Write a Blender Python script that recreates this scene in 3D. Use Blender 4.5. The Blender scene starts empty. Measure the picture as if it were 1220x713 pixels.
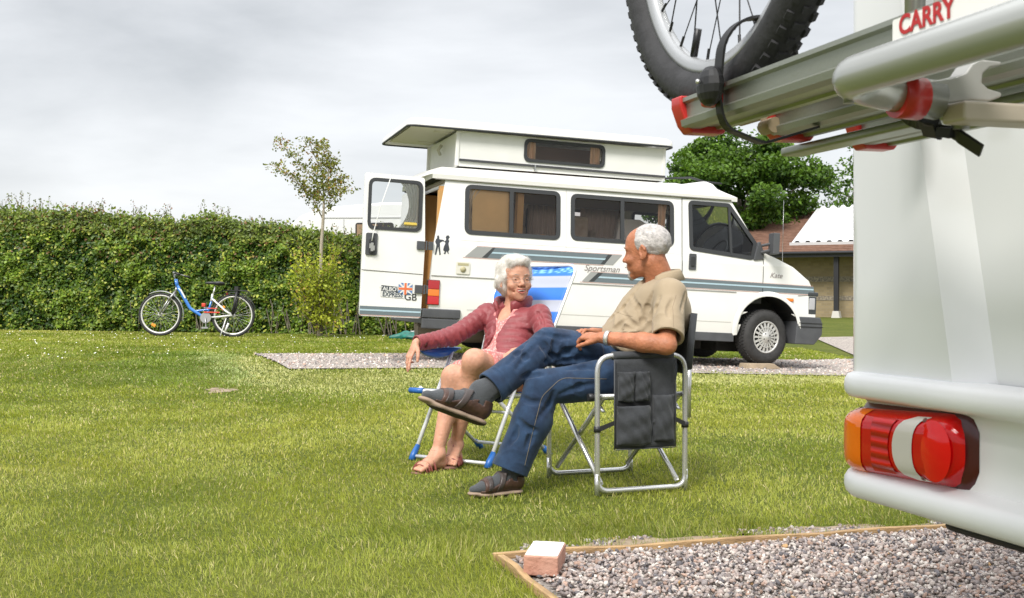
import bpy, bmesh, math, random
import numpy as np
from mathutils import Vector, Matrix, geometry
random.seed(7); RNG=np.random.default_rng(11)
SC=bpy.context.scene; COL=SC.collection
PI=math.pi; R=math.radians
V=Vector
FPX=1384.0; EYE=0.889
def P(px,py,D):                       # a point at distance D seen at photo pixel px,py (used to take measurements off the photo)
    return V(((px-610)/FPX*D, D, EYE+(350-py)/FPX*D))

# ---------------------------------------------------------------- materials
def new_mat(name):
    m=bpy.data.materials.new(name); m.use_nodes=True
    return m,m.node_tree,m.node_tree.nodes['Principled BSDF']
def mat(name,col,rough=.5,metal=0,var=0,vscale=6,bump=0,bscale=60,coat=0,col2=None,spec=None,sheen=0,detail=4,distort=0,stretch=None):
    m,nt,b=new_mat(name); L=nt.links
    b.inputs['Base Color'].default_value=(*col,1); b.inputs['Roughness'].default_value=rough; b.inputs['Metallic'].default_value=metal
    if coat: b.inputs['Coat Weight'].default_value=coat; b.inputs['Coat Roughness'].default_value=.08
    if spec is not None: b.inputs['Specular IOR Level'].default_value=spec
    if sheen: b.inputs['Sheen Weight'].default_value=sheen
    tc=nt.nodes.new('ShaderNodeTexCoord'); src=tc.outputs['Object']
    if stretch:
        mp=nt.nodes.new('ShaderNodeMapping'); mp.inputs['Scale'].default_value=stretch; L.new(src,mp.inputs['Vector']); src=mp.outputs['Vector']
    if var or col2:
        n=nt.nodes.new('ShaderNodeTexNoise'); n.inputs['Scale'].default_value=vscale; n.inputs['Detail'].default_value=detail; n.inputs['Distortion'].default_value=distort
        L.new(src,n.inputs['Vector'])
        rp=nt.nodes.new('ShaderNodeValToRGB'); rp.color_ramp.elements[0].position=.32; rp.color_ramp.elements[1].position=.68
        c2=col2 if col2 else tuple(min(1,c*(1+var)) for c in col)
        c1=col if col2 else tuple(c*(1-var) for c in col)
        rp.color_ramp.elements[0].color=(*c1,1); rp.color_ramp.elements[1].color=(*c2,1)
        L.new(n.outputs['Fac'],rp.inputs['Fac']); L.new(rp.outputs['Color'],b.inputs['Base Color'])
    if bump:
        n=nt.nodes.new('ShaderNodeTexNoise'); n.inputs['Scale'].default_value=bscale; n.inputs['Detail'].default_value=6
        L.new(src,n.inputs['Vector'])
        bp=nt.nodes.new('ShaderNodeBump'); bp.inputs['Strength'].default_value=bump; bp.inputs['Distance'].default_value=.01
        L.new(n.outputs['Fac'],bp.inputs['Height']); L.new(bp.outputs['Normal'],b.inputs['Normal'])
    return m
def attr_mat(name,rough=.6,trans=0.0,bump=0,bscale=80,spec=.3,tcol=(1.1,1.15,.5)):
    m,nt,b=new_mat(name); L=nt.links
    a=nt.nodes.new('ShaderNodeAttribute'); a.attribute_name='col'
    L.new(a.outputs['Color'],b.inputs['Base Color']); b.inputs['Roughness'].default_value=rough; b.inputs['Specular IOR Level'].default_value=spec
    if bump:
        tc=nt.nodes.new('ShaderNodeTexCoord'); n=nt.nodes.new('ShaderNodeTexNoise'); n.inputs['Scale'].default_value=bscale
        L.new(tc.outputs['Object'],n.inputs['Vector']); bp=nt.nodes.new('ShaderNodeBump'); bp.inputs['Strength'].default_value=bump; bp.inputs['Distance'].default_value=.01
        L.new(n.outputs['Fac'],bp.inputs['Height']); L.new(bp.outputs['Normal'],b.inputs['Normal'])
    if trans:
        t=nt.nodes.new('ShaderNodeBsdfTranslucent'); mx=nt.nodes.new('ShaderNodeMixShader'); mx.inputs[0].default_value=trans
        ml=nt.nodes.new('ShaderNodeMixRGB'); ml.blend_type='MULTIPLY'; ml.inputs[0].default_value=1; ml.inputs[2].default_value=(*tcol,1)
        L.new(a.outputs['Color'],ml.inputs[1]); L.new(ml.outputs[0],t.inputs['Color'])
        out=nt.nodes['Material Output']; L.new(b.outputs[0],mx.inputs[1]); L.new(t.outputs[0],mx.inputs[2]); L.new(mx.outputs[0],out.inputs['Surface'])
    return m
def glass_mat(name,tint=(.5,.5,.5),gloss=.04,rough=.02):
    m,nt,b=new_mat(name); L=nt.links; nt.nodes.remove(b)
    t=nt.nodes.new('ShaderNodeBsdfTransparent'); t.inputs[0].default_value=(*tint,1)
    g=nt.nodes.new('ShaderNodeBsdfGlossy'); g.inputs['Roughness'].default_value=rough
    f=nt.nodes.new('ShaderNodeFresnel'); f.inputs['IOR'].default_value=1.5
    mx=nt.nodes.new('ShaderNodeMixShader'); L.new(f.outputs[0],mx.inputs[0]); L.new(t.outputs[0],mx.inputs[1]); L.new(g.outputs[0],mx.inputs[2])
    L.new(mx.outputs[0],nt.nodes['Material Output'].inputs['Surface']); return m

# ---------------------------------------------------------------- objects
def tag(o,label=None,cat=None,group=None,kind=None):
    if label: o['label']=label
    if cat: o['category']=cat
    if group: o['group']=group
    if kind: o['kind']=kind
    return o
def empty(name,loc=(0,0,0),rz=0,rot=None):
    o=bpy.data.objects.new(name,None); COL.objects.link(o); o.location=loc
    o.rotation_euler=rot if rot else (0,0,rz); o.empty_display_size=.2; return o
def link(name,me,m=None,parent=None,smooth=None):
    o=bpy.data.objects.new(name,me); COL.objects.link(o)
    if m is not None:
        for x in (m if isinstance(m,(list,tuple)) else [m]): me.materials.append(x)
    if parent is not None: o.parent=parent
    return o
def obj(name,bm,m=None,parent=None,smooth=False,bevel=0,bseg=2,auto=True):
    bmesh.ops.recalc_face_normals(bm,faces=bm.faces)
    me=bpy.data.meshes.new(name); bm.to_mesh(me); bm.free()
    if smooth: me.shade_smooth()
    o=link(name,me,m,parent)
    if bevel:
        md=o.modifiers.new('bevel','BEVEL'); md.width=bevel; md.segments=bseg; md.limit_method='ANGLE'; md.angle_limit=R(35); md.harden_normals=False
        me.shade_smooth()
        w=o.modifiers.new('wn','WEIGHTED_NORMAL'); w.keep_sharp=True
    return o
def smooth_angle(o,ang=35):
    me=o.data; me.shade_smooth(); me.set_sharp_from_angle(angle=R(ang)); return o
def BM(): return bmesh.new()
def box(bm,c,s,rot=None,mi=0):
    M=Matrix.Translation(c)
    if rot is not None: M=M@rot.to_4x4()
    r=bmesh.ops.create_cube(bm,size=1,matrix=M@Matrix.Diagonal((s[0],s[1],s[2],1)))
    for v in r['verts']:
        for f in v.link_faces: f.material_index=mi
    return r['verts']
def box2(bm,a,b,mi=0): return box(bm,[(a[i]+b[i])/2 for i in range(3)],[abs(b[i]-a[i]) for i in range(3)],None,mi)
def sphere(bm,c,r,seg=16,scale=(1,1,1),rot=None):
    M=Matrix.Translation(c)
    if rot is not None: M=M@rot.to_4x4()
    bmesh.ops.create_uvsphere(bm,u_segments=seg,v_segments=max(6,seg//2),radius=r,matrix=M@Matrix.Diagonal((*scale,1)))
def frame_from(d,up=V((0,0,1))):
    d=V(d).normalized()
    if abs(d.dot(up))>.98: up=V((0,1,0))
    s=d.cross(up).normalized(); u=s.cross(d).normalized()
    return d,s,u
def fillet(pts,rad,n=5,closed=False):
    pts=[V(p) for p in pts]; out=[]; N=len(pts)
    for i,p in enumerate(pts):
        if not closed and i in (0,N-1): out.append(p); continue
        a=pts[i-1]; b=pts[(i+1)%N]; r=rad[i] if isinstance(rad,(list,tuple)) else rad
        da=(a-p); db=(b-p); la,lb=da.length,db.length
        if r<=0 or la<1e-6 or lb<1e-6: out.append(p); continue
        da/=la; db/=lb; ang=da.angle(db,PI)
        if ang>PI-.02: out.append(p); continue
        t=min(r/math.tan(ang/2),la*.49,lb*.49)
        A=p+da*t; B=p+db*t
        for k in range(n+1):
            s=k/n; out.append(A*(1-s)**2+p*2*s*(1-s)+B*s*s)
    return out
def tube(bm,pts,r,seg=10,closed=False,cap=True,flat=None,mi=0):
    pts=[V(p) for p in pts]; N=len(pts); rs=r if isinstance(r,(list,tuple)) else [r]*N
    rings=[]; prev=None
    for i,p in enumerate(pts):
        if closed: t=(pts[(i+1)%N]-pts[i-1])
        else: t=pts[min(i+1,N-1)]-pts[max(i-1,0)]
        t.normalize()
        if prev is None: _,s,u=frame_from(t); u=t.cross(s).normalized()
        else:
            s=prev-t*prev.dot(t)
            if s.length<1e-5: _,s,u=frame_from(t)
            s.normalize(); u=t.cross(s).normalized()
        prev=s
        fa,fb=(flat if flat else (1,1))
        rings.append([bm.verts.new(p+(s*math.cos(2*PI*k/seg)*fa+u*math.sin(2*PI*k/seg)*fb)*rs[i]) for k in range(seg)])
    M=N if closed else N-1
    for i in range(M):
        a=rings[i]; b=rings[(i+1)%N]
        for k in range(seg):
            f=bm.faces.new((a[k],a[(k+1)%seg],b[(k+1)%seg],b[k])); f.smooth=True; f.material_index=mi
    if cap and not closed:
        f=bm.faces.new(rings[0][::-1]); f.material_index=mi; f=bm.faces.new(rings[-1]); f.material_index=mi
def mkverts(bm,pts): return [bm.verts.new(p) for p in pts]
def prism(bm,poly,axis,a,b,mi=0):
    """poly: 2D points; axis 'y' -> (x,z) extruded between y=a..b; 'x' -> (y,z); 'z' -> (x,y)"""
    def T(p,h): return {'y':(p[0],h,p[1]),'x':(h,p[0],p[1]),'z':(p[0],p[1],h)}[axis]
    A=mkverts(bm,[T(p,a) for p in poly]); B=mkverts(bm,[T(p,b) for p in poly]); n=len(poly)
    bm.faces.new(A).material_index=mi; bm.faces.new(B[::-1]).material_index=mi
    for i in range(n): bm.faces.new((A[i],B[i],B[(i+1)%n],A[(i+1)%n])).material_index=mi
def holed(bm,loops,fn,mi=0):
    """triangulated 2D polygon with holes, mapped through fn(x,z)->3D"""
    l3=[[V((p[0],p[1],0)) for p in lp] for lp in loops]
    flat=[p for lp in l3 for p in lp]; vs=[bm.verts.new(fn(p.x,p.y)) for p in flat]
    for t in geometry.tessellate_polygon(l3):
        try: bm.faces.new([vs[i] for i in t]).material_index=mi
        except ValueError: pass
    return vs
def r2(poly,rad,n=5): return [(p.x,p.y) for p in fillet([(a,b,0) for a,b in poly],rad,n,True)]
def rect(x0,z0,x1,z1,rad=.05,n=5): return r2([(x0,z0),(x1,z0),(x1,z1),(x0,z1)],rad,n)
def lathe(bm,prof,seg=32,M=Matrix(),closed=False,mi=0):
    """prof (r,h) revolved about local y axis"""
    rings=[[bm.verts.new(M@V((r*math.cos(2*PI*k/seg),h,r*math.sin(2*PI*k/seg)))) for k in range(seg)] for r,h in prof]
    n=len(rings)
    for i in range(n if closed else n-1):
        a,b=rings[i],rings[(i+1)%n]
        for k in range(seg):
            f=bm.faces.new((a[k],a[(k+1)%seg],b[(k+1)%seg],b[k])); f.smooth=True; f.material_index=mi
def text(name,s,size,M,m,parent=None,ext=.0006,shear=0,bold=0,sx=1,spacing=1):
    cu=bpy.data.curves.new(name,'FONT'); cu.body=s; cu.size=size; cu.extrude=ext; cu.shear=shear; cu.offset=bold; cu.align_x='CENTER'; cu.align_y='CENTER'; cu.space_character=spacing
    t=bpy.data.objects.new(name,cu); COL.objects.link(t)
    dg=bpy.context.evaluated_depsgraph_get(); me=bpy.data.meshes.new_from_object(t.evaluated_get(dg)); bpy.data.objects.remove(t)
    me.transform(M@Matrix.Diagonal((sx,1,1,1))); me.name=name; me.materials.clear()
    return link(name,me,m,parent)
def basis(x,y,z,o=(0,0,0)):
    M=Matrix.Identity(4)
    for i,c in enumerate((x,y,z)):
        for j in range(3): M[j][i]=c[j]
    for j in range(3): M[j][3]=o[j]
    return M
def mesh_np(name,verts,polys,cols=None,smooth=False):
    """verts (N,3); polys: list of (F,k) arrays"""
    me=bpy.data.meshes.new(name); me.vertices.add(len(verts)); me.vertices.foreach_set('co',np.ascontiguousarray(verts,dtype=np.float32).ravel())
    idx=np.concatenate([p.ravel() for p in polys]).astype(np.int32)
    tot=np.concatenate([np.full(len(p),p.shape[1],dtype=np.int32) for p in polys]); st=np.concatenate([[0],np.cumsum(tot)[:-1]]).astype(np.int32)
    me.loops.add(len(idx)); me.loops.foreach_set('vertex_index',idx); me.polygons.add(len(tot)); me.polygons.foreach_set('loop_start',st)
    if smooth: me.polygons.foreach_set('use_smooth',np.ones(len(tot),dtype=bool))
    me.update(calc_edges=True)
    if cols is not None:
        a=me.color_attributes.new('col','FLOAT_COLOR','POINT'); c=np.ones((len(verts),4),dtype=np.float32); c[:,:3]=cols; a.data.foreach_set('color',c.ravel())
    return me
def vnoise(x,y,seed=0):
    xi=np.floor(x).astype(np.int64); yi=np.floor(y).astype(np.int64); fx=x-xi; fy=y-yi
    fx=fx*fx*(3-2*fx); fy=fy*fy*(3-2*fy)
    def h(a,b):
        n=(a*374761393+b*668265263+seed*982451653)&0xffffffff; n=((n^(n>>13))*1274126177)&0xffffffff
        return ((n^(n>>16))&0xffff)/65535.
    return (h(xi,yi)*(1-fx)+h(xi+1,yi)*fx)*(1-fy)+(h(xi,yi+1)*(1-fx)+h(xi+1,yi+1)*fx)*fy
def fbm(x,y,seed=0): return .55*vnoise(x,y,seed)+.3*vnoise(x*2.1,y*2.1,seed+1)+.15*vnoise(x*4.3,y*4.3,seed+2)
# ---------------------------------------------------------------- signed distance sculpting
def _rl(p): return [float(a) for a in p]
def smin(a,b,k):
    if k<=0: return np.minimum(a,b)
    h=np.maximum(k-np.abs(a-b),0)/k; return np.minimum(a,b)-h*h*k*.25
def smax(a,b,k): return -smin(-a,-b,k)
def s_caps(a,b,ra,rb=None,flat=None,disp=None):
    a=_rl(a); b=_rl(b); rb=ra if rb is None else rb
    ab=[b[i]-a[i] for i in range(3)]; L2=sum(c*c for c in ab)+1e-12; L=math.sqrt(L2)
    def f(x,y,z):
        px,py,pz=x-a[0],y-a[1],z-a[2]; tt=(px*ab[0]+py*ab[1]+pz*ab[2])/L2; t=np.clip(tt,0,1)
        qx,qy,qz=px-t*ab[0],py-t*ab[1],pz-t*ab[2]
        if flat is not None:
            n,s=flat; q=qx*n[0]+qy*n[1]+qz*n[2]; c=q*(1/s-1); qx=qx+c*n[0]; qy=qy+c*n[1]; qz=qz+c*n[2]
        d=np.sqrt(qx*qx+qy*qy+qz*qz)-(ra+(rb-ra)*t)
        if disp is not None: d=d+disp(x,y,z,tt*L)
        return d
    m=max(ra,rb)*(max(1,flat[1]) if flat else 1)
    return f,[min(a[i],b[i])-m for i in range(3)],[max(a[i],b[i])+m for i in range(3)]
def s_ell(c,r,Rm=None,disp=None):
    c=_rl(c); Rr=Rm if Rm is not None else Matrix.Identity(3)
    def f(x,y,z):
        px,py,pz=x-c[0],y-c[1],z-c[2]
        u=px*Rr[0][0]+py*Rr[1][0]+pz*Rr[2][0]; v=px*Rr[0][1]+py*Rr[1][1]+pz*Rr[2][1]; w=px*Rr[0][2]+py*Rr[1][2]+pz*Rr[2][2]
        k0=np.sqrt((u/r[0])**2+(v/r[1])**2+(w/r[2])**2); k1=np.sqrt((u/r[0]**2)**2+(v/r[1]**2)**2+(w/r[2]**2)**2)+1e-9
        d=k0*(k0-1)/k1
        if disp is not None: d=d+disp(x,y,z,w)
        return d
    m=max(r); return f,[c[i]-m for i in range(3)],[c[i]+m for i in range(3)]
def s_plane(p,n):                      # negative behind the plane (opposite n)
    p=_rl(p); n=_rl(V(n).normalized())
    return lambda x,y,z:(x-p[0])*n[0]+(y-p[1])*n[1]+(z-p[2])*n[2]
class SDF:
    def __init__(s,lo,hi,h):
        s.lo=np.array(lo,dtype=float); s.h=h; s.n=np.ceil((np.array(hi)-s.lo)/h).astype(int)+1
        s.f=np.full(s.n,1.0,dtype=np.float32); s.ax=[(s.lo[i]+h*np.arange(s.n[i])).astype(np.float32) for i in range(3)]
    def sl(s,lo,hi,m):
        a=[int(max(0,math.floor((lo[i]-m-s.lo[i])/s.h))) for i in range(3)]; b=[int(min(s.n[i],math.ceil((hi[i]+m-s.lo[i])/s.h)+1)) for i in range(3)]
        if any(b[i]<=a[i] for i in range(3)): return None
        S=tuple(slice(a[i],b[i]) for i in range(3))
        return S,s.ax[0][S[0]][:,None,None],s.ax[1][S[1]][None,:,None],s.ax[2][S[2]][None,None,:]
    def add(s,prim,k=.01,m=None):
        f,lo,hi=prim; q=s.sl(lo,hi,(k+.03) if m is None else m)
        if q: S,x,y,z=q; s.f[S]=smin(s.f[S],f(x,y,z).astype(np.float32),k)
        return s
    def sub(s,prim,k=.005):
        f,lo,hi=prim; q=s.sl(lo,hi,k+.02)
        if q: S,x,y,z=q; s.f[S]=smax(s.f[S],-f(x,y,z).astype(np.float32),k)
        return s
    def cut(s,fn,lo,hi,k=0):           # keep fn<0 within box
        q=s.sl(lo,hi,0)
        if q: S,x,y,z=q; s.f[S]=smax(s.f[S],fn(x,y,z).astype(np.float32),k)
        return s
    def warp(s,fn,lo=None,hi=None):
        q=s.sl(lo if lo is not None else s.lo,hi if hi is not None else s.lo+s.n*s.h,0)
        if q: S,x,y,z=q; s.f[S]=s.f[S]+fn(x,y,z).astype(np.float32)
        return s
    def mesh(s,name):
        f=s.f; f[0]=f[-1]=1; f[:,0]=f[:,-1]=1; f[:,:,0]=f[:,:,-1]=1
        neg=f<0
        c=[(i,j,k) for i in (0,1) for j in (0,1) for k in (0,1)]
        def sh(a,o): return a[o[0]:a.shape[0]-1+o[0],o[1]:a.shape[1]-1+o[1],o[2]:a.shape[2]-1+o[2]]
        any_=np.zeros(tuple(np.array(f.shape)-1),bool); all_=np.ones_like(any_)
        for o in c: a=sh(neg,o); any_|=a; all_&=a
        act=any_&~all_; I=np.argwhere(act); vid=np.full(act.shape,-1,np.int32); vid[act]=np.arange(len(I))
        acc=np.zeros((len(I),3)); cnt=np.zeros(len(I))
        for e in [(a,b) for a in c for b in c if sum(b)-sum(a)==1 and all(b[i]>=a[i] for i in range(3))]:
            va=f[I[:,0]+e[0][0],I[:,1]+e[0][1],I[:,2]+e[0][2]]; vb=f[I[:,0]+e[1][0],I[:,1]+e[1][1],I[:,2]+e[1][2]]
            m=(va<0)!=(vb<0); t=np.where(m,va/np.where(m,va-vb,1),0)
            p=np.array(e[0])[None]+t[:,None]*(np.array(e[1])-np.array(e[0]))[None]; acc+=p*m[:,None]; cnt+=m
        vs=(I+acc/np.maximum(cnt,1)[:,None])*s.h+s.lo
        faces=[]
        for ax in range(3):
            o=[0,0,0]; o[ax]=1
            a=neg[:neg.shape[0]-o[0],:neg.shape[1]-o[1],:neg.shape[2]-o[2]]; b=neg[o[0]:,o[1]:,o[2]:]
            E=np.argwhere(a!=b); E=E[(E>0).all(1)&(E<np.array(f.shape)-1).all(1)]
            u,v=[(1,2),(2,0),(0,1)][ax]; du=np.zeros(3,int); du[u]=1; dv=np.zeros(3,int); dv[v]=1
            q=[vid[tuple((E-x).T)] for x in (0*du,du,du+dv,dv)]; Q=np.stack(q,1)
            fl=neg[tuple(E.T)]; Q=np.where(fl[:,None],Q,Q[:,::-1]); Q=Q[(Q>=0).all(1)]; faces.append(Q)
        Fq=np.concatenate(faces); return mesh_np(name,vs,[Fq],smooth=True)
def sines(amp,scale,seed=0,n=5,an=(1,1,1)):
    r=random.Random(seed); W=[]
    for i in range(n):
        d=V((r.gauss(0,1)*an[0],r.gauss(0,1)*an[1],r.gauss(0,1)*an[2])).normalized()*scale*r.uniform(.6,1.7); W.append((*d,r.uniform(0,6.28)))
    def f(x,y,z,*_):
        t=0
        for a,b,c,p in W: t=t+np.sin(a*x+b*y+c*z+p)
        return t*(amp/n)
    return f
def copy_tree(o,parent=None):
    c=o.copy(); COL.objects.link(c)
    if parent is not None: c.parent=parent
    for ch in list(o.children): copy_tree(ch,c)
    return c
# ================================================================ world, light, camera
SUN_EL=R(48); SUN_AZ=R(205)      # compass-like azimuth, sun behind the camera's left shoulder
w=bpy.data.worlds.new("World"); SC.world=w; w.use_nodes=True; nt=w.node_tree; L=nt.links
bg=nt.nodes['Background']; sky=nt.nodes.new('ShaderNodeTexSky'); sky.sky_type='NISHITA'; sky.sun_disc=False
sky.sun_elevation=SUN_EL; sky.sun_rotation=SUN_AZ; sky.dust_density=2
tc=nt.nodes.new('ShaderNodeTexCoord'); mp=nt.nodes.new('ShaderNodeMapping'); mp.inputs['Scale'].default_value=(1.2,1.2,4.2); mp.inputs['Rotation'].default_value=(R(8),R(-6),0)
n1=nt.nodes.new('ShaderNodeTexNoise'); n1.inputs['Scale'].default_value=1.9; n1.inputs['Detail'].default_value=8; n1.inputs['Roughness'].default_value=.52; n1.inputs['Distortion'].default_value=.25
L.new(tc.outputs['Generated'],mp.inputs['Vector']); L.new(mp.outputs['Vector'],n1.inputs['Vector'])
cr=nt.nodes.new('ShaderNodeValToRGB'); e=cr.color_ramp.elements
e[0].position=.32; e[0].color=(.51,.525,.54,1); e[1].position=.62; e[1].color=(.82,.83,.845,1)
L.new(n1.outputs['Fac'],cr.inputs['Fac'])
# brighter cloud towards the horizon, greyer overhead
sx=nt.nodes.new('ShaderNodeSeparateXYZ'); L.new(tc.outputs['Generated'],sx.inputs[0])
mr=nt.nodes.new('ShaderNodeFloatCurve'); L.new(sx.outputs['Z'],mr.inputs['Value'])     # overcast: bright rim, grey belt, bright zenith
cv=mr.mapping.curves[0]; cv.points[0].location=(0,.44); cv.points[1].location=(1,1.0); cv.points.new(.30,.41); cv.points.new(.48,.45); cv.points.new(.75,.9); mr.mapping.update()
ms=nt.nodes.new('ShaderNodeMath'); ms.operation='MULTIPLY'; ms.inputs[1].default_value=15.5; L.new(mr.outputs[0],ms.inputs[0])
vm=nt.nodes.new('ShaderNodeVectorMath'); vm.operation='SCALE'; L.new(cr.outputs['Color'],vm.inputs[0]); L.new(ms.outputs[0],vm.inputs['Scale'])
mx=nt.nodes.new('ShaderNodeMixRGB'); mx.inputs[0].default_value=.9; L.new(sky.outputs[0],mx.inputs[1]); L.new(vm.outputs[0],mx.inputs[2])
L.new(mx.outputs[0],bg.inputs['Color']); bg.inputs['Strength'].default_value=.1
ld=bpy.data.lights.new('sun','SUN'); ld.energy=2.0; ld.angle=R(18); ld.color=(1,.96,.9)
lo=bpy.data.objects.new('sun',ld); COL.objects.link(lo)
sd=V((math.sin(SUN_AZ)*math.cos(SUN_EL),math.cos(SUN_AZ)*math.cos(SUN_EL),math.sin(SUN_EL)))   # direction to the sun
lo.rotation_euler=sd.to_track_quat('Z','Y').to_euler(); lo.location=(0,-5,20)
cd=bpy.data.cameras.new('camera'); cam=bpy.data.objects.new('camera',cd); COL.objects.link(cam); SC.camera=cam
cam.location=(0,0,EYE); cam.rotation_euler=(R(90),0,0); cd.sensor_width=36; cd.lens=36*FPX/1220; cd.shift_y=-6.5/1220
cd.clip_start=.05; cd.clip_end=2000; cd.dof.use_dof=True; cd.dof.focus_distance=5.5; cd.dof.aperture_fstop=20
SC.view_settings.view_transform='Standard'; SC.view_settings.look='None'; SC.view_settings.exposure=.92; SC.view_settings.gamma=1

# ================================================================ ground
def terr(x,y):
    x=np.asarray(x,dtype=float); y=np.asarray(y,dtype=float)
    a=np.clip((y-9)/4,0,1); a=a*a*(3-2*a); t=3.05-x
    return a*(.04*np.clip(t,-1,3.5)+.015*np.clip(t-3.5,0,20))
def tz(x,y): return float(terr(x,y))
def inpoly(x,y,poly):
    c=np.zeros(np.shape(x),bool); n=len(poly)
    for i in range(n):
        (x1,y1),(x2,y2)=poly[i],poly[(i+1)%n]
        if y1==y2: continue
        c^=((y1>y)!=(y2>y))&(x<(x2-x1)*(y-y1)/(y2-y1)+x1)
    return c
E1=V((.9605,.2785)); E2=V((.2785,-.9605)); PC=V((-.03,3.86))      # corner and directions of the near gravel pad
def pad_uv(x,y): return (x-PC.x)*E1.x+(y-PC.y)*E1.y,(x-PC.x)*E2.x+(y-PC.y)*E2.y
FARPAD=[(-2.24,11.67),(5.2,13.25),(6.2,16.9),(2.47,15.45),(-1.31,13.97),(-3.02,13.48)]
# sheet with finer squares near the camera
gx=np.concatenate([-np.geomspace(400,16,14),np.linspace(-15,15,121),np.geomspace(16,400,14)])
gy=np.concatenate([np.linspace(-12,30,169),np.geomspace(31,900,22)])
X,Y=np.meshgrid(gx,gy); Z=terr(X,Y)
vs=np.stack([X.ravel(),Y.ravel(),Z.ravel()],1); ni,nj=X.shape
ii,jj=np.meshgrid(np.arange(ni-1),np.arange(nj-1),indexing='ij'); a=ii*nj+jj
me=mesh_np('ground',vs,[np.stack([a,a+1,a+nj+1,a+nj],-1).reshape(-1,4)],smooth=True)
m,nt,b=new_mat('lawn_soil'); L=nt.links
tc=nt.nodes.new('ShaderNodeTexCoord')
def noise(sc,det=5,dis=0,src=None):
    n=nt.nodes.new('ShaderNodeTexNoise'); n.inputs['Scale'].default_value=sc; n.inputs['Detail'].default_value=det; n.inputs['Distortion'].default_value=dis; L.new(src or tc.outputs['Object'],n.inputs['Vector']); return n.outputs['Fac']
def ramp(f,stops):
    r=nt.nodes.new('ShaderNodeValToRGB'); el=r.color_ramp.elements
    while len(el)<len(stops): el.new(.5)
    for q,(p,c) in zip(el,stops): q.position=p; q.color=(*c,1)
    L.new(f,r.inputs['Fac']); return r.outputs['Color']
def mixc(f,a,b,mode='MIX'):
    q=nt.nodes.new('ShaderNodeMixRGB'); q.blend_type=mode
    if isinstance(f,(int,float)): q.inputs[0].default_value=f
    else: L.new(f,q.inputs[0])
    L.new(a,q.inputs[1]); L.new(b,q.inputs[2]); return q.outputs[0]
c1=ramp(noise(1.1,6,.6),[(.3,(.07,.095,.016)),(.5,(.12,.145,.024)),(.72,(.19,.19,.045))])
c2=ramp(noise(38,6),[(.3,(.025,.035,.010)),(.55,(.10,.12,.025)),(.75,(.22,.21,.07))])
L.new(mixc(.5,c1,c2),b.inputs['Base Color']); b.inputs['Roughness'].default_value=.9; b.inputs['Specular IOR Level'].default_value=.1
bp=nt.nodes.new('ShaderNodeBump'); bp.inputs['Strength'].default_value=.8; bp.inputs['Distance'].default_value=.03; L.new(noise(60,6),bp.inputs['Height']); L.new(bp.outputs[0],b.inputs['Normal'])
tag(link('ground',me,m),'mown lawn of the camping field running out to the horizon',None,kind='structure')

def gravel_mat(name,base=(.30,.26,.25),sc=55):
    global nt,L,tc
    m,nt,b=new_mat(name); L=nt.links; tc=nt.nodes.new('ShaderNodeTexCoord')
    vo=nt.nodes.new('ShaderNodeTexVoronoi'); vo.inputs['Scale'].default_value=sc; L.new(tc.outputs['Object'],vo.inputs['Vector'])
    sp=nt.nodes.new('ShaderNodeSeparateColor'); L.new(vo.outputs['Color'],sp.inputs[0])
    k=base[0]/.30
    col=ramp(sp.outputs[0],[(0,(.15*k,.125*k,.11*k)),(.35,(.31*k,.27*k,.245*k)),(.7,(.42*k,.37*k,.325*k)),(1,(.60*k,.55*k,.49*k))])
    L.new(col,b.inputs['Base Color']); b.inputs['Roughness'].default_value=.85
    bp=nt.nodes.new('ShaderNodeBump'); bp.inputs['Strength'].default_value=.9; bp.inputs['Distance'].default_value=.02; bp.invert=True
    L.new(vo.outputs['Distance'],bp.inputs['Height']); L.new(bp.outputs[0],b.inputs['Normal']); return m
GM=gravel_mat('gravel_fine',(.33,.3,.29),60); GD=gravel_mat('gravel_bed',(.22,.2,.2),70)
def sheet(name,loops,zoff,mt,label,n=24):
    """loops: list of quads a,b,c,d bilinearly divided and laid on the terrain"""
    vs=[];fs=[]
    for q in loops:
        o=len(vs)
        for i in range(n+1):
            for j in range(n+1):
                s,t=i/n,j/n; x=(q[0][0]*(1-s)+q[1][0]*s)*(1-t)+(q[3][0]*(1-s)+q[2][0]*s)*t; y=(q[0][1]*(1-s)+q[1][1]*s)*(1-t)+(q[3][1]*(1-s)+q[2][1]*s)*t
                vs.append((x,y,tz(x,y)+zoff))
        for i in range(n):
            for j in range(n): k=o+i*(n+1)+j; fs.append((k,k+n+1,k+n+2,k+1))
    o=link(name,mesh_np(name,np.array(vs),[np.array(fs)],smooth=True),mt); tag(o,label,None,kind='structure'); return o
sheet('gravel_pitch',[[(-2.24,11.67),(2.12,12.3),(2.47,15.45),(-3.02,13.6)],[(2.1205,12.3),(5.2,13.25),(6.2,16.9),(2.4705,15.45)]],.012,GM,'pale gravel pitch under the white camper van')
sheet('gravel_track',[[(4.9,16.2),(13,17.0),(13,27),(6.3,24.3)]],.016,GM,'gravel track curving away beyond the camper van towards the building')
_c=lambda u,v:(PC.x+E1.x*u+E2.x*v,PC.y+E1.y*u+E2.y*v)
sheet('gravel_bay',[[_c(0,0),_c(5,0),_c(5,4.5),_c(0,4.5)]],.006,GD,'gravel parking bay under the near motorhome')

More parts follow.
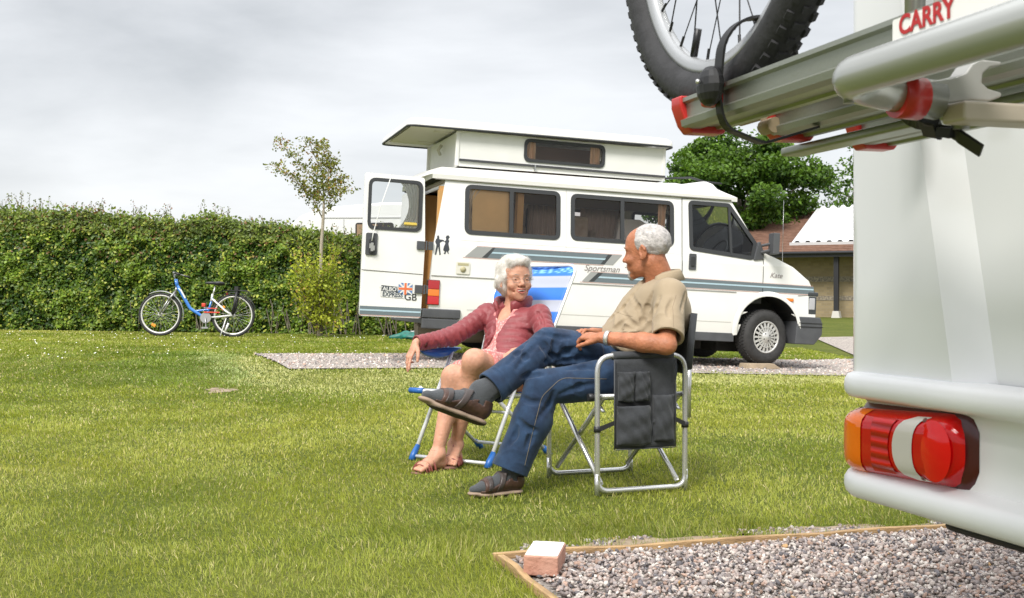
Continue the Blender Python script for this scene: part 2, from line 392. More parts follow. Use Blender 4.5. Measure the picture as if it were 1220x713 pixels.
# stones of the near bay: every stone real
def stones(name,pts,size,zoff,colf,label,cat):
    ico=bmesh.new(); bmesh.ops.create_icosphere(ico,subdivisions=1,radius=1); bv=np.array([v.co for v in ico.verts]); bf=np.array([[v.index for v in f.verts] for f in ico.faces]); ico.free()
    N=len(pts); k=len(bv)
    sc=np.stack([size*RNG.uniform(.7,1.25,N),size*RNG.uniform(.55,.95,N),size*RNG.uniform(.35,.7,N)],1)
    jit=1+RNG.uniform(-.36,.36,(N,k,1)); v=bv[None]*jit*sc[:,None]
    q=RNG.normal(size=(N,4)); q[:,1:3]*=.45; q/=np.linalg.norm(q,axis=1)[:,None]; W_,X_,Y_,Z_=q[:,3],q[:,1],q[:,2],q[:,0]
    Rm=np.stack([1-2*(Y_**2+Z_**2),2*(X_*Y_-Z_*W_),2*(X_*Z_+Y_*W_),2*(X_*Y_+Z_*W_),1-2*(X_**2+Z_**2),2*(Y_*Z_-X_*W_),2*(X_*Z_-Y_*W_),2*(Y_*Z_+X_*W_),1-2*(X_**2+Y_**2)],1).reshape(N,3,3)
    v=np.einsum('nij,nkj->nki',Rm,v)+pts[:,None]
    v[:,:,2]+=zoff
    f=(bf[None]+(np.arange(N)*k)[:,None,None]).reshape(-1,3); cols=np.repeat(colf(N),k,0)
    o=link(name,mesh_np(name,v.reshape(-1,3),[f],cols),attr_mat(name+'_mat',.8,0,.5,160)); tag(o,label,cat,kind='stuff'); return o
def stonecol(N,k=.92):
    pal=np.array([(.40,.33,.30),(.52,.46,.42),(.27,.23,.22),(.16,.15,.16),(.42,.29,.23),(.62,.57,.52),(.36,.32,.31),(.48,.37,.32),(.70,.66,.62),(.50,.32,.16)])
    pr=np.array([.22,.2,.14,.1,.08,.08,.08,.07,.025,.005]); pr/=pr.sum()
    return pal[RNG.choice(len(pal),N,p=pr)]*k*RNG.uniform(.8,1.2,(N,1))
N=42000; u=RNG.uniform(.035,3.3,N); v=RNG.uniform(.03,2.0,N)
x=PC.x+E1.x*u+E2.x*v; y=PC.y+E1.y*u+E2.y*v; z=np.abs(RNG.normal(0,.005,N))+.006+.012*fbm(x*4,y*4,5)
stones('gravel_stones',np.stack([x,y,z],1),0.0078*np.clip(RNG.lognormal(0,.3,N),.5,1.8),0,stonecol,'loose grey, pink and brown stones filling the near gravel bay','gravel')
N=9000; x=RNG.uniform(-3.1,6.2,N); y=RNG.uniform(11.6,16.9,N); k=inpoly(x,y,FARPAD); x=x[k];y=y[k]
stones('pitch_stones',np.stack([x,y,terr(x,y)+.012],1),.016*RNG.uniform(.6,1.4,len(x)),0,lambda n:stonecol(n,1.15),'small pale stones loose on the gravel pitch below the camper van','gravel')
# a little stony soil where grass is thin
N=1500; u=RNG.uniform(.1,2.2,N); v=-RNG.uniform(.03,.22,N); x=PC.x+E1.x*u+E2.x*v; y=PC.y+E1.y*u+E2.y*v
k=fbm(x*2.2,y*2.2,9)>.5; x=x[k];y=y[k]
stones('soil_stones',np.stack([x,y,np.full(len(x),.003)],1),.009*RNG.uniform(.5,1.4,len(x)),0,lambda n:stonecol(n,.75),'stray stones on bare soil along the timber edging','gravel')

SOIL=mat('bare_soil',(.20,.145,.095),.95,0,col2=(.34,.27,.19),vscale=14,bump=.8,bscale=40,detail=8)
def soil(cx,cy,rx,ry,an,seed,label):
    r=random.Random(seed); bm=BM(); n=40; ph=[r.uniform(0,6.28) for _ in range(4)]; c=bm.verts.new((cx,cy,tz(cx,cy)+.003)); rg=[]
    for i in range(n):
        a=2*PI*i/n; k=1+.22*math.sin(3*a+ph[0])+.15*math.sin(5*a+ph[1])+.10*math.sin(9*a+ph[2])+r.uniform(-.06,.06); x=rx*k*math.cos(a); y=ry*k*math.sin(a)
        X_=cx+x*math.cos(an)-y*math.sin(an); Y_=cy+x*math.sin(an)+y*math.cos(an); rg.append(bm.verts.new((X_,Y_,tz(X_,Y_)+.003)))
    for i in range(n): bm.faces.new((c,rg[i],rg[(i+1)%n]))
    o=obj('soil_patch',bm,SOIL); tag(o,label,None,kind='structure')
for u_,v_,rx_,ry_,sd_ in ((.62,-.115,.26,.075,1),(1.25,-.13,.22,.08,2),(.22,-.09,.10,.05,3),(1.9,-.10,.20,.05,4)):
    q_=_c(u_,v_); soil(q_[0],q_[1],rx_*1.15,ry_*1.1,.282,sd_,'patch of bare stony soil beside the timber edging')
soil(-2.56,10.2,.12,.16,.4,7,'small bare soil patch in the lawn on the left')
# timber edging
MT=mat('edging_timber',(.50,.33,.16),.75,0,col2=(.26,.16,.08),vscale=9,bump=.5,bscale=40,stretch=(1,6,6))
def plank(name,a,b,label):
    a=V(a);b=V(b); d=(b-a); Lh=d.length; an=math.atan2(d.y,d.x); bm=BM(); n=14
    for i in range(n): pass
    prev=None; T=.023; Z0=-.08
    for i in range(n+1):
        s=i/n; wob=.004*math.sin(i*1.7); zt=.026+.004*math.sin(i*2.3+a.x)
        ring=mkverts(bm,[(s*Lh,wob-T/2,Z0),(s*Lh,wob+T/2,Z0),(s*Lh,wob+T/2,zt),(s*Lh,wob-T/2,zt)])
        if prev:
            for k in range(4): bm.faces.new((prev[k],prev[(k+1)%4],ring[(k+1)%4],ring[k]))
        else: bm.faces.new(ring[::-1])
        prev=ring
    bm.faces.new(prev); o=obj(name,bm,MT,None,bevel=.003); o.location=(a.x,a.y,0); o.rotation_euler=(0,0,an); return tag(o,label,'edging board')
p=lambda u,v:_c(u,v)+(0,)
plank('edging_board',p(-.03,-.012),p(3.4,-.012),'long weathered timber board edging the far side of the near gravel bay')
plank('edging_board',p(-.012,.012),p(-.012,2.2),'timber board edging the left end of the gravel bay, beside the brick')

# ================================================================ grass
def blades(N_,samp,h,wd,seed,zfn):
    pass
def grass():
    per=[]
    rho0=10500; Dm,DM=2.3,19.8
    # sample D by inverse of rho*D
    n=560000
    pw=.34; u=RNG.uniform(0,1,n); D=(Dm**pw+u*(DM**pw-Dm**pw))**(1/pw)
    X=RNG.uniform(-1,1,n)*(.475*D+.5); 
    keep=np.ones(n,bool)
    pu,pv=pad_uv(X,D); keep&=~((pu>-.015)&(pv>-.015)); keep&=~inpoly(X,D,FARPAD)
    keep&=~((X>4.9)&(D>16.1)); 
    thin=np.zeros(n,bool)
    for u_,v_,rx_,ry_ in ((.62,-.115,.26,.075),(1.25,-.13,.22,.08),(.22,-.09,.10,.05),(1.9,-.10,.20,.05)): thin|=(((pu-u_)/rx_)**2+((pv-v_)/ry_)**2+.9*(vnoise(X*14,D*14,3)-.5))<1.0
    keep&=~(thin&(RNG.uniform(size=n)<.93))
    soil=((X+2.56)/.15)**2+((D-10.2)/.2)**2+.8*(vnoise(X*9,D*9,3)-.5)<1; keep&=~(soil&(RNG.uniform(size=n)<.85))
    X=X[keep];D=D[keep];pu=pu[keep];pv=pv[keep];n=len(X)
    Z=terr(X,D)
    cl=fbm(X*1.3,D*1.3,21); cl2=vnoise(X*7,D*7,31); cl3=fbm(X*.35,D*.35,77)
    H=(.014+.011*cl2+.008*cl)*RNG.uniform(.5,1.3,n)
    lf=(X*.0+1); 
    jx=X+.35*(fbm(X*1.5,D*1.5,51)-.5)*2; jy=D+.5*(fbm(X*1.5,D*1.5,57)-.5)*2+.25*RNG.normal(size=n)
    pale=inpoly(jx,jy,[(-3.9,14.4),(-3.0,13.5),(-2.0,11.55),(3.6,12.8),(5.2,13.2),(4.9,12.2),(2.0,11.0),(-.5,10.2),(-2.3,10.2),(-2.9,11.6)])
    H=np.where(pale,H*.95,H)
    edge=np.clip(1-np.abs(pv+.30)/.42,0,1)*np.clip((pu+.5)/.4,0,1)*(fbm(X*2.6,D*2.6,61)>.44); H=H*(1+.6*edge)
    # longer tufts hugging the boards and posts
    tuft=(pv>-.10)&(pv<-.01)&(pu>-.1)&(fbm(X*2.2,D*2.2,9)<.47); H=np.where(tuft,H*1.9,H)
    tuft2=(pu<0)&(pu>-.25)&(pv>-.3); H=np.where(tuft2,H*1.35,H)
    Wd=.0016*np.sqrt(D/3)*D/3.4*RNG.uniform(.7,1.4,n)*1.05
    th=RNG.uniform(0,2*PI,n); lean=np.abs(RNG.normal(0,.55,n))+.1; ld_=th+RNG.normal(0,1.2,n)
    flow=vnoise(X*3,D*3,41)*6.28; ld_=np.where(RNG.uniform(size=n)<.5,flow+RNG.normal(0,.5,n),ld_)
    dx,dy=np.cos(th),np.sin(th); lx,ly=np.cos(ld_),np.sin(ld_)
    base=np.stack([X,D,Z-.002],1); w=np.stack([dx,dy,0*dx],1)*Wd[:,None]*.5; L_=np.stack([lx*np.sin(lean),ly*np.sin(lean),np.cos(lean)],1)
    mid=base+L_*(H*.55)[:,None]; l2=np.minimum(lean*1.9,1.5); L2=np.stack([lx*np.sin(l2),ly*np.sin(l2),np.cos(l2)],1); tip=mid+L2*(H*.5)[:,None]
    v=np.stack([base-w,base+w,mid+w*.8,mid-w*.8,tip],1).reshape(-1,3)
    o=np.arange(n)*5; quads=np.stack([o,o+1,o+2,o+3],1); tris=np.stack([o+3,o+2,o+4],1)
    g1=np.array([.165,.230,.028]); g2=np.array([.345,.390,.058]); g3=np.array([.49,.485,.110]); straw=np.array([.64,.56,.28])
    t=np.clip(cl*1.5-.25+RNG.normal(0,.22,n),0,1)[:,None]; c=g1*(1-t)+g2*t
    t2=np.clip((cl3-.42)*2.2+RNG.normal(0,.22,n),0,1)[:,None]; c=c*(1-t2)+g3*t2
    dry=RNG.uniform(size=n)<(.07+.16*np.clip(cl2-.5,0,1)+.25*pale); c[dry]=straw*RNG.uniform(.7,1.15,(dry.sum(),1))
    c=np.where(pale[:,None],c*.35+np.array([.66,.66,.30])*.65,c)
    c=c*(1-.22*edge[:,None])
    lush=inpoly(jx,jy,[(-3.9,14.2),(-3.3,14.0),(-2.6,11.6),(-2.3,10.4),(-3.2,10.3),(-4.2,12)]); c[lush]*=np.array([.74,.86,.8])
    c*=RNG.uniform(.8,1.2,(n,1))
    cols=np.repeat(c,5,0).reshape(n,5,3); cols=cols.reshape(-1,3)
    o=link('lawn_grass',mesh_np('lawn_grass',v,[quads,tris],cols),attr_mat('grass_blade',.5,.35,spec=.35)); tag(o,'short mown yellow-green grass blades over the whole lawn','grass',kind='stuff')
    # daisies far left
    n=150; D=RNG.uniform(12,19.5,n); X=RNG.uniform(-.47,-.1,n)*D; k=fbm(X*.8,D*.8,5)>.47; X=X[k];D=D[k]; 
    s=.0075; pv_=[];f=[]
    for i,(a,b_) in enumerate(zip(X,D)):
        zz=tz(a,b_)+.035; 
        for q in range(6): pv_.append((a+s*math.cos(q*PI/3),b_+s*math.sin(q*PI/3),zz+.004*math.sin(q)))
        f.append([i*6+q for q in range(6)])
    o=link('daisies',mesh_np('daisies',np.array(pv_),[np.array(f)]),mat('daisy_white',(.8,.8,.76),.7)); tag(o,'tiny white daisies scattered over the far left of the lawn','flowers',kind='stuff')
grass()

# ================================================================ foliage helpers
def leaf_mesh(name,C,N_,size,cols,fold=.25,asp=.62):
    """a diamond leaf, folded on the midrib, at every C facing N_"""
    n=len(C); N_=N_/np.linalg.norm(N_,axis=1)[:,None]; t=RNG.normal(size=(n,3)); t-=N_*(t*N_).sum(1)[:,None]; t/=np.linalg.norm(t,axis=1)[:,None]; s=np.cross(N_,t)
    L_=size[:,None]*t; S=size[:,None]*asp*.5*s; U=N_*size[:,None]*fold*.3
    a=C-L_*.5; b=C+L_*.5; m1=C+S+U-L_*.08; m2=C-S+U-L_*.08
    v=np.stack([a,m1,b,m2],1).reshape(-1,3); o=np.arange(n)*4
    return mesh_np(name,v,[np.stack([o,o+1,o+2],1),np.stack([o,o+2,o+3],1)],np.repeat(cols,4,0))
def leafcols(n,c0,c1,w,jit=.25,alt=None,palt=0):
    c=np.array(c0)*(1-w[:,None])+np.array(c1)*w[:,None]; c=c*RNG.uniform(1-jit,1+jit,(n,1))
    if alt is not None: k=RNG.uniform(size=n)<palt; c[k]=np.array(alt)*RNG.uniform(.7,1.3,(k.sum(),1))
    return c
MBARK=mat('bark',(.16,.13,.10),.9,0,col2=(.28,.25,.20),vscale=14,bump=.8,bscale=50)
def spikes(n): return RNG.normal(size=(n,3))

# ================================================================ hedge
def hedge():
    x0,x1=-17.0,-1.55
    hy=lambda x:20.15+.03*(x+8)            # front line
    topz=lambda x:2.22+.08*np.sin(x*1.3)+.1*(vnoise(x*1.7,x*0,3)-.5)-.40*np.clip((x+5.2)/1.6,0,1)
    # clump field: bumps on the face
    n=120000; X=RNG.uniform(x0,x1,n); zf=RNG.uniform(0,1,n); T=topz(X); gz=terr(X,20.3)
    Z=gz+zf**.95*(T-gz)
    bump=.55*fbm(X*2.3,Z*2.3,5)+.45*vnoise(X*6,Z*6,8)
    depth=np.abs(RNG.normal(0,.10,n))-.30*(bump-.5)
    Y=hy(X)+depth+.35*np.clip(zf-.75,0,1)**1.5+.10*np.clip(.12-zf,0,1)*3
    Z=Z+np.where(zf>.93,np.abs(RNG.normal(0,.07,n)),0)
    nm=np.stack([RNG.normal(0,.55,n),-1+0*X,RNG.normal(.45,.55,n)],1)
    C=np.stack([X,Y,Z],1)
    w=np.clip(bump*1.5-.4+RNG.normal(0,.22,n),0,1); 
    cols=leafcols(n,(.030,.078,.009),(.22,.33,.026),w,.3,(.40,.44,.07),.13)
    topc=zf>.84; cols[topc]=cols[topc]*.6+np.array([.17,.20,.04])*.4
    rd=(RNG.uniform(size=n)<.05*(zf>.6)); cols[rd]=np.array([.22,.12,.05])
    # top surface
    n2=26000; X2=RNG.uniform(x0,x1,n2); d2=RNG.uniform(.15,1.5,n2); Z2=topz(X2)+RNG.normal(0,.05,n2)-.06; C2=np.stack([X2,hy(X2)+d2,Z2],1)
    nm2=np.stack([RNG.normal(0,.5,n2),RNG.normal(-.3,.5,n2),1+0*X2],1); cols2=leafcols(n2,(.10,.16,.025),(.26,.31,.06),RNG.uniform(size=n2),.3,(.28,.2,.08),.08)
    # right end
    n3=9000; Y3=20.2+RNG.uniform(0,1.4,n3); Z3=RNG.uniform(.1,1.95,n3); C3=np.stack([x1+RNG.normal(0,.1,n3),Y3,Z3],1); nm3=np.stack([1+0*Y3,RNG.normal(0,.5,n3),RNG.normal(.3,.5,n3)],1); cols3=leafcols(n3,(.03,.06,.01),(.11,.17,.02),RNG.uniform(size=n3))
    # shoots above
    tw=[];S=[];SN=[]
    r=random.Random(5)
    for i in range(560):
        x=r.uniform(x0,x1); 
        cl=float(vnoise(np.array([x*.9]),np.array([.5]),17)[0]); 
        h=r.uniform(.06,.26)+(.36*cl if r.random()<.4 else 0); b0=V((x,hy(x)+r.uniform(.1,1.0),float(topz(x))-.08)); d=V((r.gauss(0,.22),r.gauss(0,.15),1)).normalized(); tw.append((b0,b0+d*h))
        k=int(h/.022)
        for j in range(k):
            s=(j+.5)/k; p_=b0+d*h*s; S.append(p_+V((r.gauss(0,.02),r.gauss(0,.02),0))); SN.append((r.gauss(0,1),r.gauss(-.5,1),r.gauss(.5,.6)))
    S=np.array(S); SN=np.array(SN); n4=len(S); cols4=leafcols(n4,(.09,.12,.025),(.20,.22,.05),RNG.uniform(size=n4),.3,(.25,.13,.07),.2)
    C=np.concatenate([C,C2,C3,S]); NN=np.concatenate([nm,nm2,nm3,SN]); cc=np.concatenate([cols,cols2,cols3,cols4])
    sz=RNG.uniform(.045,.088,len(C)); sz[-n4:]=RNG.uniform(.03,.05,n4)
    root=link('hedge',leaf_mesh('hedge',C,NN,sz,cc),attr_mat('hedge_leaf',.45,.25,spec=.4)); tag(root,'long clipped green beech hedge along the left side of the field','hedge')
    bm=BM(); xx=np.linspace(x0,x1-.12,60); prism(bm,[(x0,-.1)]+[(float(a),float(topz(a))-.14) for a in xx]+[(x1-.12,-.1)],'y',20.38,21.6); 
    obj('inner_shade_core',bm,mat('hedge_inner',(.022,.024,.012),1),root)  # dark solid core added behind the leaves, for inner shade and to close gaps
    bm=BM()
    for a_,b_ in tw: tube(bm,[a_,b_],[.004,.002],4,cap=False)
    for i in range(160):
        x=r.uniform(x0,x1); tube(bm,[(x,20.33,0),(x+r.gauss(0,.1),20.22,.5+r.random()*.4)],[.014,.006],5,cap=False)
    st_=obj('stems',bm,MBARK,root); st_['kind']='stuff'
hedge()

# ================================================================ young tree in front of the hedge
def young_tree():
    r=random.Random(3); D=19.0
    q=lambda px,py,dd=0: P(px,py,D+dd)
    root=empty('young_tree',(q(381,404).x,D,tz(q(381,404).x,D))); o0=V(root.location)
    bm=BM(); S=[]
    trunk=[q(381,404)-V((0,0,.05)),q(381,370),q(382,330),q(383,290),q(385,262),q(386,238)]
    tube(bm,[p_-o0 for p_ in trunk],[.055,.036,.032,.028,.024,.018],8)
    br=[([(385,262),(372,235),(345,208),(322,196)],.012),([(386,238),(375,215),(352,190),(330,168)],.012),([(386,238),(384,205),(372,180),(368,165)],.012),([(386,240),(398,222),(408,210),(413,232)],.010),([(386,236),(392,205),(388,185),(380,172)],.010),([(372,235),(360,222),(348,215)],.006),([(384,205),(396,195),(400,203)],.006),([(386,250),(400,235),(416,226)],.008),([(386,240),(370,228),(362,235)],.007)]
    for pts,rr in br:
        pp=[q(a,b_,r.uniform(-.35,.35)*(i/3)) for i,(a,b_) in enumerate(pts)]
        tube(bm,[x-o0 for x in pp],[rr*(1-.75*i/len(pp)) for i in range(len(pp))],5)
        n=len(pp)
        for i in range(n-1):
            L_=(pp[i+1]-pp[i]).length
            for k in range(int(L_*62)):
                s=r.random(); c=pp[i].lerp(pp[i+1],s)
                if i==0 and s<.35 and len(pts)>3: continue
                # clusters: leaves grouped on short spurs
                sp=V((r.gauss(0,.06),r.gauss(0,.07),r.gauss(.02,.055)))
                for j in range(r.randint(4,9)): S.append(c+sp+V((r.gauss(0,.03),r.gauss(0,.03),r.gauss(0,.025))))
    # crown centre
    for k in range(420):
        a=q(388+r.gauss(0,10),215+r.gauss(0,13),r.gauss(0,.25)); S.append(a)
    S=np.array([list(s-o0) for s in S]); n=len(S)
    obj('trunk',bm,mat('young_bark',(.32,.27,.2),.85,0,col2=(.45,.4,.32),vscale=20,bump=.5),root)
    w=np.clip(vnoise(S[:,0]*5,S[:,2]*5,4)+RNG.normal(0,.2,n),0,1)
    link('crown',leaf_mesh('crown',S,spikes(n)+np.array([0,-.6,.5]),RNG.uniform(.035,.06,n),leafcols(n,(.13,.16,.025),(.29,.29,.06),w,.3,(.36,.20,.06),.12)),attr_mat('young_leaf',.5,.3),root)
    # low shoots round the trunk
    S=[]
    bm=BM()
    for i in range(90):
        a=r.uniform(0,6.28); b0=trunk[0]+V((0,0,r.uniform(.05,.9))); rad=r.uniform(.22,.58); top=b0+V((math.cos(a)*rad*1.0,math.sin(a)*rad*.7-.1,r.uniform(.15,.95)))
        midp=b0.lerp(top,.5)+V((0,0,-.05)); tube(bm,[b0-o0,midp-o0,top-o0],[.007,.005,.002],4,cap=False)
        for j in range(46):
            s=r.uniform(.25,1.05); c=b0.lerp(top,s); S.append(c+V((r.gauss(0,.045),r.gauss(0,.045),r.gauss(0,.045))))
    obj('low_shoots',bm,MBARK,root)
    S=np.array([list(s-o0) for s in S]); n=len(S); w=np.clip(vnoise(S[:,0]*4,S[:,2]*4,9)+RNG.normal(0,.2,n),0,1)
    link('low_foliage',leaf_mesh('low_foliage',S,spikes(n)+np.array([0,-.6,.6]),RNG.uniform(.04,.07,n),leafcols(n,(.20,.26,.022),(.50,.54,.06),w,.3,(.48,.32,.09),.06)),attr_mat('low_leaf',.5,.35),root)
    bm=BM(); S=[]
    tube(bm,[q(377,398)-o0,q(376,330)-o0],[.022,.022],6); obj('support_stake',bm,mat('stake',(.3,.24,.17),.9,0,var=.2),root)
    tag(root,'thin young tree with sparse crown and bushy low shoots before the hedge','tree')
young_tree()

# ================================================================ trees behind the building
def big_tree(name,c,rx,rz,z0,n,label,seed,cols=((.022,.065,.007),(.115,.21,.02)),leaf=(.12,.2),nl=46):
    r=random.Random(seed); root=empty(name,(c[0],c[1],0)); S=[];W=[]
    lob=[]
    for i in range(nl):
        a=r.uniform(0,6.28); e=r.uniform(-.9,1.2); q=V((math.cos(a)*math.cos(e),math.sin(a)*math.cos(e),math.sin(e)))*r.uniform(.45,.95)
        lob.append((V((q.x*rx,q.y*rx,z0+q.z*rz)),r.uniform(.13,.26)*rx))
    for i in range(n):
        p_,rr=lob[i%nl]; d=V((r.gauss(0,1),r.gauss(0,1),r.gauss(0,1))).normalized()
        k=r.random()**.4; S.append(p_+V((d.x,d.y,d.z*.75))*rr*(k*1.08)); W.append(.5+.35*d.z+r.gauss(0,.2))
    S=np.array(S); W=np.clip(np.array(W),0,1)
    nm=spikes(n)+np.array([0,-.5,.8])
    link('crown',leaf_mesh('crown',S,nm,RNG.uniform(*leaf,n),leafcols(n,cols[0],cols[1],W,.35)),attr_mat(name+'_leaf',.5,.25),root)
    bm=BM(); tube(bm,[(0,0,-.2),(.1,0,z0*.5),(0,0,z0)],[.35,.28,.16],8)
    for p_,rr in lob[:22]: m_=V((p_.x*.35,p_.y*.35,z0*.55+p_.z*.25)); tube(bm,[(0,0,z0*.4+r.random()),m_,p_],[.12,.07,.02],5,cap=False)
    obj('trunk',bm,MBARK,root); return tag(root,label,'tree')
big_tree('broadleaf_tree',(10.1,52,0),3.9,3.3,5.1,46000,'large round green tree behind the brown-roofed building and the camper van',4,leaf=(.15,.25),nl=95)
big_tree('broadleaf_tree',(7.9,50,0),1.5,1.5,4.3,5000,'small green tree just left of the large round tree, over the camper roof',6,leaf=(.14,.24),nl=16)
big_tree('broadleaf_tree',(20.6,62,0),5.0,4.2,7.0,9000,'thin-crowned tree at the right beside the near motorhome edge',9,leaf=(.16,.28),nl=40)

# ================================================================ service building
def building():
    root=empty('service_building',(0,0,0)); D=43.0
    # local frame: wall line from (px 880) to right; slightly receding to the left
    g=lambda px,py,d: P(px,py,d)
    a=V((8.6,46.5,0)); b_=V((25.0,37.5,0)); d=(b_-a); Lw=d.length; ang=math.atan2(d.y,d.x); root.location=a; root.rotation_euler=(0,0,ang)
    # local x along eave, +y away from camera
    ms=mat('wall_stone',(.40,.31,.17),.9,0,col2=(.30,.235,.135),vscale=3,bump=.5,bscale=12)
    m,nt_,bb=new_mat('wall_block'); L_=nt_.links; t_=nt_.nodes.new('ShaderNodeTexCoord'); mp_=nt_.nodes.new('ShaderNodeMapping'); mp_.inputs['Rotation'].default_value=(R(90),0,0)
    br=nt_.nodes.new('ShaderNodeTexBrick'); br.inputs['Scale'].default_value=2.4; br.inputs['Color1'].default_value=(.33,.26,.15,1); br.inputs['Color2'].default_value=(.26,.205,.12,1); br.inputs['Mortar'].default_value=(.28,.24,.17,1); br.inputs['Mortar Size'].default_value=.012
    L_.new(t_.outputs['Object'],mp_.inputs[0]); L_.new(mp_.outputs[0],br.inputs['Vector']); L_.new(br.outputs['Color'],bb.inputs['Base Color']); bb.inputs['Roughness'].default_value=.9
    bm=BM(); box2(bm,(0,.9,-.2),(Lw,6.2,2.45)); obj('wall',bm,m,root)
    bm=BM(); box2(bm,(0,.885,.62),(Lw,.9-.002+.0,.80)); box2(bm,(0,.885,1.35),(Lw,.898,1.55)); obj('flint_band',bm,mat('flint',(.12,.10,.09),.6,0,col2=(.36,.31,.22),vscale=16,detail=8),root)
    # roof with tile courses
    mr_=mat('roof_tile',(.15,.078,.052),.85,0,col2=(.225,.125,.085),vscale=5,bump=.4,bscale=20,detail=8)
    bm=BM(); n=26
    ey,ez=-.15,2.45; ry,rz_=6.0,4.35
    for i in range(n):
        s0,s1=i/n,(i+1)/n; y0,z0=ey+(ry-ey)*s0,ez+(rz_-ez)*s0; y1,z1=ey+(ry-ey)*s1,ez+(rz_-ez)*s1
        v=mkverts(bm,[(-1,y0,z0+.045),(Lw,y0,z0+.045),(Lw,y1,z1),(-1,y1,z1),(-1,y0,z0),(Lw,y0,z0)])
        bm.faces.new((v[0],v[1],v[2],v[3])); bm.faces.new((v[4],v[5],v[1],v[0]))
    v=mkverts(bm,[(-1,ry,rz_),(Lw,ry,rz_),(Lw,12,2.4),(-1,12,2.4)]); bm.faces.new(v)
    v=mkverts(bm,[(-1,ey,ez),(-1,ry,rz_),(-1,12,2.4)]); bm.faces.new(v)
    rf=obj('roof',bm,mr_,root)
    bm=BM(); tube(bm,[(-1,ry,rz_+.03),(Lw,ry,rz_+.03)],.11,8); obj('ridge_tiles',bm,mat('ridge_tile',(.38,.2,.08),.8,0,var=.25,vscale=20),rf)
    bm=BM(); box2(bm,(-1,ey-.1,ez-.16),(Lw,ey-.0,ez+.01)); tube(bm,[(-1,ey-.16,ez),(Lw,ey-.16,ez)],.06,8); obj('gutter',bm,mat('gutter_black',(.03,.03,.035),.5),root)
    bm=BM(); box2(bm,(-1,ey,ez-.1),(Lw,.9,ez-.06)); obj('soffit',bm,mat('soffit_dark',(.08,.06,.045),.8),root)
    # white corrugated raised skylight
    mw=mat('corrugated_white',(.60,.61,.62),.5,0,var=.06); bm=BM()
    x0=2.3; x1=Lw; yy0,zz0=1.0,2.45+.31+.06+.05; yy1,zz1=5.2,4.35-.22+.42
    k=int((x1-x0)/.42); prev=None
    for i in range(k*4+1):
        x=x0+(x1-x0)*i/(k*4); h=[0,.0,.11,.11][i%4]; xo=x
        r_=mkverts(bm,[(xo,yy0,zz0+h),(xo+.7*0,yy1,zz1+h)])
        if prev: bm.faces.new((prev[0],r_[0],r_[1],prev[1]))
        prev=r_
    v=mkverts(bm,[(x0,yy0,zz0),(x0,yy1,zz1),(x0,yy1,zz1-.6)]); bm.faces.new(v)
    sk=obj('skylight_panel',bm,mw,root)
    bm=BM(); box2(bm,(x0-.03,yy0-.06,zz0-.10),(x1,yy0,zz0+.05)); obj('frame',bm,mat('skylight_frame',(.5,.5,.5),.5),sk)
    mb=mat('post_black',(.018,.018,.022),.5); mbase=mat('post_base',(.6,.58,.54),.8)
    for x in (1.0,4.35-.02,6.55,8.9,11.4,14,16.6): 
        bm=BM(); box2(bm,(x-.09,-.05,.22),(x+.09,.13,2.36)); pst=obj('post',bm,mb,root)
        bm=BM(); prism(bm,[(x-.17,0-.1),(x+.17,-.1),(x+.11,.22),(x-.11,.22)],'y',-.13,.21); obj('footing',bm,mbase,pst)
    tag(root,'low stone building with brown tiled roof, black posts and a white corrugated skylight','building')
building()

# ================================================================ white motorhome parked behind the hedge
def far_motorhome():
    root=empty('motorhome',(-5.0,25.2,0),rz=R(-3)); mw=mat('far_white',(.78,.78,.77),.35,0,var=.03,vscale=2)
    bm=BM(); prof=[(0,.5),(-.1,1.5),(.08,2.28),(.42,2.58),(.85,2.74),(2.2,2.86),(5.3,2.86),(5.4,2.75),(5.4,.5)]
    prism(bm,r2(prof,.08,3),'y',0,2.2); obj('body',bm,mw,root,bevel=.06,bseg=3)
    dk=mat('far_window',(.035,.032,.03),.15); 
    for a_,b_,c_,d_ in ((.30,1.75,.62,2.2),(1.62,1.95,2.45,2.42),(3.3,1.95,4.4,2.42)):
        bm=BM(); prism(bm,rect(a_,b_,c_,d_,.06),'y',-.02,.01); wn=obj('window',bm,dk,root)
    bm=BM(); box2(bm,(.9,-.012,2.52),(5.35,.004,2.545)); box2(bm,(1.35,-.012,1.0),(1.37,.004,2.5)); obj('trim',bm,mat('far_trim',(.55,.55,.55),.5),root)
    bm=BM(); box2(bm,(1.66,-.06,2.0),(2.1,-.02,2.38)); obj('window_blind',bm,mat('blind_brown',(.3,.2,.12),.7),root)
    mk=mat('far_tyre',(.03,.03,.03),.8)
    for x in (.9,4.3):
        bm=BM(); lathe(bm,[(0,.0),(.2,.0),(.33,.02),(.33,.2),(0,.2)],24,Matrix.Translation((x,.0,.33))); obj('wheel',bm,mk,root)
    tag(root,'white motorhome partly hidden behind the hedge, seen over it and through the open door window','motorhome')
far_motorhome()
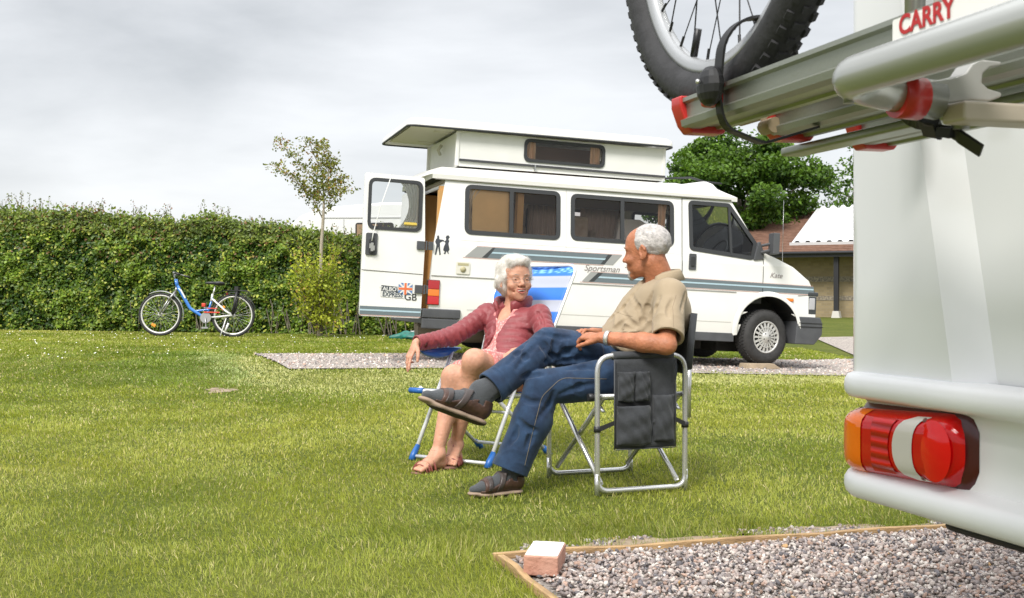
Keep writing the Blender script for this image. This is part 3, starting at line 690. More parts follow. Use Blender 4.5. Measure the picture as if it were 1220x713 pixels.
# ================================================================ camper van (local: x forward, y away from the camera side, z up)
def camper():
    root=empty('camper_van',(-1.06725332,13.41049428,0.25831474)); root.rotation_mode='XYZ'
    root.rotation_euler=(Matrix.Rotation(R(16),3,'Z')@Matrix.Rotation(R(2.85),3,'Y')).to_euler()
    PAINT=mat('van_paint',(.84,.83,.805),.28,0,var=.035,vscale=2.5,coat=.6)
    GRP=mat('roof_moulding',(.80,.79,.76),.4,0,var=.03,vscale=2)
    RUB=mat('rubber_seal',(.035,.037,.04),.55); PLA=mat('bumper_plastic',(.075,.078,.085),.6,0,var=.15,bump=.15,bscale=120)
    WOOD=mat('wood_trim',(.50,.27,.09),.5,0,col2=(.62,.36,.13),vscale=5,stretch=(1,1,.15))
    BLIND=mat('tan_blind',(.92,.66,.34),.7,0,var=.05); CURT=mat('cream_curtain',(.78,.70,.58),.9); LEAT=mat('door_card',(.6,.58,.52),.7)
    GL=glass_mat('tinted_glass',(.88,.84,.82)); GL2=glass_mat('clear_glass',(.82,.85,.84)); DARK=mat('seam_dark',(.02,.02,.02),.8)
    S1=mat('stripe_slate',(.15,.185,.205),.35); S2=mat('stripe_pale_blue',(.45,.60,.68),.35); S3=mat('stripe_pinstripe',(.55,.30,.27),.4); S4=mat('stripe_fade',(.10,.11,.12),.4,0,col2=(.5,.5,.5),vscale=2)
    # --- body side geometry
    def yo(z,side):                                     # half width at height z
        if z<.45: h=.945+.02*(z-.33)/.12
        elif z<.82: h=.965+.006*(z-.45)/.37
        elif z<1.15: h=.965
        else: h=.965-(z-1.15)*.13
        return h*side
    def fy(side,off=0): return lambda x,z:(x,yo(z,side)+off*side,z)
    W1=rect(.25,1.30,1.32,1.825,.07); W2=rect(1.465,1.31,2.69,1.815,.07)
    CW=r2([(2.905,1.285),(3.70,1.215),(3.745,1.40),(3.40,1.84),(2.895,1.84)],.05)
    bm=BM()
    arch=lambda cx,cz,r,a0,a1,n:[(cx+r*math.cos(a0+(a1-a0)*i/n),cz+r*math.sin(a0+(a1-a0)*i/n)) for i in range(n+1)]
    for side in (-1,1):
        # band 0  .33-.45, band 1 .45-.82, band2 .82-1.15, band3 above; arches cut through the lower two by polygon outline
        fw=(3.92,.40,.395); rw=(.88,.36,.37)
        def band(z0,z1,xl0,xr0,xl1,xr1,off=0):
            pts=[(xl0,z0)]
            for cx,cz,r in (rw,fw):
                if cz+r>z0:
                    hw=math.sqrt(max(r*r-(z0-cz)**2,0)) if abs(z0-cz)<r else 0
                    top=min(z1,cz+r)
                    a=[p_ for p_ in arch(cx,cz,r,PI*1.02,-PI*.02,40)]
                    seg=[p_ for p_ in a if p_[1]>=z0-1e-6 and p_[1]<=z1+1e-6]
                    if hw: 
                        if cz+r>z1:
                            h1=math.sqrt(r*r-(z1-cz)**2); return pts,'split'
                        pts+=[(cx-hw,z0)]+[q for q in seg if z0+.004<q[1]]+[(cx+hw,z0)]
            pts+=[(xr0,z0),(xr1,z1),(xl1,z1)]
            return pts,'ok'
        # simple robust way: cut the two lower bands into columns
        xs=np.unique(np.round(np.concatenate([np.linspace(-.12,4.52,59),[.88-.37,.88+.37,3.92-.395,3.92+.395]]),4))
        def arch_z(x):
            z=.33
            for cx,cz,r in (rw,fw):
                if abs(x-cx)<r: z=max(z,cz+math.sqrt(r*r-(x-cx)**2))
            return z
        f=fy(side)
        zl=[.33,.45,.60,.82,1.0,1.15]
        # nose outline limit of x for each z
        def xmax(z): return 4.54 if z<.88 else (4.52-.10*(z-.88)/.14 if z<1.02 else 4.42-.20*(z-1.02)/.13)
        def xmin(z): return -.12+.02*max(0,(z-.8)/.35)
        for i in range(len(xs)-1):
            xa,xb=xs[i],xs[i+1]
            if xa<3.55-1e-3 or xa>4.31: blk=.33
            for k in range(len(zl)-1):
                z0,z1=zl[k],zl[k+1]
                za,zb=max(z0,arch_z(xa)),max(z0,arch_z(xb))
                if za>=z1-1e-4 and zb>=z1-1e-4: continue
                za,zb=min(za,z1),min(zb,z1)
                def X_(x,z): 
                    s=(x+.12)/4.64; return xmin(z)+s*(xmax(z)-xmin(z))
                q=[(X_(xa,za),za),(X_(xb,zb),zb),(X_(xb,z1),z1),(X_(xa,z1),z1)]
                if abs(za-z1)<1e-4: q=[q[0],q[1],q[2]]
                elif abs(zb-z1)<1e-4: q=[q[0],q[1],q[3]]
                bm.faces.new(mkverts(bm,[f(*p_) for p_ in q]))
        up=[(-.10,1.15),(4.22,1.15),(4.02,1.235),(3.80,1.315),(3.415,1.905),(.02,1.885)]
        holed(bm,[up,W1,W2,CW],fy(side))
        # arch lip and inner liner
    bmesh.ops.remove_doubles(bm,verts=bm.verts,dist=.0006)
    # nose, bonnet, pillars round the windscreen, rear frame
    def cross(prof,bulge,mi=0,n=14,flip=False):
        rows=[]
        for (x,z),b in zip(prof,bulge):
            h=yo(z,1); rows.append([bm.verts.new((x+b*(1-(2*j/n-1)**2)*1.0 - .06*abs(2*j/n-1)**6*0,-h+2*h*j/n,z+.02*(1-(2*j/n-1)**2))) for j in range(n+1)])
        for a,b in zip(rows[:-1],rows[1:]):
            for j in range(n): bm.faces.new((a[j],a[j+1],b[j+1],b[j])).material_index=mi
    cross([(3.80,1.315),(4.02,1.235),(4.22,1.15),(4.42,1.02),(4.52,.88),(4.54,.60),(4.54,.33)],[.22,.2,.2,.17,.14,.12,.12])
    cross([(-.10,1.15),(-.12,.8),(-.12,.70)],[0,0,0]) if False else None
    # rear frame around the open doorway
    for s in (-1,1):
        v=mkverts(bm,[(-.12,s*yo(.34,1),.34),(-.12,s*yo(.8,1),.8),(-.10,s*yo(1.15,1),1.15),(.02,s*yo(1.885,1),1.885),(.03,s*(yo(1.885,1)-.07),1.80),(-.09,s*(yo(1.15,1)-.07),1.15),(-.11,s*.88,.8),(-.11,s*.88,.34)]); bm.faces.new(v)
    v=mkverts(bm,[(.02,-yo(1.885,1),1.885),(.02,yo(1.885,1),1.885),(.03,.80,1.80),(.03,-.80,1.80)]); bm.faces.new(v)
    v=mkverts(bm,[(-.12,-.94,.34),(-.12,.94,.34),(-.11,.88,.46),(-.11,-.88,.46)]); bm.faces.new(v)
    # floor pan
    box2(bm,(-.10,-.90,.34),(3.5,.90,.40)); box2(bm,(3.5,-.5,.34),(4.4,.5,.40))
    body=obj('body',bm,PAINT,root); smooth_angle(body,25)
    # sill, arch liners, seams
    for s in (-1,1):
        y0,y1=sorted((s*.93,s*.955)); bm=BM(); box2(bm,(1.26,y0,.245),(3.50,y1,.345)); obj('sill_cladding',bm,PLA,root,bevel=.008)
        bm=BM(); box2(bm,(.2,y0,.26),(.50,y1,.345)); obj('rear_sill_cladding',bm,PLA,root,bevel=.008)
    for cx,cz,r in ((3.92,.40,.395),(.88,.36,.37)):
        for s in (-1,1):
            bm=BM(); a=arch(cx,cz,r,-.12,PI+.12,30)
            o_=mkverts(bm,[(x,s*.967,z) for x,z in a]); i_=mkverts(bm,[(x,s*.55,z) for x,z in a])
            for k in range(30): bm.faces.new((o_[k],o_[k+1],i_[k+1],i_[k]))
            c=bm.verts.new((cx,s*.55,cz))
            for k in range(30): bm.faces.new((i_[k],i_[k+1],c))
            obj('arch_liner',bm,DARK,root)
            bm=BM(); outer=arch(cx,cz,r+.055,-.18,PI+.18,30); inner=arch(cx,cz,r-.002,-.18,PI+.18,30)
            A=mkverts(bm,[(x,yo(z,s)+s*.004,z) for x,z in outer]); B=mkverts(bm,[(x,yo(z,s)+s*.024,z) for x,z in arch(cx,cz,r+.03,-.18,PI+.18,30)]); C=mkverts(bm,[(x,yo(z,s)+s*.018,z) for x,z in inner]); 
            for k in range(30): bm.faces.new((A[k],A[k+1],B[k+1],B[k])); bm.faces.new((B[k],B[k+1],C[k+1],C[k]))
            obj('wheel_arch',bm,PAINT,root,smooth=True)
    # seams: door outlines and crease
    def seamline(pts,w=.006,off=.0025,m_=DARK,name='seam_or_crease_shade',side=-1):
        bm=BM(); pts=[V((x,0,z)) for x,z in pts]
        out=[]
        for i in range(len(pts)-1):
            k=max(1,int((pts[i+1]-pts[i]).length/.08)); out+=[pts[i].lerp(pts[i+1],j/k) for j in range(k)]
        out.append(pts[-1]); pr=None
        for i,p_ in enumerate(out):
            t=(out[min(i+1,len(out)-1)]-out[max(i-1,0)]).normalized(); n_=V((-t.z,0,t.x))*w/2
            a=p_+n_; b=p_-n_; r_=mkverts(bm,[(a.x,yo(a.z,side)+side*off,a.z),(b.x,yo(b.z,side)+side*off,b.z)])
            if pr: bm.faces.new((pr[0],pr[1],r_[1],r_[0]))
            pr=r_
        return obj(name,bm,m_,root)
    seamline([(2.805,1.87),(2.80,1.2),(2.81,.96),(2.84,.50),(2.87,.36)],.009)
    seamline([(3.83,1.30),(3.835,1.0),(3.835,.79)],.008)
    seamline([(2.80,1.87),(3.42,1.885)],.008)
    seamline([(-.11,.822),(3.5,.822)],.007,m_=mat('crease_shadow',(.16,.155,.14),.6)); seamline([(4.30,.822),(4.50,.835)],.006,m_=mat('crease_shadow2',(.2,.19,.18),.6))  # dark strips painted in as shade along the pressed body crease
    seamline([(1.40,1.86),(1.40,.82)],.004,m_=mat('faint_seam',(.45,.44,.42),.6)); seamline([(.30,.47),(3.45,.47)],.006,m_=mat('faint_seam2',(.5,.49,.46),.6)); seamline([(.2,1.22),(2.78,1.22)],.004,m_=mat('faint_seam3',(.62,.61,.58),.6))
    # stripes
    def slab(name,poly,off,m_,par=root):
        bm=BM(); holed(bm,[poly],fy(-1,off)); return obj(name,bm,m_,par)
    z0,z1=1.043,1.16
    slab('stripe',[(.50,z0),(1.81,z0+.005),(1.90,z1+.005),(.59,z1)],.003,S1); slab('stripe_line',[(.545,z0+.052),(1.86,z0+.057),(1.872,z0+.075),(.56,z0+.07)],.005,S2)
    slab('stripe_end',[(.25,z0),(.44,z0),(.56,z1),(.38,z1)],.003,mat('fade_grey',(.34,.345,.34),.4)); slab('stripe_end',[(.44,z0),(.50,z0),(.59,z1),(.56,z1)],.0035,mat('fade_dark',(.05,.055,.06),.4))
    slab('stripe_end',[(1.81,z0+.005),(1.86,z0+.005),(1.95,z1+.005),(1.90,z1+.005)],.003,mat('fade_dark',(.05,.055,.06),.4)); slab('stripe_end',[(1.86,z0+.005),(1.96,z0+.005),(2.07,z1+.005),(1.95,z1+.005)],.0035,mat('fade_grey',(.34,.345,.34),.4))
    slab('pinstripe',[(.23,z0-.011),(1.85,z0-.006),(1.85,z0-.001),(.23,z0-.006)],.003,S3); slab('pinstripe',[(.38,z1+.004),(2.07,z1+.009),(2.07,z1+.013),(.38,z1+.008)],.003,S3)
    z0,z1=.848,.955
    slab('stripe',[(1.74,z0),(4.515,z0-.003),(4.50,z1-.02),(1.85,z1)],.003,S1); slab('stripe_line',[(1.79,z0+.048),(4.50,z0+.044),(4.50,z0+.06),(1.81,z0+.066)],.005,S2)
    slab('stripe_end',[(1.68,z0),(1.74,z0),(1.85,z1),(1.79,z1)],.003,mat('fade_dark',(.05,.055,.06),.4)); slab('stripe_end',[(1.60,z0),(1.68,z0),(1.79,z1),(1.70,z1)],.0035,mat('fade_grey',(.34,.345,.34),.4))
    slab('pinstripe',[(1.58,z0-.011),(4.5,z0-.014),(4.5,z0-.009),(1.58,z0-.006)],.003,S3); slab('pinstripe',[(1.70,z1+.004),(4.49,z1-.016),(4.49,z1-.012),(1.70,z1+.008)],.003,S3)
    MG=mat('lettering_grey',(.30,.26,.26),.5)
    TB=lambda x,z,off:basis((1,0,0),(0,0,1),(0,-1,0),(x,-yo(z,1)-off,z))
    text('lettering','Sportsman',.098,TB(1.83,1.0,.004),MG,root,shear=.35); text('lettering','Kate',.085,TB(4.0,1.04,.004),MG,root,shear=.35)
    # windows
    def window(name,outer,inn,gm,div=None,side=-1,vis=True):
        bm=BM(); a=fy(side,.008)
        n=len(outer); A=[bm.verts.new(a(*p_)) for p_ in outer]; 
        cx=sum(p_[0] for p_ in outer)/n; cz=sum(p_[1] for p_ in outer)/n
        def shrink(d): 
            out=[]
            for i,p_ in enumerate(outer):
                q0=V((*outer[i-1],0)); q2=V((*outer[(i+1)%n],0)); t=(q2-q0).normalized(); nn=V((-t.y,t.x,0)); 
                if nn.dot(V((cx-p_[0],cz-p_[1],0)))<0: nn=-nn
                out.append((p_[0]+nn.x*d,p_[1]+nn.y*d))
            return out
        i1=shrink(.035); g1=shrink(-.012)
        O=[bm.verts.new(a(*p_)) for p_ in g1]; I=[bm.verts.new(a(*p_)) for p_ in i1]; J=[bm.verts.new(fy(side,-.02)(*p_)) for p_ in i1]; K=[bm.verts.new(fy(side,-.004)(*p_)) for p_ in g1]
        for i in range(n):
            j=(i+1)%n; bm.faces.new((O[i],O[j],I[j],I[i])); bm.faces.new((I[i],I[j],J[j],J[i])); bm.faces.new((K[i],K[j],O[j],O[i]))
        bmesh.ops.delete(bm,geom=A,context='VERTS')
        if div:
            for (xa,za,xb,zb,wd) in div:
                q=[fy(side,.010)(xa-wd,za),fy(side,.010)(xa+wd,za),fy(side,.010)(xb+wd,zb),fy(side,.010)(xb-wd,zb)]; k=[fy(side,-.015)(xa-wd,za),fy(side,-.015)(xa+wd,za),fy(side,-.015)(xb+wd,zb),fy(side,-.015)(xb-wd,zb)]
                Q=mkverts(bm,q);Kk=mkverts(bm,k); bm.faces.new(Q)
                for i in range(4): bm.faces.new((Q[i],Q[(i+1)%4],Kk[(i+1)%4],Kk[i]))
        wn=obj(name,bm,RUB,root)
        bm=BM(); holed(bm,[shrink(.03)],fy(side,-.012)); obj('pane',bm,gm,wn); return wn
    for s in (-1,1):
        w1=window('side_window',W1,None,GL,[(.765,1.31,.765,1.82,.022)],s); w2=window('side_window',W2,None,GL,[(2.07,1.32,2.07,1.81,.022)],s)
        cw=window('cab_window',CW,None,GL2,[(3.42,1.245,3.40,1.83,.014)],s)
    # windscreen
    bm=BM(); n=10; rows=[]
    for t in range(5):
        k=t/4; x=3.79-.37*k; z=1.325+.57*k; h=yo(z,1)-.03; rows.append([bm.verts.new((x+(.22-.10*k)*(1-(2*j/n-1)**2),-h+2*h*j/n,z+.01)) for j in range(n+1)])
    for a,b in zip(rows[:-1],rows[1:]):
        for j in range(n): bm.faces.new((a[j],a[j+1],b[j+1],b[j]))
    obj('windscreen',bm,GL2,root,smooth=True)
    # --- roof moulding
    bm=BM(); st=[(-.13,1.925,.0),(-.10,1.99,.6),(0.0,2.045,1),(.2,2.05,1),(2.62,2.075,1),(2.78,2.085,1),(2.9,2.07,1),(3.02,2.10,1),(3.14,2.14,1),(3.20,2.12,1),(3.26,2.05,.95),(3.42,1.975,.6),(3.50,1.93,.2)]
    rings=[]; n=16
    for x,zt,k in st:
        w0=.885; pts=[(-w0,1.875),(-w0-.004,1.925)]
        for j in range(n+1):
            a=PI*j/n; yy=-math.cos(a)*(w0-.01*k); sh=abs(math.cos(a))**5; pts.append((yy*(1-.05*k*(1-sh)*0),1.925+(zt-1.925)*(math.sin(a)**.35 if 0<a<PI else 0)))
        pts+=[(w0+.004,1.925),(w0,1.875)]
        rings.append([bm.verts.new((x+(.10*(1-(y/.885)**2) if x>3.1 else (-.05*(1-(y/.885)**2) if x<0 else 0)),y,z)) for y,z in pts])
    for a,b in zip(rings[:-1],rings[1:]):
        for j in range(len(a)-1): bm.faces.new((a[j],a[j+1],b[j+1],b[j]))
    bm.faces.new(rings[0]); bm.faces.new(rings[-1][::-1])
    rf=obj('roof',bm,GRP,root); smooth_angle(rf,45)
    bm=BM()
    for s in (-1,1): tube(bm,[(-.1,s*.888,1.872),(3.42,s*.888,1.888)],.009,6)
    obj('gutter',bm,mat('gutter_grey',(.30,.29,.26),.6),root)
    bm=BM(); tube(bm,fillet([(2.55,-.5,2.10),(2.75,-.5,2.13),(3.1,-.45,2.17),(3.3,-.4,2.14),(3.55,-.35,2.14)],.05),.013,6); obj('roof_cable',bm,RUB,root)
    # --- raised pop-up section
    bm=BM(); n_=0
    T=.03; y_=.775
    ww=rect(.93,2.165,1.86,2.395,.06)
    holed(bm,[[(.17,2.04),(2.60,2.06),(2.60,2.43),(.17,2.43)],ww],lambda x,z:(x,-y_,z)); holed(bm,[[(.17,2.04),(2.60,2.06),(2.60,2.43),(.17,2.43)]],lambda x,z:(x,y_,z))
    bm.faces.new(mkverts(bm,[(.17,-y_,2.04),(.17,y_,2.04),(.17,y_,2.43),(.17,-y_,2.43)])); bm.faces.new(mkverts(bm,[(2.60,-y_,2.06),(2.60,y_,2.06),(2.60,y_,2.43),(2.60,-y_,2.43)]))
    pop=obj('raised_roof_walls',bm,mat('pop_wall',(.80,.80,.77),.5,0,var=.02),root)
    for a_,b_ in (((.135,-y_-.012,2.045),(.175,-y_+.03,2.425)),((2.585,-y_-.012,2.075),(2.62,-y_+.03,2.44)),((.135,y_-.03,2.045),(.175,y_+.012,2.425))):
        bm=BM(); box2(bm,a_,b_); obj('corner_post',bm,GRP,pop,bevel=.006)
    bm=BM(); box2(bm,(.18,-y_-.022,2.098),(2.62,-y_-.002,2.122)); obj('lower_rail',bm,mat('rail_dark',(.06,.06,.065),.4),pop)
    bm=BM(); box2(bm,(1.04,-y_-.03,2.06),(1.055,-y_-.004,2.12)); obj('latch',bm,mat('latch_metal',(.5,.5,.48),.3,1),pop)
    bm=BM(); 
    o_=rect(.915,2.15,1.875,2.41,.07); i_=rect(.95,2.185,1.84,2.375,.055)
    for yy,(p1,p2) in ((-y_-.012,(o_,i_)),):
        A=mkverts(bm,[(x,yy,z) for x,z in o_]);B=mkverts(bm,[(x,yy,z) for x,z in i_]);C=mkverts(bm,[(x,yy+.03,z) for x,z in i_]);D=mkverts(bm,[(x,yy+.011,z) for x,z in o_])
        for i in range(len(A)): j=(i+1)%len(A); bm.faces.new((A[i],A[j],B[j],B[i])); bm.faces.new((B[i],B[j],C[j],C[i])); bm.faces.new((D[i],D[j],A[j],A[i]))
    pw=obj('roof_window',bm,RUB,pop); bm=BM(); holed(bm,[i_],lambda x,z:(x,-y_-.002,z)); obj('pane',bm,GL,pw)
    def curtain(name,x0,x1,z0,z1,y,par,flare=0,mt=CURT,waves=5,anc=0):
        bm=BM(); n=waves*8; rows=[]
        for t in range(9):
            k=t/8; rows.append([bm.verts.new((((x0+(x1-x0)*(1-flare*math.sin(k*PI)**.8*.6)*i/n) if not anc else (x1-(x1-x0)*(1-flare*max(0,math.sin(k*PI))**.8*.6)*(1-i/n))),y+.018*math.sin(i/n*waves*2*PI)+.004*math.sin(i*1.3+t),z1+(z0-z1)*k)) for i in range(n+1)])
        for a,b in zip(rows[:-1],rows[1:]):
            for i in range(n): bm.faces.new((a[i],a[i+1],b[i+1],b[i]))
        return obj(name,bm,mt,par,smooth=True)
    CT=mat('peach_curtain',(.85,.60,.40),.9)
    curtain('curtain',.955,1.07,2.17,2.39,-y_+.06,pop,0,CT,2); curtain('curtain',1.72,1.84,2.17,2.39,-y_+.06,pop,0,CT,2)
    bm=BM(); holed(bm,[[(.9,2.1),(1.9,2.1),(1.9,2.42),(.9,2.42)]],lambda x,z:(x,-.2,z)); obj('inner_lining',bm,mat('lining',(.33,.24,.2),.8),pop)
    # roof lid with rear overhang
    bm=BM(); pl=r2([(-.42,-.87),(2.69,-.87),(2.69,.87),(-.42,.87)],.10,5)
    lv=[(0,2.435,0),(0.0,2.475,0),(.012,2.50,0),(.05,2.525,0),(.12,2.54,0)]
    rr=[]
    for ins,z,_ in lv: rr.append(mkverts(bm,[(x+(ins if x<1 else -ins)*1.0,y-(ins if y>0 else -ins),z+.02*max(0,(x)/2.7)) for x,y in pl]))
    for a,b in zip(rr[:-1],rr[1:]):
        for i in range(len(a)): bm.faces.new((a[i],a[(i+1)%len(a)],b[(i+1)%len(a)],b[i]))
    bm.faces.new(rr[-1])
    inn=mkverts(bm,[(x+(.03 if x<1 else -.03),y-(.03 if y>0 else -.03),2.435+.02*max(0,x/2.7)) for x,y in pl]); inn2=mkverts(bm,[(x+(.05 if x<1 else -.05),y-(.05 if y>0 else -.05),2.475+.02*max(0,x/2.7)) for x,y in pl])
    for i in range(len(inn)): j=(i+1)%len(inn); bm.faces.new((rr[0][i],inn[i],inn[j],rr[0][j])); bm.faces.new((inn[i],inn2[i],inn2[j],inn[j]))
    bm.faces.new(inn2[::-1])
    lid=obj('roof_lid',bm,GRP,root); smooth_angle(lid,40)
    bm=BM(); tube(bm,[(x+(.005 if x<1 else -.005),y-(.005 if y>0 else -.005),2.43+.02*max(0,x/2.7)) for x,y in pl],.013,6,closed=True); obj('lid_seal',bm,RUB,lid)
    bm=BM(); 
    for yy in (-.45,.45): tube(bm,[(.15,yy,2.46),(-.05,yy,2.455)],.02,8)
    box2(bm,(-.34,-.75,2.452),(.15,.75,2.458)); tube(bm,[(.14,-.02,2.36),(.10,-.02,2.30),(.13,-.02,2.24)],.018,8)
    obj('lid_bracket',bm,mat('cream_fitting',(.60,.58,.46),.6),lid)
    # --- interior
    ii=empty('interior',(0,0,0)); ii.parent=root
    bm=BM(); box2(bm,(-.05,-.88,.41),(3.5,.88,.43)); obj('interior_floor',bm,mat('carpet',(.12,.09,.07),.95),root)
    bpy.data.objects.remove(ii)
    bm=BM(); box2(bm,(-.04,-.86,.45),(.03,-.80,1.80)); box2(bm,(-.06,-.885,.46),(-.0,-.86,1.75)); wd=obj('door_jamb_trim',bm,WOOD,root)
    bm=BM(); box2(bm,(.02,.3,.43),(.5,.84,1.80)); box2(bm,(.10,-.80,.43),(.12,.25,1.2)); box2(bm,(.5,.5,.43),(3.0,.86,1.26)); box2(bm,(.13,-.84,1.24),(2.7,-.55,1.285)); box2(bm,(.86,-.82,1.28),(.93,-.72,1.83)); obj('cupboards',bm,WOOD,root)
    bm=BM(); holed(bm,[[(.33,1.295),(.765,1.295),(.765,1.80),(.33,1.80)]],fy(-1,-.035)); obj('tan_panel',bm,BLIND,root)
    bm=BM(); box2(bm,(.0,-.86,1.84),(3.2,.86,1.87)); obj('headlining',bm,mat('headlining',(.4,.37,.33),.9),root)
    curtain('curtain',.27,.46,1.30,1.82,-.845,root,1.2,CURT,3); curtain('curtain',2.55,2.66,1.31,1.81,-.80,root,.3,CT,2)
    FC=mat('added_taupe_curtain',(.50,.40,.34),.9); nt_=FC.node_tree; b_=nt_.nodes['Principled BSDF']; tr_=nt_.nodes.new('ShaderNodeBsdfTranslucent'); tr_.inputs[0].default_value=(.55,.44,.38,1); mx_=nt_.nodes.new('ShaderNodeMixShader'); mx_.inputs[0].default_value=.45
    nt_.links.new(b_.outputs[0],mx_.inputs[1]); nt_.links.new(tr_.outputs[0],mx_.inputs[2]); nt_.links.new(mx_.outputs[0],nt_.nodes['Material Output'].inputs['Surface'])
    for a_,c_ in ((.26,.62),(.72,1.34),(1.46,1.98),(2.16,2.70)): curtain('curtain',a_,c_,1.28,1.83,.80,root,.05,FC,7)  # far-side curtains added to dim the bright view through the windows
    for (x,w_,h,c) in ((.58,.05,.05,(.8,.75,.7)),(.66,.04,.035,(.12,.12,.14)),(.60,.10,.03,(.15,.16,.18)),(.50,.04,.04,(.35,.35,.34)),(1.16,.12,.05,(.7,.42,.2)),(1.28,.05,.03,(.7,.7,.7))):
        bm=BM(); sphere(bm,(x,-.835,1.30+h/2),.5,10,(w_,.05,h)); obj('ornament',bm,mat('ornament_%d'%int(x*100),c,.6),root)
    CU=mat('cushion',(.42,.33,.24),.9,0,col2=(.55,.47,.36),vscale=14)
    for x0,x1,zt,yy in ((1.52,1.84,1.62,-.45),(1.08,1.28,1.52,.2),(2.02,2.10,1.50,0)):
        bm=BM(); box2(bm,(x0,yy,1.0),(x1,yy+.14,zt)); obj('cushion',bm,CU,root,bevel=.04,bseg=3)
    bm=BM(); prism(bm,[(2.13,1.2),(2.20,1.62),(2.46,1.62),(2.60,1.55),(2.62,1.2)],'y',-.5,-.38); obj('seat_cover',bm,mat('white_cover',(.75,.74,.70),.9),root,bevel=.02)
    SG=mat('cab_seat',(.10,.11,.12),.85)
    for yy in (-.62,.2):
        bm=BM(); box(bm,(2.95,yy+.22,1.05),(.14,.46,.66),Matrix.Rotation(R(-12),3,'Y')); box2(bm,(2.95,yy,.72),(3.4,yy+.45,.86)); box(bm,(2.86,yy+.22,1.46),(.09,.22,.14)); obj('cab_seat',bm,SG,root,bevel=.04,bseg=3)
    bm=BM(); rim=[(3.50+.19*math.cos(a)*.42,-.42+.19*math.sin(a),1.30+.19*math.cos(a)*.78) for a in np.linspace(0,2*PI,25)[:-1]]; tube(bm,rim,.013,6,closed=True); tube(bm,[(3.50,-.42,1.30),(3.66,-.42,1.18)],.02,6); tube(bm,[rim[6],(3.5,-.42,1.29),rim[18]],.012,6); obj('steering_wheel',bm,RUB,root)
    bm=BM(); prism(bm,[(3.55,.7),(3.55,1.18),(3.62,1.26),(3.90,1.28),(3.9,.7)],'y',-.84,.84); obj('dashboard',bm,mat('dash',(.06,.06,.065),.7),root,bevel=.02)
    # --- open rear door, exterior side towards the camera
    dr=[(-.865,.355),(-.205,.355),(-.195,1.15),(-.225,1.865),(-.868,1.875)]
    bm=BM(); fd=lambda off:(lambda x,z:(x,-.975-(0 if z<1.15 else 0)+ (z-1.15)*.05*(z>1.15)+off,z))
    hole=rect(-.815,1.285,-.25,1.815,.07); dl=r2(dr,.03,3)
    A=holed(bm,[dl,hole],fd(0)); B=holed(bm,[dl,hole],fd(.045))
    n=len(dl); h=len(hole)
    for i in range(n): bm.faces.new((A[i],A[(i+1)%n],B[(i+1)%n],B[i]))
    for i in range(h): bm.faces.new((A[n+i],A[n+(i+1)%h],B[n+(i+1)%h],B[n+i]))
    door=obj('rear_door',bm,PAINT,root)
    def ds(name,poly,off,m_): 
        bm=BM(); holed(bm,[poly],fd(-off)); return obj(name,bm,m_,door)
    ds('stripe',[(-.863,.372),(-.207,.372),(-.207,.462),(-.863,.462)],.003,S1); ds('stripe_line',[(-.863,.412),(-.207,.412),(-.207,.428),(-.863,.428)],.005,S2); ds('pinstripe',[(-.863,.364),(-.207,.364),(-.207,.369),(-.863,.369)],.003,S3)
    ds('crease',[(-.863,.838),(-.205,.82),(-.205,.828),(-.863,.846)],.002,mat('door_crease_shade',(.14,.135,.12),.6))  # crease shade painted as a thin dark strip on the door
    bm=BM(); ob=rect(-.825,1.275,-.24,1.825,.08); ib=rect(-.79,1.31,-.275,1.79,.055)
    A=mkverts(bm,[fd(-.010)(*p_) for p_ in ob]);B=mkverts(bm,[fd(-.010)(*p_) for p_ in ib]);C=mkverts(bm,[fd(.03)(*p_) for p_ in ib]);D=mkverts(bm,[fd(.002)(*p_) for p_ in ob])
    for i in range(len(A)): j=(i+1)%len(A); bm.faces.new((A[i],A[j],B[j],B[i])); bm.faces.new((B[i],B[j],C[j],C[i])); bm.faces.new((D[i],D[j],A[j],A[i]))
    wn=obj('door_window',bm,RUB,door); bm=BM(); holed(bm,[ib],fd(.01)); obj('pane',bm,glass_mat('door_glass',(.86,.88,.88)),wn)
    dc=curtain('door_curtain',-.50,-.27,1.29,1.82,-.90,door,.9,mat('net_curtain',(.85,.85,.83),.9),5,1); nt_=dc.data.materials[0].node_tree; b_=nt_.nodes['Principled BSDF']; tr_=nt_.nodes.new('ShaderNodeBsdfTranslucent'); tr_.inputs[0].default_value=(.85,.85,.83,1); mx_=nt_.nodes.new('ShaderNodeMixShader'); mx_.inputs[0].default_value=.55
    nt_.links.new(b_.outputs[0],mx_.inputs[1]); nt_.links.new(tr_.outputs[0],mx_.inputs[2]); nt_.links.new(mx_.outputs[0],nt_.nodes['Material Output'].inputs['Surface'])
    bm=BM(); prism(bm,rect(-.43,1.335,-.29,1.375,.015),'y',-.955,-.945); obj('tax_sticker',bm,mat('sticker_yellow',(.75,.55,.10),.5),door)
    bm=BM(); prism(bm,rect(-.835,1.0,-.71,1.235,.02),'y',-.988,-.976); hd=obj('handle_plate',bm,PLA,door,bevel=.004)
    bm=BM(); prism(bm,rect(-.80,1.02,-.745,1.18,.02),'y',-1.006,-.988); obj('handle',bm,RUB,hd,bevel=.005)
    SV=mat('key_metal',(.65,.64,.6),.3,1); bm=BM()
    tube(bm,[(-.60,-.99,1.84),(-.70,-.985,1.5),(-.765,-1.01,1.22),(-.775,-1.02,1.15)],.005,5); obj('white_cord',bm,mat('cord_white',(.8,.8,.76),.8),door)
    bm=BM(); prism(bm,rect(-.785,1.04,-.755,1.13,.006),'y',-1.022,-1.015); prism(bm,rect(-.80,1.07,-.785,1.12,.004),'y',-1.024,-1.018); prism(bm,rect(-.755,1.05,-.742,1.10,.004),'y',-1.027,-1.02); obj('keys',bm,SV,door)
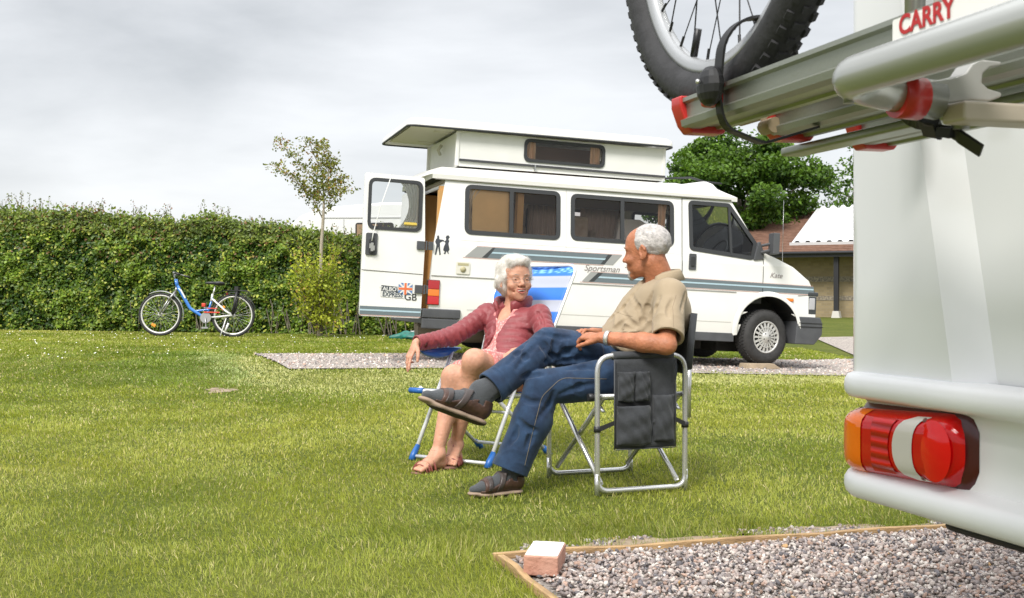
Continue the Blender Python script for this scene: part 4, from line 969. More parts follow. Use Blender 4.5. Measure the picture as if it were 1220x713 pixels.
    for zz in (1.135,.665):
        bm=BM(); box2(bm,(-.285,-.997,zz-.045),(-.20,-.976,zz+.045)); box2(bm,(-.16,-.99,zz-.045),(-.105,-.967,zz+.045)); tube(bm,[(-.18,-.985,zz-.05),(-.18,-.985,zz+.05)],.012,8); obj('hinge',bm,PLA,door,bevel=.004)
    TD=lambda x,z:basis((1,0,-.02),(.02,0,1),(0,-1,0),(x,-.9795,z))
    bm=BM(); holed(bm,[[(-.645,.565),(-.39,.555),(-.39,.675),(-.645,.69)]],fd(-.0025)); st=obj('badge',bm,mat('badge_dark',(.07,.08,.09),.4),door)
    WH=mat('badge_white',(.75,.75,.73),.5); RD=mat('badge_red',(.72,.17,.06),.5); BL=mat('badge_blue',(.12,.22,.45),.5)
    text('lettering','TALBOT',.058,TD(-.555,.651),WH,st,bold=.0012,sx=1.0); bm=BM(); holed(bm,[[(-.643,.567),(-.392,.558),(-.392,.617),(-.643,.627)]],fd(-.0034)); obj('badge_panel',bm,WH,st)
    text('lettering','EXPRESS',.068,basis((1,0,-.02),(.02,0,1),(0,-1,0),(-.52,-.9805,.593)),mat('badge_text',(.03,.05,.07),.5),st,bold=.0014,sx=.86)
    # union flag over the right part of the badge
    fl=empty('flag_emblem',(0,0,0)); bpy.data.objects.remove(fl)
    fx0,fx1,fz0,fz1=-.46,-.31,.60,.725
    def fq(poly,off,m_,nm): 
        bm=BM(); holed(bm,[poly],fd(-off)); obj(nm,bm,m_,st)
    fq([(fx0,fz0),(fx1,fz0),(fx1,fz1),(fx0,fz1)],.0045,WH,'flag_white')
    mx_,mz_=(fx0+fx1)/2,(fz0+fz1)/2
    for sx_ in (-1,1):
        for sz_ in (-1,1):
            hx=(fx1-fx0)/2; hz=(fz1-fz0)/2
            fq([(mx_+sx_*.022,mz_+sz_*hz),(mx_+sx_*(hx-.02),mz_+sz_*hz),(mx_+sx_*.022,mz_+sz_*.026)],.005,BL,'flag_blue'); fq([(mx_+sx_*hx,mz_+sz_*.018),(mx_+sx_*hx,mz_+sz_*(hz-.012)),(mx_+sx_*.036,mz_+sz_*.018)],.005,BL,'flag_blue')
    fq([(mx_-.012,fz0),(mx_+.012,fz0),(mx_+.012,fz1),(mx_-.012,fz1)],.0055,RD,'flag_cross'); fq([(fx0,mz_-.012),(fx1,mz_-.012),(fx1,mz_+.012),(fx0,mz_+.012)],.006,RD,'flag_cross')
    text('lettering','GB',.105,TD(-.325,.575),mat('lettering_black',(.03,.03,.03),.5),door,bold=.0005)
    # far rear door, opened outwards on the other side
    bm=BM(); box2(bm,(-.125,.02,.36),(-.085,.93,1.84)); obj('rear_door',bm,PAINT,root,bevel=.01)
    # dancing couple decal
    SIL=mat('decal_charcoal',(.045,.05,.06),.5); 
    def sil(pts,off=.003): return [( -.085+ (a)*.165, 1.045+b*.215) for a,b in pts]
    man=[(.02,.0),(.10,.0),(.12,.05),(.22,.42),(.32,.05),(.30,.0),(.42,.02),(.40,.08),(.34,.40),(.33,.62),(.50,.70),(.62,.68),(.62,.74),(.50,.78),(.32,.78),(.27,.82),(.28,.90),(.24,.98),(.17,.98),(.12,.92),(.14,.84),(.06,.78),(.01,.66),(.06,.56),(.10,.50),(.06,.25)]
    lady=[(.62,.68),(.72,.76),(.74,.84),(.70,.90),(.76,1.0),(.90,1.02),(.98,.92),(.92,.86),(.88,.80),(.96,.74),(.90,.62),(.92,.50),(.98,.30),(.90,.20),(.96,.08),(.88,.10),(.82,.20),(.76,.20),(.72,.06),(.60,.08),(.68,.18),(.56,.26),(.60,.44),(.70,.62)]
    for nm,pp in (('dancer_decal',man),('dancer_decal',lady)): 
        bm=BM(); holed(bm,[sil(pp)],fy(-1,.0035)); obj(nm,bm,SIL,root)
    bm=BM(); prism(bm,rect(2.885,1.05,2.975,1.235,.012),'y',-.9775,-.966); hb=obj('door_handle',bm,PLA,root,bevel=.003)
    bm=BM(); prism(bm,rect(2.905,1.09,2.955,1.20,.012),'y',-.988,-.9775); obj('handle_grip',bm,RUB,hb,bevel=.004)
    # vent cover
    bm=BM(); v=[fy(-1,.004)(x,z) for x,z in rect(.16,.855,.31,.985,.012)]
    bm2=bm; A=mkverts(bm,v);B=mkverts(bm,[(x,y-.008,z) for x,y,z in v]); bm.faces.new(B)
    for i in range(len(A)): bm.faces.new((A[i],A[(i+1)%len(A)],B[(i+1)%len(A)],B[i]))
    vc=obj('water_inlet',bm,mat('inlet_cream',(.72,.70,.62),.5),root)
    bm=BM(); box2(bm,(.175,-.9795,.945),(.295,-.977,.972)); lathe(bm,[(0,0),(.032,0),(.032,.006),(0,.006)],20,Matrix.Translation((.235,-.984,.905))); obj('inlet_cap',bm,mat('inlet_label',(.45,.41,.25),.6),vc)
    # lamps
    bm=BM(); box2(bm,(-.145,-.983,.505),(-.012,-.90,.775)); tl=obj('tail_light',bm,mat('tl_base',(.05,.01,.01),.4),root,bevel=.008)
    for z0_,z1_,c in ((.51,.60,(.55,.008,.012)),(.60,.675,(.80,.20,.01)),(.675,.77,(.42,.006,.01))):
        bm=BM(); box2(bm,(-.14,-.992,z0_+.002),(-.018,-.983,z1_-.002)); obj('lens',bm,mat('lens_%d'%int(z0_*100),c,.15,coat=1),tl,bevel=.003)
    bm=BM(); box2(bm,(4.13,-.985,.745),(4.24,-.966,.785)); obj('side_indicator',bm,mat('indicator_orange',(.85,.22,.02),.25,coat=1),root,bevel=.008)
    bm=BM(); box2(bm,(4.44,-.968,.60),(4.55,-.90,.82)); box2(bm,(4.43,-.972,.82),(4.57,-.88,.87)); obj('headlight_surround',bm,mat('lamp_dark',(.05,.055,.06),.3),root,bevel=.01)
    bm=BM(); box2(bm,(4.45,-.974,.66),(4.53,-.95,.80)); obj('corner_lamp',bm,mat('lamp_glass',(.45,.45,.47),.15),root,bevel=.01)
    # bumpers
    bm=BM(); n=12; rows=[]
    for x0_,z0_,b in ((4.60,.25,.1),(4.66,.40,.12),(4.66,.52,.12),(4.63,.575,.10),(4.50,.58,.05)):
        pass
    pf=[(4.28,.25),(4.56,.25),(4.66,.37),(4.66,.50),(4.63,.575),(4.30,.575)]
    rows=[]
    for j in range(n+1):
        s=2*j/n-1; y=s*.985; k=(1-s*s)*.13; sh=max(0,abs(s)-.92)/.08*.03; rows.append([bm.verts.new((x+(k if x>4.4 else 0)-(sh if x>4.4 else 0),y,z)) for x,z in pf])
    for a,b in zip(rows[:-1],rows[1:]):
        for i in range(len(pf)): bm.faces.new((a[i],a[(i+1)%len(pf)],b[(i+1)%len(pf)],b[i]))
    bm.faces.new(rows[0]); bm.faces.new(rows[-1][::-1]); fb=obj('front_bumper',bm,PLA,root,bevel=.012)
    bm=BM(); box2(bm,(4.32,-.992,.455),(4.64,-.984,.463)); box2(bm,(4.32,-.992,.50),(4.64,-.984,.505)); obj('bumper_groove',bm,DARK,fb)
    bm=BM(); box2(bm,(-.19,-.99,.365),(.23,-.93,.465)); box2(bm,(-.19,-.985,.25),(.22,-.93,.36)); box2(bm,(-.19,-.93,.30),(-.11,.93,.45)); obj('rear_bumper',bm,PLA,root,bevel=.012)
    # chassis clutter
    bm=BM(); box2(bm,(.1,-.5,.14),(3.3,-.38,.30)); box2(bm,(.1,.38,.14),(3.3,.5,.30)); box2(bm,(1.4,-.9,.10),(2.2,-.55,.27)); box2(bm,(3.5,-.5,.12),(4.3,.5,.32)); tube(bm,[(.9,-.8,.28),(1.1,-.8,.28)],.09,10); tube(bm,[(0,-.2,.17),(1.2,-.25,.18),(3.2,-.1,.22)],.035,8); tube(bm,[(.88,-.75,.30),(.88,.75,.30)],.04,8); tube(bm,[(3.92,-.75,.30),(3.92,.75,.30)],.04,8)
    obj('chassis',bm,mat('chassis_dark',(.03,.028,.026),.85,0,var=.4),root)
    bm=BM(); tube(bm,fillet([(-.16,-.55,.20),(.3,-.55,.21),(.9,-.5,.22)],.05),.11,12); obj('waste_tank',bm,mat('tank_brown',(.17,.14,.10),.8),root)
    # wheels
    TY=mat('tyre_rubber',(.035,.034,.034),.8,0,var=.2,vscale=20,bump=.2,bscale=90); HUB=mat('hub_silver',(.62,.61,.59),.38,.35); BRK=mat('brake_dark',(.025,.025,.025),.7)
    def wheel(x,y,z,steer,side):
        wr=empty('wheel',(x,y,z)); wr.parent=root; wr.rotation_euler=(0,0,steer if side<0 else steer+PI)
        # local: outer face at y=-.0 .. -; tyre from y=-.02 to .17
        bm=BM(); lathe(bm,[(.185,-.012),(.20,-.022),(.255,-.03),(.295,-.018),(.312,.012),(.318,.03),(.318,.14),(.312,.158),(.29,.185),(.20,.18),(.185,.17)],56)
        ty=obj('tyre',bm,TY,wr)
        bm=BM(); 
        for row,(ya,yb,ph) in enumerate(((.012,.05,0),(.062,.085,.5),(.09,.112,0),(.12,.158,.5))):
            for k in range(52):
                a=2*PI*(k+ph)/52; bm_=Matrix.Rotation(a,3,'Y'); c=bm_@V((.3175,0,0)); box(bm,(c.x,(ya+yb)/2,c.z),(.012,yb-ya,.025),Matrix.Rotation(a,3,'Y')@Matrix.Rotation(R(12),3,'X'))
        t=obj('tread',bm,TY,ty); t['kind']='stuff'
        bm=BM(); lathe(bm,[(.185,-.008),(.19,-.016),(.178,-.02),(.168,-.008),(.168,.03)],48); obj('rim',bm,HUB,wr)
        bm=BM(); lathe(bm,[(.0,.035),(.17,.035)],32); obj('rim_back',bm,BRK,wr)
        bm=BM()
        for k in range(18):
            a=2*PI*k/18; Rm=Matrix.Rotation(a,4,'Y'); q=[V((.055,-.022,-.009)),V((.055,-.022,.009)),V((.172,-.012,.0125)),V((.172,-.012,-.0125))]; f=[Rm@v_ for v_ in q]; b=[Rm@(v_+V((0,.02,0))) for v_ in q]; F=mkverts(bm,f);B=mkverts(bm,b); bm.faces.new(F)
            for i in range(4): bm.faces.new((F[i],F[(i+1)%4],B[(i+1)%4],B[i]))
        lathe(bm,[(0,-.034),(.025,-.034),(.032,-.028),(.06,-.026),(.066,-.018),(.066,.01)],32)
        lathe(bm,[(.112,-.0205),(.118,-.0215),(.124,-.0195)],40)
        hc=obj('hub_cap',bm,HUB,wr)
        bm=BM()
        for k in range(4): a=2*PI*k/4+.5; lathe(bm,[(0,-.028),(.009,-.028),(.009,-.02)],10,Matrix.Translation((.046*math.cos(a),0,.046*math.sin(a))))
        obj('wheel_bolt',bm,BRK,hc); return wr
    wheel(3.92,-.93,.315,R(-0)+R(11),-1); wheel(3.92,.93,.315,R(11),1); wheel(.88,-.93,.315,0,-1); wheel(.88,.93,.315,0,1)
    # mirror and aerial
    bm=BM(); prism(bm,r2([(3.70,1.20),(3.83,1.22),(3.83,1.30),(3.78,1.42),(3.755,1.42)],.01,2),'y',-.975,-.93); mr=obj('mirror_mount',bm,PLA,root,bevel=.006)
    bm=BM(); tube(bm,[(3.80,-.97,1.30),(3.86,-1.06,1.32)],.022,8); tube(bm,[(3.80,-.97,1.38),(3.86,-1.06,1.40)],.018,8); box(bm,(3.885,-1.10,1.40),(.075,.17,.245),Matrix.Rotation(R(-8),3,'Z')); obj('mirror',bm,PLA,mr,bevel=.025,bseg=3)
    bm=BM(); tube(bm,[(4.17,-.80,1.17),(4.15,-.80,1.95)],[.004,.0022],5); tube(bm,[(4.172,-.80,1.155),(4.170,-.80,1.19)],.013,8); obj('aerial',bm,mat('aerial_steel',(.4,.4,.4),.3,.8),root)
    tag(root,'white camper van with raised pop-up roof, grey side stripes and open rear door','camper van')
camper()
def blocks():
    bm=BM(); prism(bm,[(-.24,0),(.22,0),(.12,.062),(-.22,.062)],'y',-.10,.10)
    o=obj('wheel_block',bm,mat('block_wood',(.46,.36,.25),.85,0,col2=(.33,.26,.18),vscale=8,bump=.4),None,bevel=.006); o.location=(2.90,13.55,tz(2.9,13.55)+.008); o.rotation_euler=(0,R(1),R(16)); tag(o,'pale wooden block wedged under the front wheel of the camper van','block')
    o2=o.copy(); COL.objects.link(o2); o2.location=(.0,12.77,tz(0,12.77)+.008); o2['label']='pale wooden block under the rear wheel of the camper van, behind the seated couple'
    # odds and ends lying on the grass beyond the camper van
    o=None; z=tz(-1.45,18.8)
    bm=BM(); box2(bm,(-.24,-.12,0),(.24,.12,.115)); bx_=obj('storage_box',bm,mat('box_pale',(.50,.50,.47),.7,0,var=.1),None,bevel=.01); bx_.location=(-1.40,18.95,tz(-1.4,18.95)); bx_.rotation_euler=(0,0,.1)
    bm=BM(); box2(bm,(-.255,-.135,.10),(.255,.135,.125)); obj('lid',bm,mat('box_lid',(.42,.42,.40),.7),bx_,bevel=.008); tag(bx_,'low pale plastic box on the grass seen below the open rear door','box')
    S=SDF((-.45,-.25,-.03),(.45,.25,.30),.012); S.add(s_caps((-.34,0,.03),(-.10,.0,.055),.03,.07),.05); S.add(s_caps((-.10,0,.055),(.25,.02,.045),.07,.055),.05); S.add(s_ell((.02,-.08,.04),(.16,.10,.05)),.05); S.warp(sines(.010,40,6,6))
    bg_=link('green_bag',S.mesh('green_bag'),mat('bag_green',(.015,.14,.11),.45,0,var=.4,vscale=12)); bg_.location=(-1.60,18.55,tz(-1.6,18.55)+.0); tag(bg_,'dark green crumpled bag on the grass just left of the pale box','bag')
    bm=BM(); tube(bm,[(-.30,0,.05),(-.36,0,.07),(-.40,.01,.05)],.012,6); obj('strap',bm,mat('bag_strap',(.02,.03,.03),.7),bg_)
blocks()
# ================================================================ near motorhome (local: x along the rear wall towards the camera, y outwards from the wall, z up)
def near_motorhome():
    root=empty('near_motorhome',(.656,2.30,0)); U=V((.284,-.9588,0)); Nn=V((-.9588,-.284,0))
    # local frame: x=U (towards camera), y=-N (into the vehicle), z up  -> right handed? x cross y = U x (-N)
    ang=math.atan2(U.y,U.x); root.rotation_euler=(0,0,ang)
    # with this rotation local +y = U rotated +90deg = (.9588,.284): into the vehicle
    WT=mat('gelcoat',(.81,.82,.83),.13,0,var=.02,vscale=1.2,coat=.6,bump=.05,bscale=2); WD=mat('gelcoat_matt',(.82,.825,.835),.32,0,var=.03,vscale=3); DK=mat('under_black',(.012,.012,.013),.6)
    # wall panel A (left, glossy), ridge, panel B.  Local y: negative = outward
    bm=BM()
    def corner(r,xx,zlo,zhi,y0=0,n=8):  pass
    # section at height z: list of (x,y): starts on the vehicle's side, rounds the corner, runs along the rear wall
    def sec(z):
        k=0                     # lean of the ridge
        xe=.0; xr=max(.335-.21*(z-.73),.1); wr=.068
        if z>1.22: xe=.0
        r=.05; pts=[(xe-.005+r*0,3.0),(xe,.06)]
        pts=[(xe,2.2),(xe,r)]
        for i in range(1,15): a=PI*.5*i/14; pts.append((xe+r-r*math.cos(a),r-r*math.sin(a)))
        pts+=[(xr,0),(xr+wr,.037),(2.15,.038),(2.2,.04),(2.2,2.2)]
        return pts
    zs=[.73,.78,.9,1.1,1.3,1.6,2.0,2.6]; rows=[[bm.verts.new((x,y,z)) for x,y in sec(z)] for z in zs]
    for a,b in zip(rows[:-1],rows[1:]):
        for i in range(len(a)-1): bm.faces.new((a[i],a[i+1],b[i+1],b[i]))
    bm.faces.new(rows[-1])
    wl=obj('rear_wall',bm,WT,root); smooth_angle(wl,14)
    # skirt with moulded ledge and lip : sweep a vertical profile round the plan outline
    prof=[(.03,.739),(-.020,.737),(-.030,.733),(-.0355,.724),(-.037,.712),(-.0355,.700),(-.029,.692),(-.018,.689),(.000,.686),(.007,.679),(.009,.66),(.009,.60),(.008,.570),(.004,.560),(-.020,.550),(-.030,.544),(-.036,.534),(-.037,.520),(-.034,.509),(-.026,.501),(-.012,.498),(.05,.496)]
    bm=BM(); rows=[]
    plan=[(0,2.0),(0,.3),(0,.10)]+[(.10-.10*math.cos(a),.10-.10*math.sin(a)) for a in [PI*.5*i/20 for i in range(1,21)]]+[(.2,0),(.28,-.0),(.36,-.0),(.42,.0),(.50,.0),(.9,.0),(2.0,.0),(2.2,.0)]
    nr=[]
    for i,p_ in enumerate(plan):
        a=plan[max(i-1,0)]; b=plan[min(i+1,len(plan)-1)]; t=V((b[0]-a[0],b[1]-a[1],0)).normalized(); nr.append((-t.y*-1*-1,t.x*-1*-1) )
    for (off,z) in prof:
        row=[]
        for p_,n_ in zip(plan,nr):
            # outward normal: rotate tangent by -90deg
            i=plan.index(p_); a=plan[max(i-1,0)]; b=plan[min(i+1,len(plan)-1)]; t=V((b[0]-a[0],b[1]-a[1],0)).normalized(); on=V((t.y,-t.x,0))
            row.append(bm.verts.new((p_[0]-on.x*off,p_[1]-on.y*off,z-.025*0)))
        rows.append(row)
    for a,b in zip(rows[:-1],rows[1:]):
        for i in range(len(a)-1): bm.faces.new((a[i],a[i+1],b[i+1],b[i]))
    sk=obj('rear_bumper',bm,WD,root,smooth=True); smooth_angle(sk,40)
    bm=BM(); prism(bm,r2([(.27,.02),(2.1,.02),(2.1,1.9),(.27,1.9)],.03,3),'z',.474,.4935); obj('underbody',bm,DK,root,bevel=.01)
    for xx in (.45,1.75):
        bm=BM(); tube(bm,[(xx-.1,2.2,.33),(xx+.1,2.2,.33)],.32,24); obj('wheel',bm,mat('mh_tyre',(.03,.03,.03),.8),root)
    # black rubber seam and small screws
    # ---- tail light: body follows the corner
    def onwall(x,z,off):                                # x measured along the outline from the corner start
        # outline distance mapping: straight for x>.10, quarter circle before
        if x>=.10: return V((x,-off+.010,z))
        a=(x-.10)/.10; a=max(a,-1.5)                     # angle measured back round the bend
        return V((.10+(.10-.01+off)*math.sin(a),.10-(.10-.01+off)*math.cos(a),z))
    cz=.615
    czx=lambda x:.603+.055*max(x,0)
    def lens(x0,x1,hz,n=24,m=10,bulge=.030,skew=.05,rad=.045,name='lens',mt=None,par=None,inner=None,off0=.004):
        bm=BM(); G=[]
        for i in range(n+1):
            s=i/n; x=x0+(x1-x0)*s; d=min(x-x0,x1-x); hh=hz-(rad-math.sqrt(max(rad*rad-(rad-min(d,rad))**2,0)))*.95
            row=[]
            for j in range(m+1):
                t=2*j/m-1; e=(1-abs(t)**6)*(min(1,(min(d,.02)/.02))**.5); row.append(bm.verts.new(onwall(x,czx(x)+t*hh,off0+bulge*e)))
            G.append(row)
        for a,b in zip(G[:-1],G[1:]):
            for j in range(m): bm.faces.new((a[j],a[j+1],b[j+1],b[j]))
        o=obj(name,bm,mt,par,smooth=True); return o
    def lmat(nm,c,bump=0,r=.08):
        m_,nt_,b_=new_mat(nm); b_.inputs['Base Color'].default_value=(*c,1); b_.inputs['Roughness'].default_value=r; b_.inputs['Coat Weight'].default_value=.35; b_.inputs['Coat Roughness'].default_value=.03; b_.inputs['Specular IOR Level'].default_value=.25
        if bump:
            t_=nt_.nodes.new('ShaderNodeTexCoord'); w_=nt_.nodes.new('ShaderNodeTexWave'); w_.wave_type='BANDS'; w_.bands_direction='Z'; w_.inputs['Scale'].default_value=bump; nt_.links.new(t_.outputs['Object'],w_.inputs[0])
            bp_=nt_.nodes.new('ShaderNodeBump'); bp_.inputs['Strength'].default_value=.6; bp_.inputs['Distance'].default_value=.004; nt_.links.new(w_.outputs['Fac'],bp_.inputs['Height']); nt_.links.new(bp_.outputs[0],b_.inputs['Normal'])
            r_=nt_.nodes.new('ShaderNodeMixRGB'); r_.inputs[1].default_value=(c[0]*.5,c[1]*.5,c[2]*.5,1); r_.inputs[2].default_value=(*c,1); nt_.links.new(w_.outputs['Fac'],r_.inputs[0]); nt_.links.new(r_.outputs[0],b_.inputs['Base Color'])
        return m_
    RED=lmat('lamp_red',(.55,.002,.004)); RDR=lmat('lamp_red_ribbed',(.70,.003,.006),16); AMB=lmat('lamp_amber',(.90,.17,.004),0); CLR=lmat('lamp_clear',(.60,.57,.52),0); DR=mat('lamp_gasket',(.060,.003,.006),.3,coat=.3)
    L0,L1=-.055,.378
    tl=lens(L0-.006,L1+.014,.076,bulge=.014,name='tail_light',mt=DR,par=root,off0=.002)
    base=lens(L0,L1,.065,bulge=.040,name='lens',mt=RED,par=tl,off0=.006)
    # coloured sections: cut patches from the same surface, slightly proud
    def patch(x0f,x1f,mt,name,zh=.074,off=.0415,n=12,m=14):
        bm=BM(); G=[]
        for j in range(m+1):
            t=2*j/m-1; z=t*zh; a,b=x0f(t),x1f(t); row=[]
            for i in range(n+1):
                x=a+(b-a)*i/n; d=min(x-L0,L1-x); rad=.045; hh=.065-(rad-math.sqrt(max(rad*rad-(rad-min(max(d,0),rad))**2,0)))*.95; tt=z/max(hh,1e-4)
                zz=z if abs(tt)<.97 else math.copysign(hh*.97,t); tt=max(-.97,min(.97,tt)); e=(1-abs(tt)**6)*(min(1,(min(max(d,0),.02)/.02))**.5)
                row.append(bm.verts.new(onwall(x,czx(x)+zz,.006+.040*e+.0016)))
            G.append(row)
        for a,b in zip(G[:-1],G[1:]):
            for i in range(n): bm.faces.new((a[i],a[i+1],b[i+1],b[i]))
        return obj(name,bm,mt,tl,smooth=True)
    patch(lambda t:L0+.003+.022*t*t,lambda t:.116,AMB,'amber_lens',.062)
    patch(lambda t:.150,lambda t:.222-.02*(1-t*t),RDR,'ribbed_lens',.050)
    patch(lambda t:.270-.055*math.sqrt(max(1-t*t,0)),lambda t:.308-.036*math.sqrt(max(1-t*t,0)),CLR,'reversing_lens',.056)
    for (x,z) in ((.04,.560),(.295,.668),(.29,.570)):
        bm=BM(); p_=onwall(x,z,.034); sphere(bm,p_,.006,10); obj('screw',bm,mat('screw_dark',(.15,.05,.04),.4),tl)
    bm=BM(); c=onwall(.328,czx(.322),.039)
    prev=None
    for k in range(5):
        r_=.050*(1-k/4.6); ring=[bm.verts.new((c.x+r_*.9*math.cos(a),c.y-.006*math.sin(k/4*PI*.5)-.004,c.z+r_*1.05*math.sin(a))) for a in np.linspace(0,2*PI,33)[:-1]]
        if prev:
            for i in range(32): bm.faces.new((prev[i],prev[(i+1)%32],ring[(i+1)%32],ring[i]))
        prev=ring
    bm.faces.new(prev); obj('fog_lens',bm,lmat('lamp_red_bright',(.72,.004,.006)),tl,smooth=True)
    # rack mounting brackets higher up on the wall
    AL=mat('rack_bracket',(.62,.62,.60),.35,.5)
    tag(root,'back corner of a white motorhome with red tail light, close at the right','motorhome')

    # ================= cycle rack
    rk=empty('cycle_rack',(.656,2.30,0)); rk.rotation_euler=(0,0,ang)
    ALU=mat('rack_aluminium',(.30,.315,.27),.36,.6,0,bump=.05,bscale=200); RP=mat('red_plastic',(.50,.022,.02),.4,0,var=.1,coat=.3); BK=mat('strap_black',(.012,.012,.013),.5); TUBEM=mat('rack_tube',(.46,.47,.455),.26,.45); TAN=mat('rubber_plug',(.36,.28,.18),.7)
    def rail(x0,yc,z0,par=rk,w=.085,length=1.35):
        # channel open upwards
        h=.045; t=.004; w2=w/2; P_=[(-w2,h),(-w2,h-.006),(-w2+.006,h-.009),(-w2+.008,.017),(-w2+.002,.013),(-w2+.004,.004),(-w2+.014,0),(-.014,0),(-.010,.006),(.010,.006),(.014,0),(w2-.018,0),(w2-.008,.012),(w2,h-.008),(w2,h),(w2-t,h),(w2-t-.008,.014),(w2-.022,t),(-w2+.022,t),(-w2+t+.008,.014),(-w2+t,h)]
        bm=BM(); prism(bm,[(yc+a,z0+b) for a,b in P_],'x',x0,x0+length)
        r_=obj('wheel_rail',bm,ALU,par); smooth_angle(r_,18)
        bm=BM(); prism(bm,[(yc-w2-.004,z0+h+.004),(yc-w2-.004,z0+h-.012),(yc-w2+.006,z0+.006),(yc-w2+.016,z0-.006),(yc+w2-.016,z0-.006),(yc+w2-.006,z0+.006),(yc+w2+.004,z0+h-.012),(yc+w2+.004,z0+h+.004)],'x',x0-.022,x0+.012); obj('end_cap',bm,RP,r_,bevel=.003); return r_
    rail(.41,-.50,1.137); rail(.375,-.33,1.137); rail(.365,-.17,1.130)
    bm=BM(); tube(bm,[(.335,-.40,1.170),(.405,-.40,1.170)],.0125,12); tube(bm,[(.36,-.372,1.153),(.395,-.372,1.153)],.0125,12); obj('tube_plug',bm,TAN,rk)
    bm=BM(); 
    box2(bm,(.30,-.31,1.116),(1.6,-.27,1.130)); obj('cross_bar',bm,ALU,rk,bevel=.004)
    bm=BM(); tube(bm,fillet([(1.9,-.575,1.123),(.895,-.575,1.123),(.90,-.45,1.106)],.045,8),.022,18); obj('holding_bar',bm,TUBEM,rk)
    # red sleeve + clamp at the end of the bar
    a0=V((.955,-.475,1.084)); 
    bm=BM(); tube(bm,[(.90,-.504,1.1085),(.90,-.474,1.1072)],.0240,18); obj('red_sleeve',bm,RP,rk,smooth=False)
    bm=BM(); 
    for q in range(1): pass
    ck=[]; cx,cz_=1.10,1.118
    pxo=[(1098,98),(1111,97),(1130,92),(1141,87),(1148,76),(1158,70),(1183,71),(1183,76),(1169,79),(1161,87),(1160,98),(1167,104),(1183,108),(1183,113),(1169,119),(1147,119),(1127,123),(1113,127),(1098,126)]
    outl=[(-.46+(a-1110)*.00115,1.112+(113-b)*.00095) for a,b in pxo]
    prism(bm,outl,'x',.885,.915); obj('clamp',bm,mat('clamp_grey',(.42,.42,.40),.4,.3),rk,bevel=.005,bseg=3)
    bm=BM(); tube(bm,[(.90,-.42,1.10),(.90,-.42,1.075)],.010,8); tube(bm,[(.90,-.565,1.112),(.90,-.565,1.098)],.006,8); obj('clamp_bolt',bm,mat('bolt_grey',(.25,.25,.24),.4,.6),rk)
    bm=BM(); box2(bm,(.905,-.45,1.078),(.945,-.03,1.100)); obj('lower_beam',bm,mat('beam_beige',(.50,.44,.36),.5,.2),rk,bevel=.004)
    def strap(name,pts,w=.022,t=.004):
        bm=BM(); pts=fillet(pts,.05,6); pr=None
        for i,p_ in enumerate(pts):
            tt=(pts[min(i+1,len(pts)-1)]-pts[max(i-1,0)]).normalized(); sd=V((1,0,0)) if abs(tt.x)<.8 else V((0,1,0)); sd=(sd-tt*sd.dot(tt)).normalized(); nn=tt.cross(sd)
            k=.7 if i%2 else 1
            r_=mkverts(bm,[p_+sd*w/2+nn*t/2*k,p_-sd*w/2+nn*t/2*k,p_-sd*w/2-nn*t/2,p_+sd*w/2-nn*t/2])
            if pr:
                for j in range(4): bm.faces.new((pr[j],pr[(j+1)%4],r_[(j+1)%4],r_[j]))
            else: bm.faces.new(r_[::-1])
            pr=r_
        bm.faces.new(pr); return obj(name,bm,BK,rk)
    strap('wheel_strap',[(0.560,-.555,1.165),(0.575,-.555,1.235),(0.580,-.53,1.265),(0.585,-.49,1.27),(0.585,-.45,1.235),(0.570,-.445,1.15)])
    strap('strap_tail',[(0.560,-.555,1.175),(0.555,-.545,1.12),(0.515,-.46,1.105),(0.495,-.36,1.135)],.016)
    bm=BM(); sphere(bm,(0.560,-.565,1.175),.028,16,(1,.6,1)); obj('strap_buckle',bm,BK,rk); bm=BM(); box2(bm,(0.525,-.565,1.150),(0.555,-.54,1.195)); obj('buckle_pad',bm,RP,rk,bevel=.006)
    bm=BM(); sphere(bm,(0.563,-.585,1.180),.0035,8); obj('rivet',bm,mat('rivet',(.7,.7,.7),.3,.8),rk)
    strap('strap_tail',[(.83,-.47,1.120),(.86,-.45,1.085),(.885,-.42,1.075),(.91,-.40,1.050)],.020)
    strap('strap_tail',[(.86,-.44,1.085),(.875,-.43,1.078),(.89,-.42,1.073)],.03,.012)
    # white label with red letters, on the outer face of the outer rail
    yl=-.50-.0425-.0035; bm=BM(); prism(bm,rect(.955,1.150,1.35,1.178,.003),'y',yl-.0012,yl); lb=obj('rack_label',bm,mat('label_white',(.78,.78,.74),.45),rk)
    text('lettering','CARRY',.028,basis((1,0,0),(0,0,1),(0,-1,0),(1.012,yl-.0022,1.168)),mat('label_red',(.42,.012,.012),.45),lb,bold=.0008,ext=.0002)
    bm=BM(); box2(bm,(.965,yl-.0022,1.1515),(1.27,yl-.0014,1.1535)); obj('label_rule',bm,BK,lb)
    # uprights to the wall
    for x_ in (.30,1.5): bm=BM(); tube(bm,[(x_,-.05,1.16),(x_,-.05,2.3)],.018,10); obj('upright',bm,TUBEM,rk)
    bm=BM(); box2(bm,(.36,-.06,1.33),(.44,-.015,1.9)); obj('mounting_plate',bm,mat('plate_beige',(.55,.52,.46),.6),rk,bevel=.006)
    tag(rk,'aluminium cycle rack with red end caps and white lettered label on the near motorhome','cycle rack')
near_motorhome()
